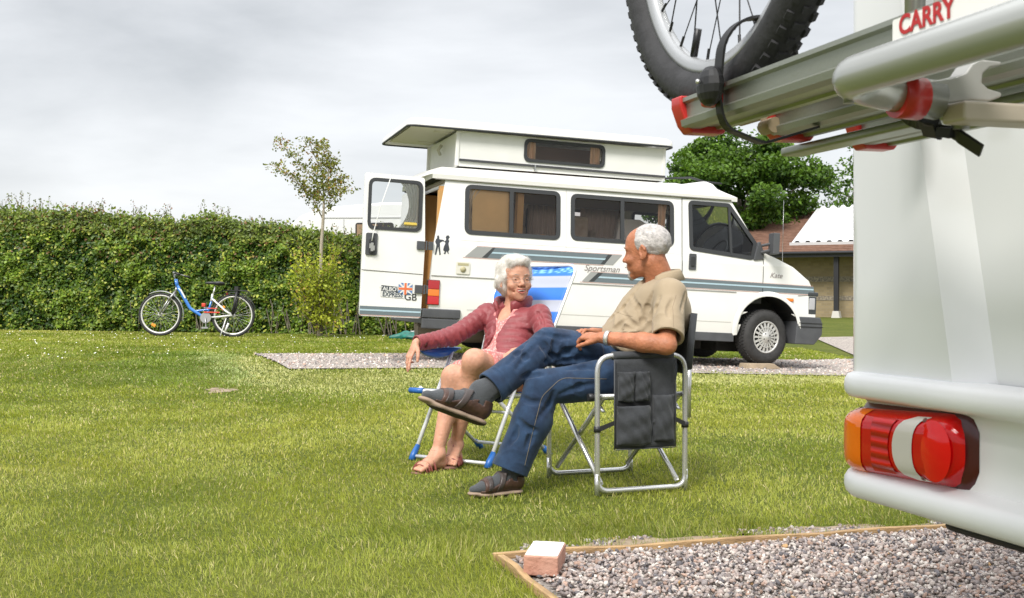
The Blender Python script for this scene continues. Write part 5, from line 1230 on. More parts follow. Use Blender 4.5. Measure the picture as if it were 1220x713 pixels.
# ================================================================ folding director's chair with the black side organiser
CHROME=mat('chair_aluminium',(.62,.62,.61),.24,.75,0,bump=.03,bscale=90); FABK=mat('chair_fabric_black',(.035,.038,.043),.85,0,var=.2,vscale=30,bump=.25,bscale=220,sheen=.15); PLBK=mat('chair_plastic_black',(.02,.02,.022),.45)
def directors_chair():
    A=V((.373,5.08,0)); fwd=V((-.9345,-.356,0)).normalized(); wd=V((-.356,.9345,0)).normalized()    # A: near front foot; -fwd runs to the back
    root=empty('directors_chair',A,rz=math.atan2(-fwd.y,-fwd.x))      # local x: backwards, local y: to the far side
    Dp,Wd,Ht,r=.435,.545,.615,.0125
    for y in (0,Wd):
        bm=BM(); loop=fillet([(0,y,.022),(Dp,y,.022),(Dp,y,Ht),(0,y,Ht)],[.055,.055,.075,.075],7,True); tube(bm,loop,r,12,closed=True)
        tube(bm,[(-.001,y,.10),(0,y,.0)],r*.98,12); tube(bm,[(Dp+.001,y,.10),(Dp,y,0)],r*.98,12)
        obj('side_frame',bm,CHROME,root)
        bm=BM(); xs=[.075+.29*i/10 for i in range(11)]; rows=[]
        for x in xs: rows.append([bm.verts.new((x,y+.028*math.cos(a)*(1+.06*math.sin(x*60)),Ht+.019*math.sin(a))) for a in np.linspace(0,2*PI,17)[:-1]])
        for a,b in zip(rows[:-1],rows[1:]):
            for i in range(16): bm.faces.new((a[i],a[(i+1)%16],b[(i+1)%16],b[i]))
        bm.faces.new(rows[0][::-1]); bm.faces.new(rows[-1]); obj('armrest',bm,FABK,root,smooth=True)
    # crossed legs, front pair and rear pair
    zt=.435
    for x in (.03,Dp-.03):
        for (y0,y1,dx) in ((.02,Wd-.02,-.012),(Wd-.02,.02,.012)):
            bm=BM(); tube(bm,fillet([(x+dx,y0-(.02 if y0<y1 else -.02),.055),(x+dx,(y0+y1)/2,.25),(x+dx,y1,zt)],.02,3),.0115,10,flat=(1,1)); obj('crossed_leg',bm,CHROME,root)
    for y in (.02,Wd-.02):
        bm=BM(); tube(bm,[(.0,y,zt),(Dp,y,zt)],.012,10); obj('seat_rail',bm,CHROME,root)
        bm=BM(); tube(bm,[(Dp+.002,y,zt),(Dp+.03,y,zt)],.015,10); tube(bm,[(-.035,y,zt),(-.004,y,zt)],.016,10); obj('rail_knob',bm,PLBK,root)
    for x in (.03,Dp-.03):
        for y,s in ((.0,1),(Wd,-1)):
            bm=BM(); tube(bm,[(x,y,.37),(x,y+s*.05,.40),(x,y+s*.10,.345)],.007,6,flat=(1.4,.6)); obj('stay',bm,CHROME,root)
    bm=BM(); n=14; g=[[bm.verts.new((.02+(Dp-.04)*i/n,.02+(Wd-.04)*j/n,zt+.012-.045*math.sin(PI*j/n)**.7)) for j in range(n+1)] for i in range(n+1)]
    for i in range(n):
        for j in range(n): bm.faces.new((g[i][j],g[i+1][j],g[i+1][j+1],g[i][j+1]))
    st=obj('seat',bm,FABK,root,smooth=True); so=st.modifiers.new('t','SOLIDIFY'); so.thickness=.004
    # back uprights, plastic sleeves and the sling
    lean=V((.045,0,.17)).normalized()
    for y in (0,Wd):
        bm=BM(); b0=V((Dp+.018,y,.33)); b1=V((Dp+.022,y,.60)); tube(bm,[b0,b1],.0115,10); obj('back_tube',bm,CHROME,root)
        bm=BM(); tube(bm,[(Dp+.0195,y,.55),(Dp+.03,y,.66),(Dp+.047,y,.80)],.0155,12); obj('back_sleeve',bm,FABK,root)
    bm=BM(); n=12; rows=[]
    for k in range(9):
        s=k/8; x=Dp+.02+.027*s; z=.52+.275*s; rows.append([bm.verts.new((x+.055*math.sin(PI*j/n)**.8+.006*math.sin(j*1.9+k),Wd*j/n,z)) for j in range(n+1)])
    for a,b in zip(rows[:-1],rows[1:]):
        for j in range(n): bm.faces.new((a[j],a[j+1],b[j+1],b[j]))
    bk=obj('back_sling',bm,FABK,root,smooth=True); so=bk.modifiers.new('t','SOLIDIFY'); so.thickness=.006
    # organiser hanging from the near armrest
    def cloth(name,x0,x1,z0,z1,y0,bul,par,m_=FABK,n=16,seed=0,skew=0,rim=.0):
        bm=BM(); r=random.Random(seed); ph=[r.uniform(0,6) for _ in range(6)]; G=[]
        for i in range(n+1):
            row=[]
            for j in range(n+1):
                s,t=i/n,j/n; x=x0+(x1-x0)*s+skew*(t-.5); z=z0+(z1-z0)*t
                b=bul*(math.sin(PI*s)**.6)*(.35+.65*(math.sin(PI*min(t*.9+.05,1))**.6)); w=.0035*math.sin(s*11+t*5+ph[0])+.003*math.sin(t*13-s*4+ph[1])+.0025*math.sin((s+t)*17+ph[2])
                row.append(bm.verts.new((x,y0-b-w*(1 if bul>.005 else .35),z+.003*math.sin(s*7+ph[3])*(t<.01))))
            G.append(row)
        for i in range(n):
            for j in range(n): bm.faces.new((G[i][j],G[i+1][j],G[i+1][j+1],G[i][j+1]))
        if bul>.005:                      # close the pocket to its backing along sides and bottom
            for i in range(n): 
                a,b=G[i][0],G[i+1][0]; bm.faces.new((a,b,bm.verts.new((b.co.x,y0+.004,b.co.z)),bm.verts.new((a.co.x,y0+.004,a.co.z))))
            for row,sg in ((G[0],1),(G[n],-1)):
                for j in range(n): a,b=row[j],row[j+1]; bm.faces.new((a,b,bm.verts.new((b.co.x,y0+.004,b.co.z)),bm.verts.new((a.co.x,y0+.004,a.co.z))))
        o=obj(name,bm,m_,par,smooth=True); so=o.modifiers.new('t','SOLIDIFY'); so.thickness=.003; return o
    org=cloth('organiser',.070,.372,.205,.60,-.024,.004,root,seed=1)
    cloth('pocket',.088,.165,.415,.545,-.030,.028,org,seed=2); cloth('pocket',.170,.240,.420,.545,-.030,.024,org,seed=3)
    cloth('pocket',.085,.245,.225,.395,-.030,.032,org,seed=4); cloth('pocket',.258,.362,.235,.440,-.030,.026,org,seed=5)
    DKM=mat('pocket_shade',(.006,.006,.007),.9)
    bm=BM(); box2(bm,(.085,-.031,.393),(.245,-.028,.412)); obj('pocket_mouth_shade',bm,DKM,org)  # near-black strip stands for the shade in the pocket mouth
    PIP=mat('piping_black',(.06,.063,.07),.6); bm=BM()
    for (a,b) in (((.075,.0,.205),(.368,.0,.205)),((.07,0,.205),(.07,0,.60)),((.372,0,.205),(.372,0,.60))): tube(bm,[(a[0],-.030,a[2]),(b[0],-.030,b[2])],.0028,6)
    obj('edge_piping',bm,PIP,org)
    # velcro straps
    for xx,x2,z in ((0.0,.075,.295),(Dp,.370,.300)):
        bm=BM(); tube(bm,[(xx,-.0,z-.013),(xx,0,z+.013)],.0165,12); 
        q0=V((xx,-.013,z)); q1=V((x2,-.028,z+.03)); d=(q1-q0); v=mkverts(bm,[q0+V((0,0,-.012)),q1+V((0,0,-.010)),q1+V((0,0,.010)),q0+V((0,0,.012))]); bm.faces.new(v); obj('strap',bm,PLBK,org)
    # small dark logo tag on the near sleeve
    tag(root,"folding director's chair with aluminium frame and black side pockets under the man",'chair')
directors_chair()

# ================================================================ blue and white deck chair
def deck_chair():
    FL=V((-.525,6.21,0)); sd=V((.41,-.295,0)).normalized()          # from the far-left front foot towards the right front foot
    bk=V((-sd.y,sd.x,0))                                              # backwards, away from the sitter's knees
    W_=.505
    root=empty('deck_chair',FL,rz=math.atan2(sd.y,sd.x))             # local x to the camera's right, local y backwards
    WHM=mat('white_tube',(.74,.75,.76),.25,.25,coat=.4); BLP=mat('blue_plastic',(.018,.10,.36),.3,0,coat=.3); BLC=mat('blue_cap',(.02,.12,.40),.4)
    # striped fabric: bands across the height
    m,nt_,b=new_mat('striped_canvas'); L_=nt_.links; at=nt_.nodes.new('ShaderNodeAttribute'); at.attribute_name='col'; L_.new(at.outputs['Color'],b.inputs['Base Color']); b.inputs['Roughness'].default_value=.6; b.inputs['Sheen Weight'].default_value=.1
    t_=nt_.nodes.new('ShaderNodeTexCoord'); wv=nt_.nodes.new('ShaderNodeTexNoise'); wv.inputs['Scale'].default_value=260; L_.new(t_.outputs['Object'],wv.inputs[0]); bp_=nt_.nodes.new('ShaderNodeBump'); bp_.inputs['Strength'].default_value=.25; bp_.inputs['Distance'].default_value=.003; L_.new(wv.outputs[0],bp_.inputs['Height']); L_.new(bp_.outputs[0],b.inputs['Normal'])
    BLUE=np.array([.025,.17,.62]); LT=np.array([.42,.45,.53]); MIDB=np.array([.16,.36,.72])
    def panel(name,rowfn,nu,nv,colfn,par,thick=.004):
        vs=[];cs=[]
        for j in range(nv+1):
            for i in range(nu+1): vs.append(rowfn(i/nu,j/nv)); cs.append(colfn(i/nu,j/nv))
        k=nu+1; F=[(j*k+i,j*k+i+1,(j+1)*k+i+1,(j+1)*k+i) for j in range(nv) for i in range(nu)]
        o=link(name,mesh_np(name,np.array([list(v) for v in vs]),[np.array(F)],np.array(cs),smooth=True),m,par); so=o.modifiers.new('t','SOLIDIFY'); so.thickness=thick; return o
    # back: bottom at y=.40,z=.34 to top y=.64,z=1.04 ; tapers towards the seat
    B0=V((0,.43,.34)); B1=V((0,.80,1.06)); cx=W_/2+.01
    hw=lambda t:.195+.055*t+.02*t*t
    def bpos(u,t,off=0): 
        p_=B0.lerp(B1,t); return V((cx+(2*u-1)*hw(t),p_.y+off,p_.z))
    # frame tube of the back
    bm=BM(); loop=[bpos(0,-.02),bpos(0,.5),bpos(0,.985),bpos(1,.985),bpos(1,.5),bpos(1,-.02)]
    tube(bm,fillet(loop,[0,.3,.06,.06,.3,0],7),.0095,10); obj('back_frame',bm,WHM,root)
    def bcol(u,t):
        if t>.925: 
            w_=math.sin(u*70+9*math.sin(t*60))*math.sin(t*190+u*20); return BLUE*1.1 if w_>-.2 else MIDB*1.6
        k=(t-.055)/.0945; band=int(math.floor(k)); return BLUE if band%2==1 else LT
    bk_=panel('back_canvas',lambda u,t:bpos(.01+.98*u if t<.93 else .01+.98*u+(.5-u)*.10*((t-.93)/.07)**2,t*.985+.01,-.011+.03*math.sin(PI*u)*(.6+.4*t)+.003*math.sin(t*40)),24,120,bcol,root)
    # seat
    S0=V((0,-.03,.375)); S1=V((0,.42,.335))
    def spos(u,t,off=0): p_=S0.lerp(S1,t); return V((cx+(2*u-1)*(.245-.04*t),p_.y,p_.z+off))
    panel('seat_canvas',lambda u,t:spos(u,t,.012-.05*math.sin(PI*u)**.8*(1-.3*abs(2*t-1))),24,60,lambda u,t:(BLUE if int(math.floor(t*8.5))%2==0 else LT),root)
    bm=BM(); tube(bm,fillet([spos(0,1),spos(0,0),spos(1,0),spos(1,1)],.05,6),.0115,10); obj('seat_frame',bm,WHM,root)
    bm=BM(); tube(bm,[spos(-.03,-.005),spos(.16,-.005)],.0155,10); tube(bm,[spos(.84,-.005),spos(1.03,-.005)],.0155,10); obj('seat_front_sleeve',bm,BLC,root)
    # legs
    for x in (0,W_):
        xi=x
        bm=BM(); tube(bm,[(xi,0,.02),(xi,.33,.57)],.0115,10); obj('front_leg',bm,WHM,root)
        bm=BM(); tube(bm,[(xi,-.018,-.002),(xi,.0,.03),(xi,.035,.075)],[.020,.0185,.0135],10); obj('foot_cap',bm,BLC,root)
        bm=BM(); xj=x+(.018 if x==0 else -.018); tube(bm,[(xj,.555,.02),(xj,.03,.385)],.011,10); obj('rear_leg',bm,WHM,root)
        bm=BM(); tube(bm,[(xj,.575,-.002),(xj,.545,.03),(xj,.515,.05)],[.020,.0185,.0135],10); obj('foot_cap',bm,BLC,root)
        # armrest: broad moulded plastic
        bm=BM(); n=16; rows=[]
        for i in range(n+1):
            s=i/n; y=(.075 if x==0 else .15)+.34*s; w2=.028*(min(1,(s+.02)*6,(1.02-s)*6))**.5; dz=.050*(math.sin(PI*min(s*1.1,1)))**.8+.006; z=.578+.012*math.sin(PI*s)
            rows.append([bm.verts.new((x+(-.012 if x==0 else .012)+w2*math.cos(a),y,z+(.008*math.sin(a) if math.sin(a)>0 else dz*math.sin(a)))) for a in np.linspace(0,2*PI,15)[:-1]])
        for a,b in zip(rows[:-1],rows[1:]):
            for j in range(14): bm.faces.new((a[j],a[(j+1)%14],b[(j+1)%14],b[j]))
        bm.faces.new(rows[0][::-1]); bm.faces.new(rows[-1]); obj('armrest',bm,BLP,root,smooth=True)
    bm=BM(); tube(bm,[(0,.0,.022),(W_,.0,.022)],.0095,8); obj('ground_bar',bm,WHM,root)
    bm=BM(); tube(bm,[(.018,.52,.045),(W_-.018,.52,.045)],.0095,8); tube(bm,[(0.0,.15,.27),(W_,.15,.27)],.008,8); obj('cross_bar',bm,WHM,root)
    tag(root,'folding deck chair with blue and white striped back and blue arms','chair')
deck_chair()
# ================================================================ people
SKIN_W=mat('skin_pale',(.55,.285,.19),.5,0,var=.13,vscale=26,bump=.3,bscale=90,spec=.35); SKIN_M=mat('skin_tanned',(.42,.165,.085),.5,0,var=.18,vscale=24,bump=.4,bscale=80,spec=.4)
for m_ in (SKIN_W,SKIN_M):
    b_=m_.node_tree.nodes['Principled BSDF']; b_.inputs['Subsurface Weight'].default_value=.12; b_.inputs['Subsurface Radius'].default_value=(.9,.35,.2); b_.inputs['Subsurface Scale'].default_value=.01
def headR(yaw,pitch=0,roll=0):
    """columns: forward, left, up.  yaw measured from +x"""
    return Matrix.Rotation(yaw,3,'Z')@Matrix.Rotation(-pitch,3,'Y')@Matrix.Rotation(roll,3,'X')
def head_sdf(c,Rm,smile=0,jaw=1.0,male=False,s=1.0):
    c=_rl(c)
    def loc(x,y,z):
        px,py,pz=(x-c[0])/s,(y-c[1])/s,(z-c[2])/s
        return tuple(px*Rm[0][i]+py*Rm[1][i]+pz*Rm[2][i] for i in range(3))
    E=lambda a,b:s_ell(a,b)[0]; Cp=lambda a,b,ra,rb=None,flat=None:s_caps(a,b,ra,rb,flat)[0]
    def f(x,y,z):
        X,Y,Z=loc(x,y,z); Ya=np.abs(Y)
        d=E((-.018,0,.045),(.096,.075,.082))(X,Y,Z)
        d=smin(d,E((.040,0,.035),(.055,.062,.070))(X,Y,Z),.02)
        d=smin(d,E((.034,0,-.02),(.058,.058,.080))(X,Y,Z),.02)
        d=smin(d,E((.030,0,-.068),(.052,(.048 if not smile else .057)*jaw,.036))(X,Y,Z),.02)
        d=smin(d,E(((.070 if smile else .076),0,(-.094 if smile else -.098)),(.018,.022,.016))(X,Y,Z),.022)
        d=smin(d,Cp((.079,.010,.028),(.070,.045,.026),.012,.010)(X,Ya,Z),.012)            # brow
        d=smin(d,E((.064,.041,-.028),((.026,.025,.022) if smile else (.024,.021,.020)))(X,Ya,Z),.018)                         # cheek
        d=smax(d,-E((.100,.032,.004),(.018,.017,.010))(X,Ya,Z),.012)                          # socket
        d=smin(d,E((.0745,.032,.004),(.0135,.0145,.0115))(X,Ya,Z),.004)                       # lids
        d=smin(d,Cp((.083,0,.020),(.106,0,-.020),.007,.0105)(X,Y,Z),.012)                     # nose
        d=smin(d,E((.110,0,-.024),(.011,.010,.010))(X,Y,Z),.006)
        d=smin(d,E((.097,.0125,-.029),(.011,.0075,.0075))(X,Ya,Z),.005)
        d=smin(d,E(((.073 if smile else .077),0,-.058),(.020,.032,.026))(X,Y,Z),.016)                              # muzzle
        if smile:
            d=smax(d,-Cp((.085,.012,-.034),(.070,.036,-.062),.0035)(X,Ya,Z),.010)              # laugh lines
            d=smin(d,Cp((.0985,0,-.0505),(.080,.029,-.043),.0042,.003)(X,Ya,Z),.004); d=smin(d,Cp((.096,0,-.0705),(.080,.027,-.050),.0050,.003)(X,Ya,Z),.004)
            d=smax(d,-s_ell((.097,0,-.0585),(.022,.0275,.0072))[0](X,Y,Z-.30*Y*Y*30*.0),.003)
        else:
            d=smin(d,Cp((.0995,0,-.051),(.084,.021,-.054),.0045,.003)(X,Ya,Z),.004); d=smin(d,Cp((.098,0,-.062),(.084,.020,-.057),.0055,.003)(X,Ya,Z),.004)
            d=smax(d,-Cp((.106,0,-.0565),(.088,.022,-.0555),.0014)(X,Ya,Z),.002)
        # ears
        e=E((-.012,.0775,-.002),(.020,.0085,.033))(X-.12*(Z)*0,Ya,Z); e=smin(e,Cp((-.012,.083,.028),(-.026,.086,.008),.0055,.0055)(X,Ya,Z),.004); e=smin(e,E((-.004,.079,-.028),(.010,.006,.010))(X,Ya,Z),.004)
        e=smax(e,-E((-.006,.093,.002),(.011,.013,.021))(X,Ya,Z),.003)
        d=smin(d,e,.005)
        if male: d=smin(d,E((.070,0,.030),(.018,.040,.008))(X,Y,Z),.01); 
        return d*s
    R_=.15*s; return f,[c[i]-R_ for i in range(3)],[c[i]+R_ for i in range(3)]
def hand_prims(w,d,n,thumb,curl,L=.175,spread=.10,curls=None,tcurl=.3,tout=.75,wide=.040):
    """w wrist, d direction of the fingers, n back-of-hand normal, thumb=+1/-1 which side (d x n) the thumb leaves"""
    d=V(d).normalized(); n=(V(n)-d*V(n).dot(d)).normalized(); s=d.cross(n)*thumb; pal=-n
    out=[]; k=L/.175
    kn=[]
    pl=.088*k
    out.append(('c',w-d*.01,w+d*.03*k,.024*k,.026*k,(n,.72)))
    for i,(o_,ln) in enumerate(zip((.030,.010,-.010,-.029),(.070,.078,.073,.058))):
        base=w+d*(pl-abs(i-1.2)*.004*k)+s*(o_*k)+n*(.004*k if i in (1,2) else 0)
        out.append(('c',w+d*.015*k+s*o_*.55*k,base,.0145*k,.0115*k,(n,.85)))
        c=(curls[i] if curls else curl)
        sp=spread*(1.5-i)*.5; dr=(d+s*math.tan(sp)).normalized(); ax=dr.cross(n).normalized()
        p=base; a=0; r0=.0088*k if i<3 else .0077*k
        for seg,(fr,cc) in enumerate(((.46,.9),(.30,1.15),(.24,.8))):
            a+=c*cc; dd=(dr*math.cos(a)+pal*math.sin(a)); q=p+dd*(ln*k*fr); out.append(('c',p,q,r0*(1-.06*seg),r0*(1-.06*seg)*.93,None)); p=q
    tb=w+d*.018*k+s*.020*k+pal*.006*k; t1=tb+(d*.72+s*tout+pal*.25).normalized()*.040*k; t2=t1+(d*(.9)+s*(tout*.55)+pal*tcurl).normalized()*.030*k; t3=t2+(d*1.0+s*(tout*.2)+pal*(tcurl*1.2)).normalized()*.024*k
    out+= [('c',tb,t1,.0155*k,.0115*k,None),('c',t1,t2,.0108*k,.0096*k,None),('c',t2,t3,.0096*k,.0082*k,None)]
    return out
def add_hand(S,pr,k=.0035):
    tmp=None
    for i,(_,a,b,ra,rb,fl) in enumerate(pr):
        S.add(s_caps(a,b,ra,rb,fl),.010 if i<9 and fl else k)
def strands(name,mesh_obj,par,mt,n,length,wd,flow,keep,cols,curl=.3,lift=.25,seed=1,seg=4):
    """short tapered hair ribbons rooted on a surface"""
    r=np.random.default_rng(seed); me=mesh_obj.data; nv=len(me.vertices); co=np.zeros(nv*3,np.float32); me.vertices.foreach_get('co',co); co=co.reshape(-1,3); no=np.zeros(nv*3,np.float32); me.vertices.foreach_get('normal',no); no=no.reshape(-1,3)
    idx=r.integers(0,nv,n); p=co[idx]+r.normal(0,.0015,(n,3)); nn=no[idx]; k=keep(p,nn); p=p[k];nn=nn[k]; n=len(p)
    f=flow(p,nn)+r.normal(0,.35*curl*2,(n,3)); f-=nn*(f*nn).sum(1)[:,None]; f/=np.linalg.norm(f,axis=1)[:,None]+1e-9
    L_=length*r.uniform(.6,1.25,n)[:,None]; side=np.cross(f,nn); bend=side*r.normal(0,curl,(n,1)); V_=[]; cur=p-nn*.002; dirn=f+nn*lift
    for s in range(seg+1):
        w_=wd*(1-.75*s/seg); V_.append(cur-side*w_/2); V_.append(cur+side*w_/2)
        dirn=dirn+bend*.5-nn*lift*.55; dn=dirn/(np.linalg.norm(dirn,axis=1)[:,None]+1e-9); cur=cur+dn*L_/seg
    V_=np.stack(V_,1).reshape(-1,3); o=np.arange(n)*2*(seg+1); F=np.concatenate([np.stack([o+2*s,o+2*s+1,o+2*s+3,o+2*s+2],1) for s in range(seg)])
    c=np.array(cols)[r.integers(0,len(cols),n)]*r.uniform(.85,1.15,(n,1)); 
    return link(name,mesh_np(name,V_,[F],np.repeat(c,2*(seg+1),0),smooth=True),mt,par)
HAIRM=attr_mat('hair_strand',.45,.25,spec=.4,tcol=(1,1,1))
def eyes(par,c,Rm,iris,s=1.0,look=V((1,0,0))):
    for sy in (-1,1):
        e=V(c)+Rm@(V((.0752,sy*.032,.004))*s); 
        # slim almond of white with a dark iris, lying in the slit of the lids
        M4=Matrix.Translation(e)@Rm.to_4x4()
        bm=BM(); bmesh.ops.create_uvsphere(bm,u_segments=14,v_segments=8,radius=1,matrix=M4@Matrix.Translation((.0064*s,0,0))@Matrix.Diagonal((.0070*s,.0095*s,.0023*s,1))); ey=obj('eye',bm,mat('eye_white',(.28,.22,.19),.3),par,smooth=True)
        bm=BM(); bmesh.ops.create_uvsphere(bm,u_segments=12,v_segments=8,radius=1,matrix=M4@Matrix.Translation((.0098*s,0,0))@Matrix.Diagonal((.0042*s,.0052*s,.0027*s,1))); obj('iris',bm,mat('iris',iris,.1),ey,smooth=True)
def grooves(G,lines,r=.006,k=.018,D0=5.0):
    """press creases into a cloth surface along lines given in photo pixels"""
    from mathutils.bvhtree import BVHTree
    me=G.mesh('tmp'); bv=BVHTree.FromPolygons([v.co[:] for v in me.vertices],[p.vertices[:] for p in me.polygons]); bpy.data.meshes.remove(me); eye=V((0,0,EYE))
    for ln in lines:
        rr=r; 
        if isinstance(ln[0],(int,float)): rr=ln[0]; ln=ln[1:]
        pts=fillet([V((a,b,0)) for a,b in ln],20,4); out=[]
        for i in range(len(pts)-1):
            for q in range(3):
                p=pts[i].lerp(pts[i+1],q/3); d=(P(p.x,p.y,D0)-eye).normalized(); h=bv.ray_cast(eye,d)
                if h[0] is not None: out.append(h[0]-d*.001)
        n=len(out)
        for i in range(n-1):
            if (out[i+1]-out[i]).length<.05:
                t=math.sin(PI*(i+.5)/n)**.5; G.sub(s_caps(out[i],out[i+1],rr*(.35+.65*t)),k)
class Fab:                                                # folds for cloth: sum of directed waves, stronger where asked
    def __init__(s,seed,amp,scale,an=(1,1,1),n=6): s.f=sines(amp,scale,seed,n,an)
    def __call__(s,x,y,z,*a): return s.f(x,y,z)

# ---------------------------------------------------------------- the man
def man():
    H=V((-.10,0,0))
    hipN=V((.625,5.30,.525)); hipF=V((.565,5.50,.535)); pelv=V((.60,5.41,.545))
    kneeN=V((.135,5.19,.468)); ankN=V((-.012,5.14,.105))
    kneeF=V((.165,5.30,.655)); ankF=V((-.118,5.135,.452))
    belly=V((.575,5.42,.665)); chest=V((.665,5.43,.815)); neckb=V((.706,5.43,.945)); hc=V((.628,5.42,1.080)); 
    shN=V((.715,5.25,.885)); elN=V((.675,5.075,.665)); wrN=V((.400,5.20,.692))
    shF=V((.655,5.60,.885)); elF=V((.555,5.66,.665)); wrF=V((.375,5.41,.705))
    wdir=V((-.356,.9345,0)); fdir=V((-.9345,-.356,0))
    HR=headR(R(180-28),R(-6),R(0)); hs=1.03
    S=SDF((-.30,4.95,.02),(.95,5.85,1.27),.0042)
    cap=lambda a,b,ra,rb=None,fl=None,k=.02:S.add(s_caps(a,b,ra,rb,fl),k)
    # torso, legs (inside the clothes)
    cap(pelv,belly,.105,.105,(wdir,1.25),.04); cap(belly,chest,.105,.100,(wdir,1.3),.05); cap(chest,neckb-V((0,0,.02)),.10,.055,(wdir,1.3),.06)
    cap(neckb-V((0,0,.03)),hc+HR@V((-.028,0,-.045)),.066,.062,None,.03)
    S.add(head_sdf(hc,HR,smile=0,male=True,s=hs,jaw=1.08),.012)
    # open smiling mouth line handled in head; adam's area
    cap(chest+V((.0,-.10,.05)),shN,.055,.055,None,.04); cap(chest+V((0,.10,.05)),shF,.055,.055,None,.04)
    cap(shN,elN,.044,.040); cap(elN,elN.lerp(wrN,.35),.043,.044,None,.015); cap(elN.lerp(wrN,.35),wrN,.042,.026,None,.015)
    cap(shF,elF,.050,.040); cap(elF,wrF,.043,.026)
    for h_,kn,an in ((hipN,kneeN,ankN),(hipF,kneeF,ankF)): cap(h_,kn,.066,.046); cap(kn,an,.044,.033)
    # feet under the socks
    # hands resting on the thigh, loosely clasped
    add_hand(S,hand_prims(wrN,V((-.78,.60,.06)),V((-.15,-.25,.95)),-1,.42,L=.175,spread=.03,curls=(.75,.72,.70,.72),tout=.4))
    add_hand(S,hand_prims(wrF,V((-.72,-.68,.08)),V((-.25,.15,.95)),1,.42,L=.175,spread=.03,curls=(.62,.66,.70,.72),tout=.55,tcurl=.1))
    S.warp(sines(.0016,70,5,4),(.40,5.0,.6),(.75,5.3,.75))
    me=S.mesh('person'); root=link('person',me,SKIN_M)
    # --- lips tone / brows
    eyes(root,hc,HR,(.08,.06,.05),hs)
    def on(p): return hc+HR@(V(p)*hs)
    bm=BM()
    for sy in (-1,1): tube(bm,[on((.097,sy*.014,.030)),on((.094,sy*.03,.036)),on((.083,sy*.047,.030))],[.003,.004,.002],6)
    obj('eyebrows',bm,mat('brow_grey',(.42,.40,.37),.9),root)
    bm=BM(); tube(bm,[on((.1035,-.018,-.0555)),on((.1085,0,-.0560)),on((.1035,.018,-.0555))],.0016,6); obj('mouth',bm,mat('mouth_dark',(.12,.02,.015),.5),root)
    # --- hair: short, thin on top
    G=SDF(hc-V((.15,.15,.12)),hc+V((.15,.15,.15)),.0035); c=_rl(hc)
    def lc(x,y,z): 
        px,py,pz=(x-c[0])/hs,(y-c[1])/hs,(z-c[2])/hs; return tuple(px*HR[0][i]+py*HR[1][i]+pz*HR[2][i] for i in range(3))
    wob=sines(.0035,160,3,6)
    def hf(x,y,z):
        X,Y,Z=lc(x,y,z); d=s_ell((-.022,0,.045),(.098,.0805,.083))[0](X,Y,Z); d=d+wob(x,y,z)
        d=d+.0075*np.clip((X-.015)/.045,0,1); d=smax(d,(X-.060)-.25*(Z-.03)+.35*np.clip(.02-Z,0,1),.006)                     # hairline: temples
        d=smax(d,(-.038-Z)+.0*X,.006)                              # nape
        d=smax(d,(X-.010)*1.0-(Z-.010)*2.2-.0,.006)                # behind the ear line
        pass
        return d*hs
    G.add((hf,[c[i]-.14 for i in range(3)],[c[i]+.14 for i in range(3)]),0,.0)
    hair=link('hair',G.mesh('hair'),mat('hair_grey_base',(.52,.49,.47),.8,0,var=.25,vscale=60,bump=.6,bscale=150),root)
    back=HR@V((-1,0,-.55)); 
    hst=strands('hair_strands',hair,hair,HAIRM,9000,.020,.0009,lambda p,n:np.tile(np.array(back),(len(p),1)),lambda p,n:np.ones(len(p),bool),[(.62,.60,.58),(.48,.46,.45),(.74,.72,.70),(.36,.34,.33)],curl=.22,lift=.3)
    # sparse hair over the crown
    beardS=SDF(hc-V((.16,.12,.16)),hc+V((.02,.12,.02)),.003)
    def bf(x,y,z):
        X,Y,Z=lc(x,y,z); Ya=np.abs(Y); d=s_ell((.082,0,-.096),(.018,.020,.020))[0](X,Y,Z); d=smin(d,s_caps((.096,.004,-.044),(.086,.024,-.052),.0045,.004)[0](X,Ya,Z),.004); d=smin(d,s_caps((.086,.025,-.054),(.078,.022,-.078),.004,.008)[0](X,Ya,Z),.006); return (d+wob(x,y,z)*.6)*hs
    cb=[c[i] for i in range(3)]; beardS.add((bf,[v-.17 for v in cb],[v+.14 for v in cb]),0,0)
    bd=link('beard',beardS.mesh('beard'),mat('beard_white',(.50,.46,.42),.85,0,var=.15,vscale=80,bump=.6,bscale=160),root)
    strands('beard_strands',bd,bd,HAIRM,1300,.015,.0010,lambda p,n:np.tile(np.array(HR@V((.35,0,-1))),(len(p),1)),lambda p,n:np.ones(len(p),bool),[(.62,.60,.57),(.50,.48,.45),(.38,.35,.33)],curl=.2,lift=.4,seed=4)
    # --- shirt
    T=SDF((.33,4.95,.50),(.95,5.85,1.03),.0042)
    w1=Fab(3,.0045,30,(1,1,.5)); w2=Fab(8,.0022,75,(1,1,.6))
    T.add(s_caps(pelv+V((0,0,.0)),belly,.138,.150,(wdir,1.20)),.04); T.add(s_caps(belly,chest,.146,.136,(wdir,1.28)),.05); T.add(s_caps(chest,neckb-V((0,0,.02)),.118,.068,(wdir,1.4)),.06); T.add(s_ell(chest+V((.06,0,-.03)),(.105,.17,.13)),.05)
    T.add(s_caps(chest+V((.0,-.10,.05)),shN,.068,.070),.05); T.add(s_caps(chest+V((0,.10,.05)),shF,.068,.070),.05)
    hemN=shN.lerp(elN,.86); hemF=shF.lerp(elF,.86)
    T.add(s_caps(shN,elN,.069,.076),.025); T.add(s_caps(shF,elF,.069,.076),.025)
    T.warp(lambda x,y,z:w1(x,y,z)+w2(x,y,z))
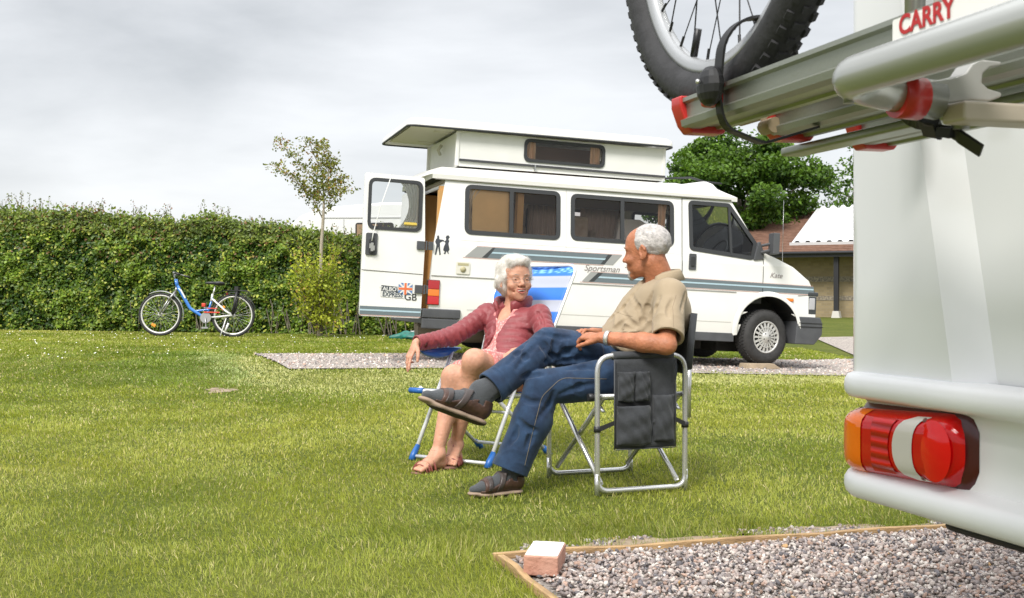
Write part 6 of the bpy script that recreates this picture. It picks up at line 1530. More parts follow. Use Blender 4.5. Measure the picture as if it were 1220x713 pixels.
    def crease(a,b,sp,amp,ctr,dec,sk,pos=None,rad=.2):
        a_=_rl(a); d=V(b)-V(a); d=_rl(d.normalized()); c_=_rl(pos) if pos is not None else None
        def f(x,y,z):
            s=(x-a_[0])*d[0]+(y-a_[1])*d[1]+(z-a_[2])*d[2]; q=np.exp(-((s-ctr)/dec)**2); nz=np.sin(x*23+z*19+sk)*np.sin(y*29-x*13+sk*2)
            if c_: q=q*np.exp(-((x-c_[0])**2+(y-c_[1])**2+(z-c_[2])**2)/rad**2)
            return amp*q*(.45+.55*nz)*(np.abs(np.sin(s*PI/sp+sk*5*x+6*y+1.6*nz))**.5-.55)
        return f
    T.warp(crease(V((.66,5.3,.85)),V((.52,5.3,.60)),.058,.013,.20,.09,1.1)); T.warp(crease(V((.60,5.3,.9)),V((.75,5.3,.6)),.05,.010,.16,.10,2.3,V((.62,5.2,.76)),.12)); T.warp(crease(shN,elN,.045,.010,.17,.07,3.1,elN,.15))
    # directed creases: armpit to belly, across the lap
    for a,b,r_ in ((V((.62,5.24,.80)),V((.50,5.27,.70)),.008),(V((.66,5.22,.78)),V((.52,5.26,.655)),.009),(V((.48,5.30,.735)),V((.60,5.28,.66)),.008),(V((.42,5.32,.64)),V((.56,5.27,.625)),.010),(V((.44,5.30,.70)),V((.52,5.26,.69)),.007),(V((.70,5.17,.84)),V((.63,5.16,.74)),.007)):
        T.sub(s_caps(a,b,r_*.8,r_*.3),.022)
    # cut the sleeve ends and hollow them
    for sh,el,hm in ((shN,elN,hemN),(shF,elF,hemF)):
        d=(el-sh).normalized(); lo=[min(hm[i],el[i])-.13 for i in range(3)]; hi=[max(hm[i],el[i])+.13 for i in range(3)]
        pl=s_plane(hm,d); c_=_rl(el)
        def cutf(x,y,z,pl=pl,c_=c_,hm=hm,d=d):
            q=pl(x,y,z); px,py,pz=x-hm.x,y-hm.y,z-hm.z; rad=np.sqrt(px*px+py*py+pz*pz); return np.minimum(q,(.12-rad)) if False else np.where(rad<.115,q,-.01)
        T.cut(cutf,lo,hi,0)
        T.sub(s_caps(hm-d*.05,hm+d*.08,.058,.064),.003)
    T.sub(s_caps(neckb+V((0,0,.0)),neckb+HR@V((-.02,0,.1)),.062,.075),.006)
    T.sub(s_ell(neckb+fdir*.075+V((0,0,.025)),(.035,.035,.075)),.012)
    # hem over the lap: remove below a sloping plane
    pl=s_plane(V((.44,5.3,.645)),V((-.30,0,-1))); T.cut(pl,(.30,4.95,.45),(.95,5.9,.75),.004)
    grooves(T,[(.004,(777,350),(771,366),(766,381),(762,394)),((762,394),(745,389),(726,392)),((766,397),(750,401),(735,400)),((741,370),(750,384),(764,391)),((801,357),(796,368),(797,380)),((786,354),(781,366),(778,378)),((817,350),(814,362),(811,374)),((758,346),(742,366),(722,386)),((748,378),(738,386),(730,398)),((752,352),(760,366),(765,380))],.0022,.018)
    sh=link('shirt',T.mesh('shirt'),mat('shirt_khaki',(.335,.262,.172),.85,0,var=.05,vscale=9,bump=.22,bscale=260,sheen=.1),root)
    # collar: two leaves
    CM=mat('shirt_collar',(.355,.28,.185),.85,bump=.2,bscale=260); nk=neckb+V((0,0,.030))
    bm=BM(); rows=[]; nseg=26
    for i in range(nseg+1):
        a=R(38)+R(284)*i/nseg                       # angle around, 0 = forward opening
        dr=fdir*math.cos(a)+wdir*math.sin(a); op=abs(i/nseg*2-1); rb=.066; 
        base=nk+dr*(.080)+V((0,0,-.018-.030*max(0,math.cos(a))+.004*math.sin(a))); top=nk+dr*(.079)+V((0,0,.030-.028*op**2.5)); out=nk+dr*(.104+.020*op**4)+V((0,0,-.020-.045*op**3))
        rows.append([bm.verts.new(base),bm.verts.new(top),bm.verts.new(top.lerp(out,.25)+V((0,0,.004))),bm.verts.new(out)])
    for a,b in zip(rows[:-1],rows[1:]):
        for j in range(3): bm.faces.new((a[j],a[j+1],b[j+1],b[j]))
    cl=obj('collar',bm,CM,sh,smooth=True); so=cl.modifiers.new('t','SOLIDIFY'); so.thickness=.003
    bm=BM(); tube(bm,[elN+V((-.01,.0,.0)),elN],.001,4); bmesh.ops.delete(bm,geom=bm.verts[:],context='VERTS'); bm.free()
    # seams and button placket lie a little proud of the cloth
    # dark t-shirt at the neck opening
    bm=BM(); sphere(bm,neckb+fdir*.040+V((0,0,-.022)),.042,14,(1,1,.55)); obj('undershirt',bm,mat('undershirt_dark',(.02,.025,.022),.8),root,smooth=True)
    # --- jeans
    J=SDF((-.22,4.98,.05),(.82,5.72,.80),.0042)
    j1=Fab(21,.0028,30,(1,1,1)); j2=Fab(22,.0012,80,(1,1,1))
    J.add(s_caps(pelv-wdir*.07,pelv+wdir*.07,.135,.135),.04); J.add(s_caps(pelv,belly-V((0,0,.03)),.128,.125,(wdir,1.2)),.04)
    fcN=(ankN-kneeN).normalized(); fcF=(ankF-kneeF).normalized()
    J.add(s_caps(hipN,kneeN,.102,.080),.03); J.add(s_caps(kneeN,kneeN.lerp(ankN,.4)+V((.012,0,0)),.080,.088),.02); J.add(s_caps(kneeN.lerp(ankN,.4)+V((.012,0,0)),ankN+fcN*.02,.088,.079),.02)
    K=SDF((-.22,4.98,.05),(.82,5.72,.80),.0042)
    K.add(s_caps(hipF+V((0,0,.02)),kneeF,.120,.078),.03); K.add(s_caps(hipF+V((-.02,-.08,.02)),kneeF+V((.02,0,-.01)),.10,.070),.04); K.add(s_caps(kneeF,ankF+fcF*.02,.074,.074),.02)
    def ridges(a,b,spacing,amp,decay,ctr):                 # compression folds behind knees and along the shin
        a_=_rl(a); d=V(b)-V(a); L_=d.length; d=_rl(d/L_)
        def f(x,y,z):
            s=(x-a_[0])*d[0]+(y-a_[1])*d[1]+(z-a_[2])*d[2]; q=np.exp(-((s-ctr)/decay)**2); nz=np.sin(x*31+z*17+1.3)*np.sin(y*37-x*11); return amp*.75*q*(.35+.65*nz)*(np.abs(np.sin(s*PI/spacing+11*x+7*y+6*z+1.2*nz))**.6-.6)
        return f
    J.warp(ridges(kneeN,ankN,.035,.008,.07,.02)); J.warp(ridges(kneeN,ankN,.05,.006,.10,.34)); K.warp(ridges(kneeF,ankF,.034,.010,.07,.03)); K.warp(ridges(kneeF,ankF,.045,.007,.09,.30)); K.warp(ridges(kneeF,hipF,.05,.009,.10,.03)); J.warp(ridges(kneeN,hipN,.05,.007,.12,.10))
    for a,b,r_ in ((V((.20,5.22,.64)),V((.33,5.26,.60)),.010),(V((.14,5.24,.63)),V((.24,5.25,.585)),.010),(V((.10,5.22,.60)),V((.20,5.24,.57)),.008),(V((.38,5.25,.62)),V((.52,5.26,.60)),.008)): K.sub(s_caps(a,b,r_,r_*.4),.025)
    for G_ in (J,K): G_.warp(lambda x,y,z:j1(x,y,z)+j2(x,y,z))
    def cuff(G_,an,fd,r_,L_=.03):
        hm=an+fd*L_
        def cf(x,y,z,hm=hm,fd=fd):
            q=(x-hm.x)*fd.x+(y-hm.y)*fd.y+(z-hm.z)*fd.z; rad=np.sqrt((x-hm.x)**2+(y-hm.y)**2+(z-hm.z)**2); return np.where(rad<.115,q,-.01)
        G_.add(s_caps(hm-fd*.020,hm,r_+.0035,r_+.0035),.004)
        G_.cut(cf,[hm[i]-.13 for i in range(3)],[hm[i]+.13 for i in range(3)],0); G_.sub(s_caps(hm-fd*.05,hm+fd*.08,r_-.008,r_-.006),.002)
    cuff(J,ankN,fcN,.079,-.002); cuff(K,ankF,fcF,.074,-.030)
    J.f=smin(J.f,K.f,.004)
    grooves(J,[(.006,(655,427),(649,413),(641,403)),(.006,(658,424),(662,409),(669,397)),(.006,(660,428),(675,419),(696,412)),(.005,(664,432),(690,428),(722,427)),((640,410),(626,425),(611,446)),((632,402),(616,420),(601,440)),(.003,(719,407),(724,420),(726,434)),((618,470),(630,480),(645,479)),((641,500),(655,482),(661,463)),((606,530),(613,520),(617,506)),((627,534),(632,524),(634,510)),((668,470),(690,461),(716,456)),((650,398),(665,402),(684,402)),((618,500),(628,512),(640,514)),((622,450),(634,446),(650,447)),((676,440),(694,437),(716,440))],.0035,.020)
    m,nt_,b=new_mat('denim'); L_=nt_.links; t_=nt_.nodes.new('ShaderNodeTexCoord'); n_=nt_.nodes.new('ShaderNodeTexNoise'); n_.inputs['Scale'].default_value=13; n_.inputs['Detail'].default_value=8; n_.inputs['Roughness'].default_value=.65; L_.new(t_.outputs['Object'],n_.inputs[0])
    rp=nt_.nodes.new('ShaderNodeValToRGB'); e=rp.color_ramp.elements; e[0].position=.35; e[0].color=(.006,.019,.050,1); e[1].position=.74; e[1].color=(.021,.057,.125,1); L_.new(n_.outputs['Fac'],rp.inputs['Fac']); L_.new(rp.outputs['Color'],b.inputs['Base Color']); b.inputs['Roughness'].default_value=.9; b.inputs['Sheen Weight'].default_value=.12
    n2=nt_.nodes.new('ShaderNodeTexNoise'); n2.inputs['Scale'].default_value=320; L_.new(t_.outputs['Object'],n2.inputs[0]); bp_=nt_.nodes.new('ShaderNodeBump'); bp_.inputs['Strength'].default_value=.3; bp_.inputs['Distance'].default_value=.004; L_.new(n2.outputs[0],bp_.inputs['Height']); L_.new(bp_.outputs[0],b.inputs['Normal'])
    jo=link('jeans',J.mesh('jeans'),m,root)
    # visible stitching, dropped on to the cloth by ray casting along -y (world) from in front
    from mathutils.bvhtree import BVHTree
    def drape(ob,pts,dr=V((0,1,0)),n=40,off=.0012):
        bv=BVHTree.FromPolygons([v.co[:] for v in ob.data.vertices],[p.vertices[:] for p in ob.data.polygons]); out=[]; pts=[V(p) for p in pts]
        segs=[pts[i].lerp(pts[i+1],k/n) for i in range(len(pts)-1) for k in range(n)]+[pts[-1]]
        for q in segs:
            h=bv.ray_cast(q-dr*1.0,dr)
            if h[0] is not None: out.append(h[0]-dr*off)
        return out
    ST=mat('stitch_tan',(.22,.18,.12),.8)
    for line,nm in (([P(722,451,5.2),P(668,449,5.2),P(645,470,5.2),P(634,512,5.2),P(625,550,5.2)],'stitching'),):
        q=drape(jo,fillet(line,.08,5),n=8); bm=BM(); tube(bm,q,.0011,4,cap=False); obj(nm,bm,ST,jo)
    SEAM=mat('shirt_seam',(.20,.15,.10),.9)
    for line in ([P(762,338,5),P(748,360,5),P(731,381,5),P(714,399,5)],[P(741,372,5),P(752,377,5),P(762,379,5)],[P(812,352,5),P(806,366,5),P(804,392,5)]):
        q=drape(sh,line,n=14,off=.0004)
        if len(q)>3: bm=BM(); tube(bm,q,.0008,5,cap=False); obj('seam',bm,SEAM,sh)
    for t_ in (P(752,356,5),P(736,376,5),P(721,392,5)):
        q=drape(sh,[t_,t_+V((.001,0,0))],n=1,off=.001)
        if q: bm=BM(); sphere(bm,q[0],.0042,8,(1,.5,1)); obj('button',bm,mat('button_brown',(.16,.10,.06),.4),sh)
    # --- shoes (sandals over grey socks)
    SOCK=mat('sock_grey',(.055,.06,.066),.9,bump=.35,bscale=200,sheen=.2); LEA=mat('sandal_brown',(.070,.036,.026),.42,0,var=.3,vscale=18,bump=.25,bscale=70); SOLE=mat('sandal_sole',(.05,.035,.028),.8); SOLL=mat('sandal_midsole',(.30,.22,.16),.8); VEL=mat('sandal_strap',(.055,.042,.038),.35,0,var=.2)
    def sandal(heel,toe,upv,an,side,kn):
        f=(V(toe)-V(heel)); L0=f.length; f.normalize(); u=(V(upv)-f*V(upv).dot(f)).normalized(); s=u.cross(f)*side   # s: outer side
        k=L0/.285; Q=lambda a,b_,c_: V(heel)+f*(a*k)+s*(b_*k)+u*(c_*k)
        lo=[min(heel[i],toe[i],an[i])-.12 for i in range(3)]; hi=[max(heel[i],toe[i],an[i])+.14 for i in range(3)]
        F=SDF(lo,hi,.0032)
        for a,b_,ra,rb,fl in ((Q(.040,0,.055),Q(.12,.0,.058),.036,.036,None),(Q(.12,0,.055),Q(.20,.006,.045),.037,.036,(u,.85)),(Q(.20,.006,.043),Q(.250,-.002,.036),.036,.026,(u,.75)),(Q(.042,0,.07),Q(.06,0,.12),.037,.040,None),(Q(.055,0,.10),an+(kn-an).normalized()*.06,.042,.045,None),(Q(.10,0,.075),Q(.17,.0,.055),.030,.025,None)): F.add(s_caps(a,b_,ra*k,rb*k,fl),.02)
        base=F.f.copy(); F.warp(sines(.0012,120,4,4)); sk=link('sock',F.mesh('sock'),SOCK,root)
        # uppers: offset of the foot limited to regions
        fx=lambda x,y,z:(((x-heel[0])*f.x+(y-heel[1])*f.y+(z-heel[2])*f.z)/k,((x-heel[0])*u.x+(y-heel[1])*u.y+(z-heel[2])*u.z)/k)
        X_,Y_,Z_=F.ax[0][:,None,None],F.ax[1][None,:,None],F.ax[2][None,None,:]; a_,h_=fx(X_,Y_,Z_)
        def region(nm,off,fn,mt,par=None):
            G=SDF(lo,hi,.0032); G.f=smax(base-off,fn(a_,h_).astype(np.float32),.002).astype(np.float32); o=link(nm,G.mesh(nm),mt,par or root); return o
        mx=np.maximum; mn=np.minimum
        up=region('sandal',.0065,lambda a,h: mn(mn(mx(h-(.052+.02*np.sin((a-.02)*22)),a-.235), mx(h-.088,a-.052)), mx(mx(h-(.075-.03*(a-.10)/.1),.075-a),a-.095)),LEA)
        region('toe_band',.0068,lambda a,h:mx(np.abs(a-.205+.12*(h-.04))-.013,-1+0*h),LEA,up)
        region('instep_strap',.010,lambda a,h:mx(mx(np.abs(a-.128+.45*(h-.07))-.0125,.02-h),h-.108),VEL,up)
        region('toe_strap',.0095,lambda a,h:mx(np.abs(a-.192+.25*(h-.05))-.011,.03-h),VEL,up)
        G=SDF(lo,hi,.0032)
        for a,b_,r_ in ((Q(.040,0,.012),Q(.13,0.002,.012),.040),(Q(.13,.002,.012),Q(.205,.006,.012),.043),(Q(.205,.006,.014),Q(.252,-.002,.020),.034)): G.add(s_caps(a,b_,r_*k,r_*k*.95,(u,.36)),.015)
        so_=link('sole',G.mesh('sole'),SOLL,up); G.f=np.maximum(G.f-.0015,(h_-.008).astype(np.float32)); link('tread',G.mesh('tread'),SOLE,up)
        return up
    sandal(V((.045,5.165,.002)),V((-.190,5.03,.002)),V((0,0,1)),ankN,1,kneeN)
    # crossed foot: sole plane runs from heel (575,508) up-left to toe (497,478)
    hl=P(577,509,5.13); to=P(497,480,4.97); sandal(hl,to,(ankF-hl)-((to-hl).normalized()*(ankF-hl).dot((to-hl).normalized())),ankF,1,kneeF)
    # watch
    wp=wrN.lerp(elN,.10); wa=(elN-wrN).normalized(); bm=BM(); _,a1,a2=frame_from(wa)
    rows=[]
    for t in (-.010,.010): rows.append([bm.verts.new(wp+wa*t+(a1*math.cos(q)*.033+a2*math.sin(q)*.030)) for q in np.linspace(0,2*PI,25)[:-1]])
    for i in range(24): bm.faces.new((rows[0][i],rows[0][(i+1)%24],rows[1][(i+1)%24],rows[1][i]))
    wt=obj('watch',bm,mat('watch_steel',(.72,.70,.66),.25,.7),root,smooth=True); so=wt.modifiers.new('t','SOLIDIFY'); so.thickness=.004; so.offset=1
    tag(root,'grey-haired man in khaki shirt and jeans, sitting with one leg crossed over','person')
    return root
man()

# ---------------------------------------------------------------- the woman
def woman():
    pelv=V((-.03,6.27,.475)); chest=V((.00,6.43,.69)); neckb=V((.012,6.47,.82)); hc=V((.018,6.425,.958)); waist=V((-.015,6.36,.57))
    rd=V((-.81,.59,0)); fd=V((-.59,-.81,0))
    shR=V((-.135,6.51,.775)); elR=V((-.325,6.37,.652)); wrR=V((-.515,6.22,.622))
    shL=V((.150,6.33,.770)); elL=V((.205,6.13,.58)); wrL=V((.01,6.00,.585))
    hipR=V((-.11,6.31,.46)); hipL=V((.02,6.20,.46)); knR=V((-.300,5.95,.462)); knL=V((-.190,5.87,.548)); anR=V((-.375,5.86,.088)); anL=V((-.292,6.0,.115))
    HR=headR(R(-69),R(3),R(0)); hs=1.03
    S=SDF((-.66,5.66,-.01),(.33,6.66,1.12),.0042)
    cap=lambda a,b,ra,rb=None,fl=None,k=.02:S.add(s_caps(a,b,ra,rb,fl),k)
    cap(pelv,waist,.115,.105,(rd,1.25),.04); cap(waist,chest,.100,.100,(rd,1.25),.05); cap(chest,neckb-V((0,0,.02)),.090,.050,(rd,1.3),.06)
    cap(neckb-V((0,0,.03)),hc+HR@V((-.03,0,-.05)),.048,.046,None,.03)
    S.add(head_sdf(hc,HR,smile=1,s=hs,jaw=.95),.012)
    cap(chest+V((-.05,.05,.04)),shR,.045,.045,None,.04); cap(chest+V((.05,-.05,.04)),shL,.045,.045,None,.04)
    cap(shR,elR,.042,.034); cap(elR,wrR,.036,.022); cap(shL,elL,.042,.034); cap(elL,wrL,.036,.023)
    # legs with calf and knee shape
    for h_,kn,an in ((hipR,knR,anR),(hipL,knL,anL)):
        cap(h_,kn,.080,.055,None,.03); cap(kn,kn.lerp(an,.33)+V((.006,.018,0)),.053,.054,None,.045); cap(kn.lerp(an,.33)+V((.006,.018,0)),an,.053,.030,None,.04)
        S.add(s_ell(an+V((.0,.0,0)),(.033,.033,.022)),.015)
    S.warp(sines(.0022,55,9,4),(-.45,5.7,.1),(-.1,6.1,.6))
    def foot(an,toe):
        hd=V((toe.x-an.x,toe.y-an.y,0)); L0=hd.length; hd.normalize(); s=V((hd.y,-hd.x,0)); g=toe.z; out=[]
        heel=V((an.x,an.y,g+.026))-hd*.022; cap(heel,an-hd*.005,.026,.030,None,.02); ball=toe-hd*.055; ball.z=g+.026
        cap(V((an.x,an.y,an.z-.012)),ball,.031,.020,(s,1.35),.02); cap(heel,ball,.024,.024,(s,1.2),.02); cap(ball-s*.016,ball+s*.016,.020,.020,None,.012)
        for i,o_ in enumerate((-.028,-.012,.002,.015,.027)):
            b=ball+s*o_*1.0+hd*.008; r_=.0115 if i==0 else .0082; e=b+hd*(.040-.0045*i)+s*o_*.12; e.z=g+.012; cap(b,e,r_,r_*.92,None,.003)
        return heel,ball,hd,s
    tR=V((-.475,5.735,.004)); tL=V((-.322,5.862,.014))
    fR=foot(anR,tR); fL=foot(anL,tL)
    # hands: right one hangs over the end of the arm rest, left one in her lap
    add_hand(S,hand_prims(wrR,V((-.42,-.22,-.88)),V((-.70,-.35,.45)),-1,.22,L=.17,spread=.30,curls=(.12,.22,.40,.75),tout=.85,tcurl=.25))
    add_hand(S,hand_prims(wrL,V((-.75,-.10,-.42)),V((-.3,-.35,.85)),-1,.4,L=.165,spread=.05,tout=.4))
    root=link('person',S.mesh('person'),SKIN_W)
    eyes(root,hc,HR,(.06,.05,.04),hs)
    on=lambda p:hc+HR@(V(p)*hs)
    bm=BM()
    for sy in (-1,1): tube(bm,[on((.0955,sy*.014,.026)),on((.0920,sy*.03,.031)),on((.082,sy*.046,.026))],[.0015,.0022,.0012],6)
    obj('eyebrows',bm,mat('brow_pale',(.50,.40,.33),.9),root)
    # mouth: dark cavity, teeth, lips
    bm=BM(); sphere(bm,on((.082,0,-.058)),.5,14,(.028,.048,.018),HR); obj('mouth',bm,mat('mouth_inner',(.10,.015,.015),.6),root)
    bm=BM(); sphere(bm,on((.0840,0,-.0560)),.5,14,(.0295,.044,.0088),HR); obj('teeth',bm,mat('teeth_white',(.80,.77,.70),.3),root,smooth=True)
    LP=mat('lips_rose',(.50,.16,.13),.4)
    bm=BM(); tube(bm,fillet([on((.0805,-.032,-.0430)),on((.096,-.015,-.0495)),on((.1010,0,-.0508)),on((.096,.015,-.0495)),on((.0805,.032,-.0430))],.01,3),.0026,6); tube(bm,fillet([on((.0805,-.031,-.0450)),on((.093,-.017,-.0640)),on((.0985,0,-.0690)),on((.093,.017,-.0640)),on((.0805,.031,-.0450))],.01,3),.0034,6); obj('lips',bm,LP,root)
    # spectacles
    GM_=mat('spectacle_metal',(.30,.27,.24),.3,.8); bm=BM()
    for sy in (-1,1):
        rim=[on((.0985-.10*abs(a_)**2*0-.012*((a_*1)**2 if False else 0),sy*(.031+.0215*math.cos(q)),.000+.0155*math.sin(q))) for q in np.linspace(0,2*PI,25)[:-1] for a_ in (0,)]
        tube(bm,rim,.0012,5,closed=True); tube(bm,[on((.0985,sy*.052,.004)),on((.080,sy*.074,.006)),on((-.01,sy*.080,.010))],.0013,5)
    tube(bm,[on((.0985,-.010,.003)),on((.103,0,.006)),on((.0985,.010,.003))],.0013,5); sp=obj('spectacles',bm,GM_,root)
    GC=glass_mat('lens_clear',(.97,.97,.97)); GC.node_tree.nodes['Fresnel'].inputs[0].default_value=1.12
    for sy in (-1,1): bm=BM(); bm.faces.new(mkverts(bm,[on((.0985,sy*(.031+.0205*math.cos(q)),.0145*math.sin(q))) for q in np.linspace(0,2*PI,21)[:-1]])); obj('spectacle_lens',bm,GC,sp)
    # --- hair: soft white waves
    G=SDF(hc-V((.17,.17,.16)),hc+V((.17,.17,.19)),.0035); c=_rl(hc); wv=sines(.013,66,13,8); wv2=sines(.002,120,14,6)
    def lc(x,y,z): 
        px,py,pz=(x-c[0]),(y-c[1]),(z-c[2]); return tuple(px*HR[0][i]+py*HR[1][i]+pz*HR[2][i] for i in range(3))
    def hf(x,y,z):
        X,Y,Z=lc(x,y,z); Ya=np.abs(Y); d=s_ell((-.025,0,.050),(.107,.093,.101))[0](X,Y,Z)
        d=smin(d,s_ell((-.045,.052,.004),(.060,.036,.062))[0](X,Ya,Z),.05); d=smin(d,s_ell((-.075,0,-.03),(.050,.070,.055))[0](X,Y,Z),.03)
        d=smin(d,s_ell((.062,0,.105),(.040,.060,.030))[0](X,Y,Z),.03)
        d=d+wv(x,y,z)+wv2(x,y,z)
        fc=s_ell((.088,0,-.022),(.092,.079,.103))[0](X,Y,Z); fc=fc+wv(x,y,z)*.9; d=smax(d,-fc,.016)
        return d
    G.add((hf,[c[i]-.17 for i in range(3)],[c[i]+.18 for i in range(3)]),0,0)
    hair=link('hair',G.mesh('hair'),mat('hair_white_base',(.76,.74,.70),.9,0,var=.2,vscale=60,bump=.3,bscale=60),root)
    ctr=np.array(hc)+np.array(HR@V((-.02,0,.09)))
    def flow(p,n): 
        d=p-ctr; d[:,2]-=.06; sw=np.sin(p[:,0:1]*70+p[:,2:3]*55)*.8; return d+np.cross(d,np.array([0,0,1.]))*sw
    strands('hair_strands',hair,hair,HAIRM,16000,.038,.0011,flow,lambda p,n:np.ones(len(p),bool),[(.86,.83,.78),(.74,.71,.66),(.92,.90,.86),(.60,.57,.52)],curl=.55,lift=.5,seed=9)
    # --- jacket (quilted)
    RED=mat('jacket_rose',(.225,.034,.040),.52,0,var=.10,vscale=14,bump=.35,bscale=70,sheen=.15)
    def quilt(sp,amp,ph=0): 
        return lambda x,y,z,s: amp*(.5-np.abs(np.sin((s+ph)*PI/sp)))
    T=SDF((-.62,5.85,.44),(.36,6.70,.95),.004)
    T.add(s_caps(pelv+V((0,.02,.045)),chest,.118,.118,(rd,1.26),quilt(.044,.0062)),.04); T.add(s_caps(chest,neckb-V((0,0,.015)),.106,.062,(rd,1.40),quilt(.044,.005)),.05)
    T.add(s_caps(chest+V((-.05,.05,.04)),shR,.060,.060),.04); T.add(s_caps(chest+V((.05,-.05,.04)),shL,.060,.060),.04)
    T.add(s_caps(shR,elR,.060,.052,None,quilt(.040,.0048)),.02); T.add(s_caps(elR,wrR,.052,.040,None,quilt(.036,.0042)),.015)
    T.add(s_caps(shL,elL,.060,.052,None,quilt(.040,.0048)),.02); T.add(s_caps(elL,elL.lerp(wrL,.55),.052,.045,None,quilt(.036,.0042)),.015)
    wr_=Fab(31,.0050,62,n=9); T.warp(lambda x,y,z:wr_(x,y,z))
    for el,a,b in ((elR,shR,wrR),(elL,shL,wrL)):
        pass
    # sleeve end
    for wr,el,k in ((wrR,elR,.02),(wrL,elL,.50)):
        hm=wr.lerp(el,k); d=(wr-el).normalized()
        def cf(x,y,z,hm=hm,d=d):
            q=(x-hm.x)*d.x+(y-hm.y)*d.y+(z-hm.z)*d.z; rad=np.sqrt((x-hm.x)**2+(y-hm.y)**2+(z-hm.z)**2); return np.where(rad<.09,q,-.01)
        T.cut(cf,[hm[i]-.1 for i in range(3)],[hm[i]+.1 for i in range(3)],0); T.sub(s_caps(hm-d*.03,hm+d*.08,.033,.036),.002)
    # open front: wedge removed between two planes
    o=chest+fd*.10; sideR=rd
    def opening(x,y,z):
        px,py,pz=x-chest.x,y-chest.y,z-chest.z; u=px*rd.x+py*rd.y; v=px*fd.x+py*fd.y
        wdt=.018+np.clip((.11-pz)*0,0,1)+.050*np.clip((pz+.02)/.14,0,1)**1.3*.9+.10*np.clip((-pz-.04)/.18,0,1); return np.maximum(np.abs(u+.006)-wdt,.02-v)
    T.f=smax(T.f,-opening(T.ax[0][:,None,None],T.ax[1][None,:,None],T.ax[2][None,None,:]).astype(np.float32),.006).astype(np.float32)
    T.sub(s_caps(neckb-V((0,0,.01)),neckb+V((0,0,.15)),.058,.07),.006)
    grooves(T,[((557,394),(561,404),(567,413)),((549,398),(553,408),(557,418)),((565,388),(570,400),(573,412)),((541,401),(545,410),(547,420)),((532,404),(535,412),(536,420)),((520,407),(523,414),(524,420)),((572,380),(578,392),(580,404)),((640,372),(646,380),(648,390)),((582,400),(578,410),(580,420)),((622,392),(634,396),(642,402)),((590,380),(586,392),(588,402)),((510,409),(508,416),(509,422))],.0028,.014,6.2)
    jk=link('jacket',T.mesh('jacket'),RED,root)
    # stand collar
    bm=BM(); rows=[]; n=30; nk=neckb+V((.0,.0,.0))
    for i in range(n+1):
        a=R(26)+R(308)*i/n; dr=fd*math.cos(a)+(-rd)*math.sin(a); op=abs(2*i/n-1); r0=.080+.012*max(0,math.cos(a)); drop=.050*max(0,math.cos(a))**1.5; flare=.012*op
        q=[nk+dr*(r0+.004)+V((0,0,-.012-drop)),nk+dr*(r0+.020)+V((0,0,.004-drop)),nk+dr*(r0+.017+flare)+V((0,0,.022-drop*.9)),nk+dr*(r0+.022+flare)+V((0,0,.038-drop*.8)),nk+dr*(r0+.014+flare)+V((0,0,.056-drop*.75)),nk+dr*(r0+.004+flare)+V((0,0,.058-drop*.75)),nk+dr*(r0-.004+flare)+V((0,0,.045-drop*.75)),nk+dr*(r0-.006)+V((0,0,-.012-drop))]
        rows.append([bm.verts.new(v) for v in q])
    for a,b in zip(rows[:-1],rows[1:]):
        for j in range(7): bm.faces.new((a[j],a[j+1],b[j+1],b[j]))
    bm.faces.new(rows[0]); bm.faces.new(rows[-1][::-1]); obj('collar',bm,RED,jk,smooth=True)
    # --- dress: patterned top and skirt
    m,nt_,b=new_mat('dress_print'); L_=nt_.links; t_=nt_.nodes.new('ShaderNodeTexCoord'); n_=nt_.nodes.new('ShaderNodeTexVoronoi'); n_.inputs['Scale'].default_value=75; L_.new(t_.outputs['Object'],n_.inputs[0]); rp=nt_.nodes.new('ShaderNodeValToRGB'); e=rp.color_ramp.elements; e[0].position=.18; e[0].color=(.72,.50,.45,1); e[1].position=.50; e[1].color=(.55,.20,.19,1); L_.new(n_.outputs['Distance'],rp.inputs['Fac']); L_.new(rp.outputs['Color'],b.inputs['Base Color']); b.inputs['Roughness'].default_value=.85
    D=SDF((-.42,5.75,.33),(.22,6.60,.86),.0045); D.add(s_caps(pelv,waist,.125,.112,(rd,1.22)),.03); D.add(s_caps(waist,chest+V((0,-.005,.03)),.112,.105,(rd,1.22)),.03)
    D.add(s_caps(hipR,knR.lerp(hipR,.20),.094,.082),.04); D.add(s_caps(hipL,knL.lerp(hipL,.22),.094,.080),.04); dw=Fab(41,.004,60); D.warp(lambda x,y,z:dw(x,y,z))
    kp=(knR+knL)/2; hp=(hipR+hipL)/2; dk=(kp-hp).normalized(); D.cut(s_plane(hp.lerp(kp,.80),dk),(-.5,5.7,.3),(.22,6.6,.65),.003); D.sub(s_ell(neckb+fd*.085+V((0,0,-.03)),(.050,.075,.095)),.008); D.sub(s_ell(neckb,(.07,.07,.07)),.008)
    dr_=link('dress',D.mesh('dress'),m,root)
    # handkerchief / ring omitted; sandals
    SN=mat('sandal_rose',(.24,.065,.05),.5,0,var=.15,bump=.2,bscale=90); SL=mat('sandal_sole_tan',(.22,.11,.08),.7)
    for (heel,ball,hd,s),toe,an in ((fR,tR,anR),(fL,tL,anL)):
        g=toe.z-.006; bm=BM(); C=lambda a,b_,c_:V((heel.x,heel.y,g))+hd*a+s*b_+V((0,0,c_)); L0=(toe-heel).length+.012
        pl=[(-.03,0),(-.022,.024),(.02,.030),(.09,.031),(L0-.05,.042),(L0-.015,.035),(L0,.010),(L0-.002,-.012),(L0-.02,-.036),(L0-.06,-.042),(.09,-.030),(.02,-.029),(-.022,-.022)]
        pl=[(q.x,q.y) for q in fillet([(a,b_,0) for a,b_ in pl],.02,4,True)]
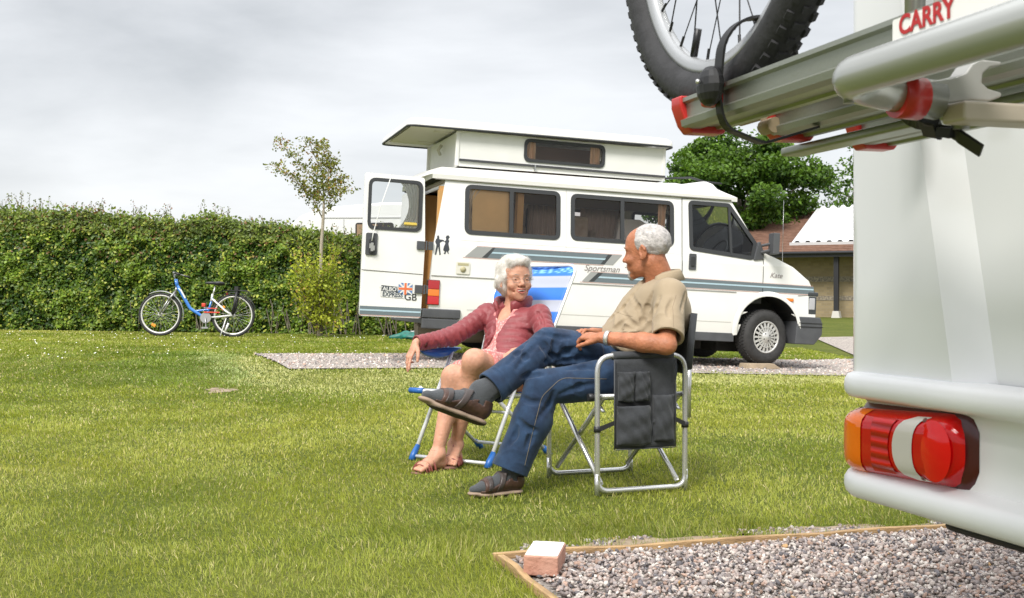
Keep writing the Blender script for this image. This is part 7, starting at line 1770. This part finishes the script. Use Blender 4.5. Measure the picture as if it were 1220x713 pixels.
        A=mkverts(bm,[C(a,b_,-.006) for a,b_ in pl]);B=mkverts(bm,[C(a,b_,.007) for a,b_ in pl]); bm.faces.new(A); bm.faces.new(B[::-1])
        for i in range(len(A)): bm.faces.new((A[i],A[(i+1)%len(A)],B[(i+1)%len(A)],B[i]))
        so_=obj('sandal',bm,SL,root,bevel=.003)
        bm=BM()
        def arcstrap(a0,w_,h,tl=0,r_=.0062): 
            tube(bm,[C(a0+tl*math.cos(q),w_*math.cos(q),.004+h*math.sin(q)) for q in np.linspace(0,PI,15)],r_,6,flat=(1.7,.6))
        Lb=(ball-heel).length
        arcstrap(Lb+.020,.044,.034); arcstrap(Lb+.002,.046,.048,.014); arcstrap(Lb-.014,.045,.052,-.014); arcstrap(Lb-.036,.042,.060,.010); arcstrap(Lb-.052,.040,.068,-.006)
        az=an.z+.004; tube(bm,[V((an.x,an.y,az))+hd*(.036*math.cos(q)-.002)+s*.035*math.sin(q)+V((0,0,.004*math.cos(q))) for q in np.linspace(0,2*PI,21)[:-1]],.0046,6,closed=True,flat=(.7,1.6))
        tube(bm,[V((an.x,an.y,az))+hd*.034,ball+V((0,0,.02))-hd*.02],.0045,6); tube(bm,[V((an.x,an.y,az))-hd*.034,C(-.026,0,.01)],.006,6); obj('straps',bm,SN,so_)
    tag(root,'white-haired smiling woman in a rose quilted jacket, glasses and sandals','person')
woman()
# ================================================================ bicycles (local: x forward, z up, rear hub at x=0)
def bike_wheel(par,x,R_,rt,tyre_m,rim_m,spoke_m,knobs=False,nsp=28,seg=64,reflect=True,hub_m=None):
    wh=empty('wheel',(x,0,R_)); wh.parent=par
    C=lambda a,r,y=0:V((r*math.cos(a),y,r*math.sin(a)))
    bm=BM(); n=12; prof=[((R_-rt)+rt*math.cos(2*PI*k/n),rt*1.0*math.sin(2*PI*k/n)) for k in range(n)]; lathe(bm,prof,seg,closed=True); ty=obj('tyre',bm,tyre_m,wh)
    if knobs:
        bm=BM(); N=84
        for k in range(N):
            a=2*PI*k/N
            for (yy,w_,rr) in (((0 if k%2 else .0),.016,R_-.001),(.017,.010,R_-.006),(-.017,.010,R_-.006)):
                if yy==0 and k%2: yy=.0; w_=.011
                a2=a+(PI/N if yy else 0); c=C(a2,rr,yy); box(bm,c,(.0085,w_,.012 if yy else .010),Matrix.Rotation(-a2,3,'Y')@Matrix.Rotation(.5 if yy>0 else (-.5 if yy<0 else 0),3,'Z'))
        t=obj('tread_knobs',bm,tyre_m,ty); t['kind']='stuff'
    ri=R_-2*rt; bm=BM(); lathe(bm,[(ri+.004,-.013),(ri-.004,-.013),(ri-.016,-.008),(ri-.018,0),(ri-.016,.008),(ri-.004,.013),(ri+.004,.013)],seg,closed=True); obj('rim',bm,rim_m,wh)
    bm=BM()
    for k in range(nsp):
        a=2*PI*k/nsp; s=1 if k%2 else -1; off=(.55 if (k//2)%2 else -.55); tube(bm,[C(a+off*.9,.022,s*.03),C(a,ri-.014,0)],.0012 if knobs else .0018,4,cap=False)
        if knobs: tube(bm,[C(a,ri-.034,s*.0015),C(a,ri-.014,0)],.0024,5,cap=False)
    o=obj('spokes',bm,spoke_m,wh)
    bm=BM(); tube(bm,[(0,-.045,0),(0,.045,0)],.012,10); tube(bm,[(0,-.034,0),(0,-.028,0)],.026,12); tube(bm,[(0,.028,0),(0,.034,0)],.026,12); obj('hub',bm,hub_m or rim_m,wh)
    if knobs:
        bm=BM(); a=R(-112); tube(bm,[C(a,ri-.012),C(a,ri-.020)],.005,8); tube(bm,[C(a,ri-.018),C(a,ri-.060)],.0062,8); obj('valve',bm,spoke_m,wh)
    return wh
RUBB=mat('bike_tyre',(.028,.028,.030),.75,0,var=.3,vscale=30,bump=.2,bscale=80); ALUB=mat('bike_alu',(.62,.62,.60),.35,.6); STL=mat('bike_steel',(.45,.45,.45),.35,.7); BLKB=mat('bike_black',(.018,.018,.02),.5); DSP=mat('spoke_dark',(.03,.03,.032),.4,.5)
def city_bike():
    g0=P(277,401,18.3); x0=g0.x; zf=tz(-4.95,18.3)
    root=empty('bicycle',(x0,18.3,tz(x0,18.3)),rot=(R(4),R(-1.0),R(180)))      # leaning a little against the hedge, front to the left
    BLU=mat('frame_blue',(.04,.20,.62),.3,0,coat=.7); WHT=mat('frame_white',(.78,.78,.77),.3,0,coat=.5); RIMW=mat('rim_pale',(.70,.69,.66),.35,.2); OR=mat('reflector_orange',(.8,.32,.03),.4); RDB=mat('bike_red',(.65,.06,.03),.4)
    Rw=.345; wb=1.15
    for x in (0,wb): 
        w_=bike_wheel(root,x,Rw,.022,RUBB,RIMW,STL,seg=48,nsp=32)
        bm=BM(); a=R(-60 if x else 35); c=V((.20*math.cos(a),0,.20*math.sin(a)))
        box(bm,c,(.075,.02,.045),Matrix.Rotation(-a+PI/2,3,'Y')); obj('reflector',bm,OR,w_,bevel=.006)
    f=empty('frame',(0,0,0)); bpy.data.objects.remove(f)
    bm=BM()
    tube(bm,fillet([(.90,0,.80),(.84,0,.70),(.68,0,.44),(.50,0,.33),(.42,0,.30)],.12,6),[.030]*1+[.030]*100 if False else .026,10)
    tube(bm,fillet([(.70,0,.475),(.62,0,.40),(.40,0,.43),(.345,0,.45)],.07,5),.016,8)
    tube(bm,[(.925,0,.90),(.895,0,.77)],.027,10); tube(bm,[(.42,0,.29),(.34,0,.62)],.018,8); tube(bm,[(.42,-.035,.30),(.42,.035,.30)],.032,12)
    fr=obj('frame',bm,BLU,root)
    bm=BM(); holed(bm,[[(.77,.60),(.85,.735),(.83,.75),(.75,.61)]],lambda x,z:(x,.0275,z)); obj('frame_decal',bm,WHT,fr)
    bm=BM()
    for s in (-1,1):
        tube(bm,[(.335,s*.02,.60),(.10,s*.05,.40),(0,s*.06,Rw)],.013,8); tube(bm,[(.42,s*.02,.30),(.2,s*.05,.32),(0,s*.06,Rw)],.013,8)
    tube(bm,[(.355,0,.56),(.335,0,.68)],.019,8); rear=obj('rear_triangle',bm,WHT,root)
    bm=BM()
    tube(bm,[(.905,0,.78),(.925,0,.70)],.02,8)
    for s in (-1,1): tube(bm,[(.93,s*.05,.68),(1.02,s*.055,.56)],.018,8); tube(bm,[(1.0,s*.055,.60),(wb,s*.055,Rw)],.012,8)
    tube(bm,[(.93,-.06,.69),(.93,.06,.69)],.014,8); obj('fork',bm,STL,root)
    bm=BM(); tube(bm,[(.925,0,.88),(.955,0,.95),(.94,0,.99)],.013,8); tube(bm,fillet([(.80,-.29,.96),(.90,-.25,.99),(.955,-.08,.98),(.955,.08,.98),(.90,.25,.99),(.80,.29,.96)],.06,4),.011,8); hb=obj('handlebar',bm,STL,root)
    for s in (-1,1):
        bm=BM(); tube(bm,[(.87,s*.265,.98),(.78,s*.295,.955)],.017,8); obj('grip',bm,BLKB,hb)
    bm=BM(); tube(bm,[(.34,0,.62),(.30,0,.80)],.014,8); obj('seat_post',bm,ALUB,root)
    bm=BM(); sphere(bm,(.245,0,.845),.5,16,(.20,.19,.075)); sphere(bm,(.36,0,.85),.5,14,(.22,.06,.05)); obj('saddle',bm,BLKB,root,smooth=True)
    def arc(cx,r,a0,a1,w_,m_,nm,n=22):
        bm=BM(); A=[(cx+r*math.cos(a0+(a1-a0)*i/n),Rw+r*math.sin(a0+(a1-a0)*i/n)) for i in range(n+1)]; q=[]
        rows=[mkverts(bm,[(x,-w_,z-.0),(x+(x-cx)*.03,0,z+(z-Rw)*.03),(x,w_,z)]) for x,z in A]
        for a,b in zip(rows[:-1],rows[1:]):
            for i in range(2): bm.faces.new((a[i],a[i+1],b[i+1],b[i]))
        return obj(nm,bm,m_,root,smooth=True)
    arc(0,Rw+.015,R(-15),R(165),.028,mat('mudguard_black',(.05,.05,.055),.4),'mudguard'); arc(wb,Rw+.015,R(60),R(195),.028,mat('mudguard_silver',(.55,.55,.55),.4),'mudguard')
    bm=BM()
    for s in (-1,1):
        tube(bm,[(.16,s*.06,.735),(-.22,s*.06,.735),(-.26,s*.06,.62)],.007,6); tube(bm,[(-.06,s*.065,.73),(-.0,s*.065,Rw)],.016,6,flat=(1.3,.4)); tube(bm,[(-.22,s*.06,.735),(0,s*.065,Rw+.02)],.006,5)
    for x in (.14,.02,-.1,-.2): tube(bm,[(x,-.06,.735),(x,.06,.735)],.006,5)
    box2(bm,(-.08,-.075,.73),(-.02,.075,.80)); tube(bm,[(.16,0,.735),(.33,0,.66)],.006,5); obj('luggage_rack',bm,BLKB,root)
    bm=BM(); tube(bm,[(.42,.05,.30),(.42,.058,.30)],.085,24); obj('chainring',bm,STL,root)
    bm=BM(); box2(bm,(.20,.06,.375),(.45,.07,.395)); box2(bm,(.24,.06,.44),(.40,.07,.455)); obj('chain_guard',bm,RDB,root,bevel=.003)
    bm=BM(); box2(bm,(.44,-.03,.47),(.50,.03,.53)); obj('frame_lock',bm,RDB,root,bevel=.01)
    bm=BM(); tube(bm,[(.42,.075,.30),(.40,.085,.14)],.011,8); box2(bm,(.35,.085,.125),(.45,.17,.15)); tube(bm,[(.42,-.075,.30),(.44,-.085,.46)],.011,8); box2(bm,(.39,-.17,.45),(.49,-.085,.475)); obj('crank_set',bm,STL,root)
    bm=BM(); tube(bm,[(.10,.04,.30),(.16,.12,.02)],.009,6); tube(bm,[(.055,.07,.22),(.10,.08,.08)],.018,6); obj('kickstand',bm,WHT,root)
    bm=BM(); box2(bm,(.09,-.01,.66),(.12,.01,.70)); obj('lamp',bm,RDB,root)
    tag(root,'blue and white step-through bicycle leaning by the hedge','bicycle')
city_bike()
def mountain_bike():
    # stands in the outer rail of the rack: wheel plane along the wall
    U=V((.284,-.9588,0)); Nn=V((-.9588,-.284,0)); C=V((.656,2.30,0))
    c=C+U*.47+Nn*.50; root=empty('mountain_bike',(c.x,c.y,1.160),rz=math.atan2(U.y,U.x))
    ALR=mat('mtb_rim',(.42,.43,.44),.35,.5); FR=mat('mtb_frame',(.10,.11,.12),.35,.3,coat=.4); wb=1.06; Rw=.342
    bike_wheel(root,0,Rw,.030,RUBB,ALR,DSP,knobs=True,nsp=32,seg=96); bike_wheel(root,wb,Rw,.030,RUBB,ALR,DSP,knobs=True,nsp=32,seg=96)
    bm=BM()
    for s in (-1,1): tube(bm,[(0,s*.065,Rw),(.40,s*.03,.78)],.010,8); tube(bm,[(0,s*.065,Rw),(.44,s*.035,.30)],.011,8)
    tube(bm,[(.44,0,.30),(.36,0,.86)],.017,10); tube(bm,[(.38,0,.78),(.86,0,.86)],.018,10); tube(bm,[(.44,0,.30),(.88,0,.76)],.021,10); tube(bm,[(.85,0,.92),(.89,0,.74)],.022,10); obj('frame',bm,FR,root)
    bm=BM()
    for s in (-1,1): tube(bm,[(.90,s*.06,.70),(wb,s*.065,Rw)],.016,8)
    tube(bm,[(.90,-.065,.70),(.90,.065,.70)],.016,8); obj('fork',bm,BLKB,root)
    bm=BM(); tube(bm,[(.84,0,.94),(.88,0,1.0)],.014,8); tube(bm,[(.86,-.30,1.01),(.88,0,1.0),(.86,.30,1.01)],.012,8); obj('handlebar',bm,BLKB,root)
    bm=BM(); tube(bm,[(.36,0,.86),(.34,0,.95)],.014,8); sphere(bm,(.31,0,.97),.5,14,(.26,.13,.05)); obj('saddle',bm,BLKB,root,smooth=True)
    tag(root,'mountain bike with knobbly black tyre standing on the cycle rack','bicycle')
mountain_bike()
# ================================================================ painted brick on the gravel corner
def brick():
    bm=BM(); box2(bm,(-.0545,-.108,0),(.0545,.108,.062)); o=obj('brick',bm,mat('brick_pink',(.42,.20,.14),.85,0,col2=(.55,.31,.23),vscale=14,bump=.6,bscale=60),None,bevel=.005)
    o.location=(.105,3.70,.014); o.rotation_euler=(0,R(1),R(-17+8)); tag(o,'pinkish brick with a white painted top lying at the corner of the gravel bay','brick')
    bm=BM(); pl=[]; r=random.Random(8)
    for i in range(64):
        a=2*PI*i/64; c_,s_=math.cos(a),math.sin(a); k=1/max(abs(c_)/.0515,abs(s_)/.103); k*=1-r.random()*.02; pl.append((c_*k,s_*k))
    prism(bm,pl,'z',.0622,.0640); obj('white_paint',bm,mat('brick_paint',(.82,.80,.76),.6,0,col2=(.72,.66,.60),vscale=18,detail=8,bump=.3),o)
    bm=BM()
    for x in np.linspace(-.02,.022,6): box2(bm,(x-.002,.012,.0641),(x+.002,.022,.0644))
    obj('faded_mark',bm,mat('faded_red',(.62,.42,.38),.7),o)
brick()
bpy.context.view_layer.update()
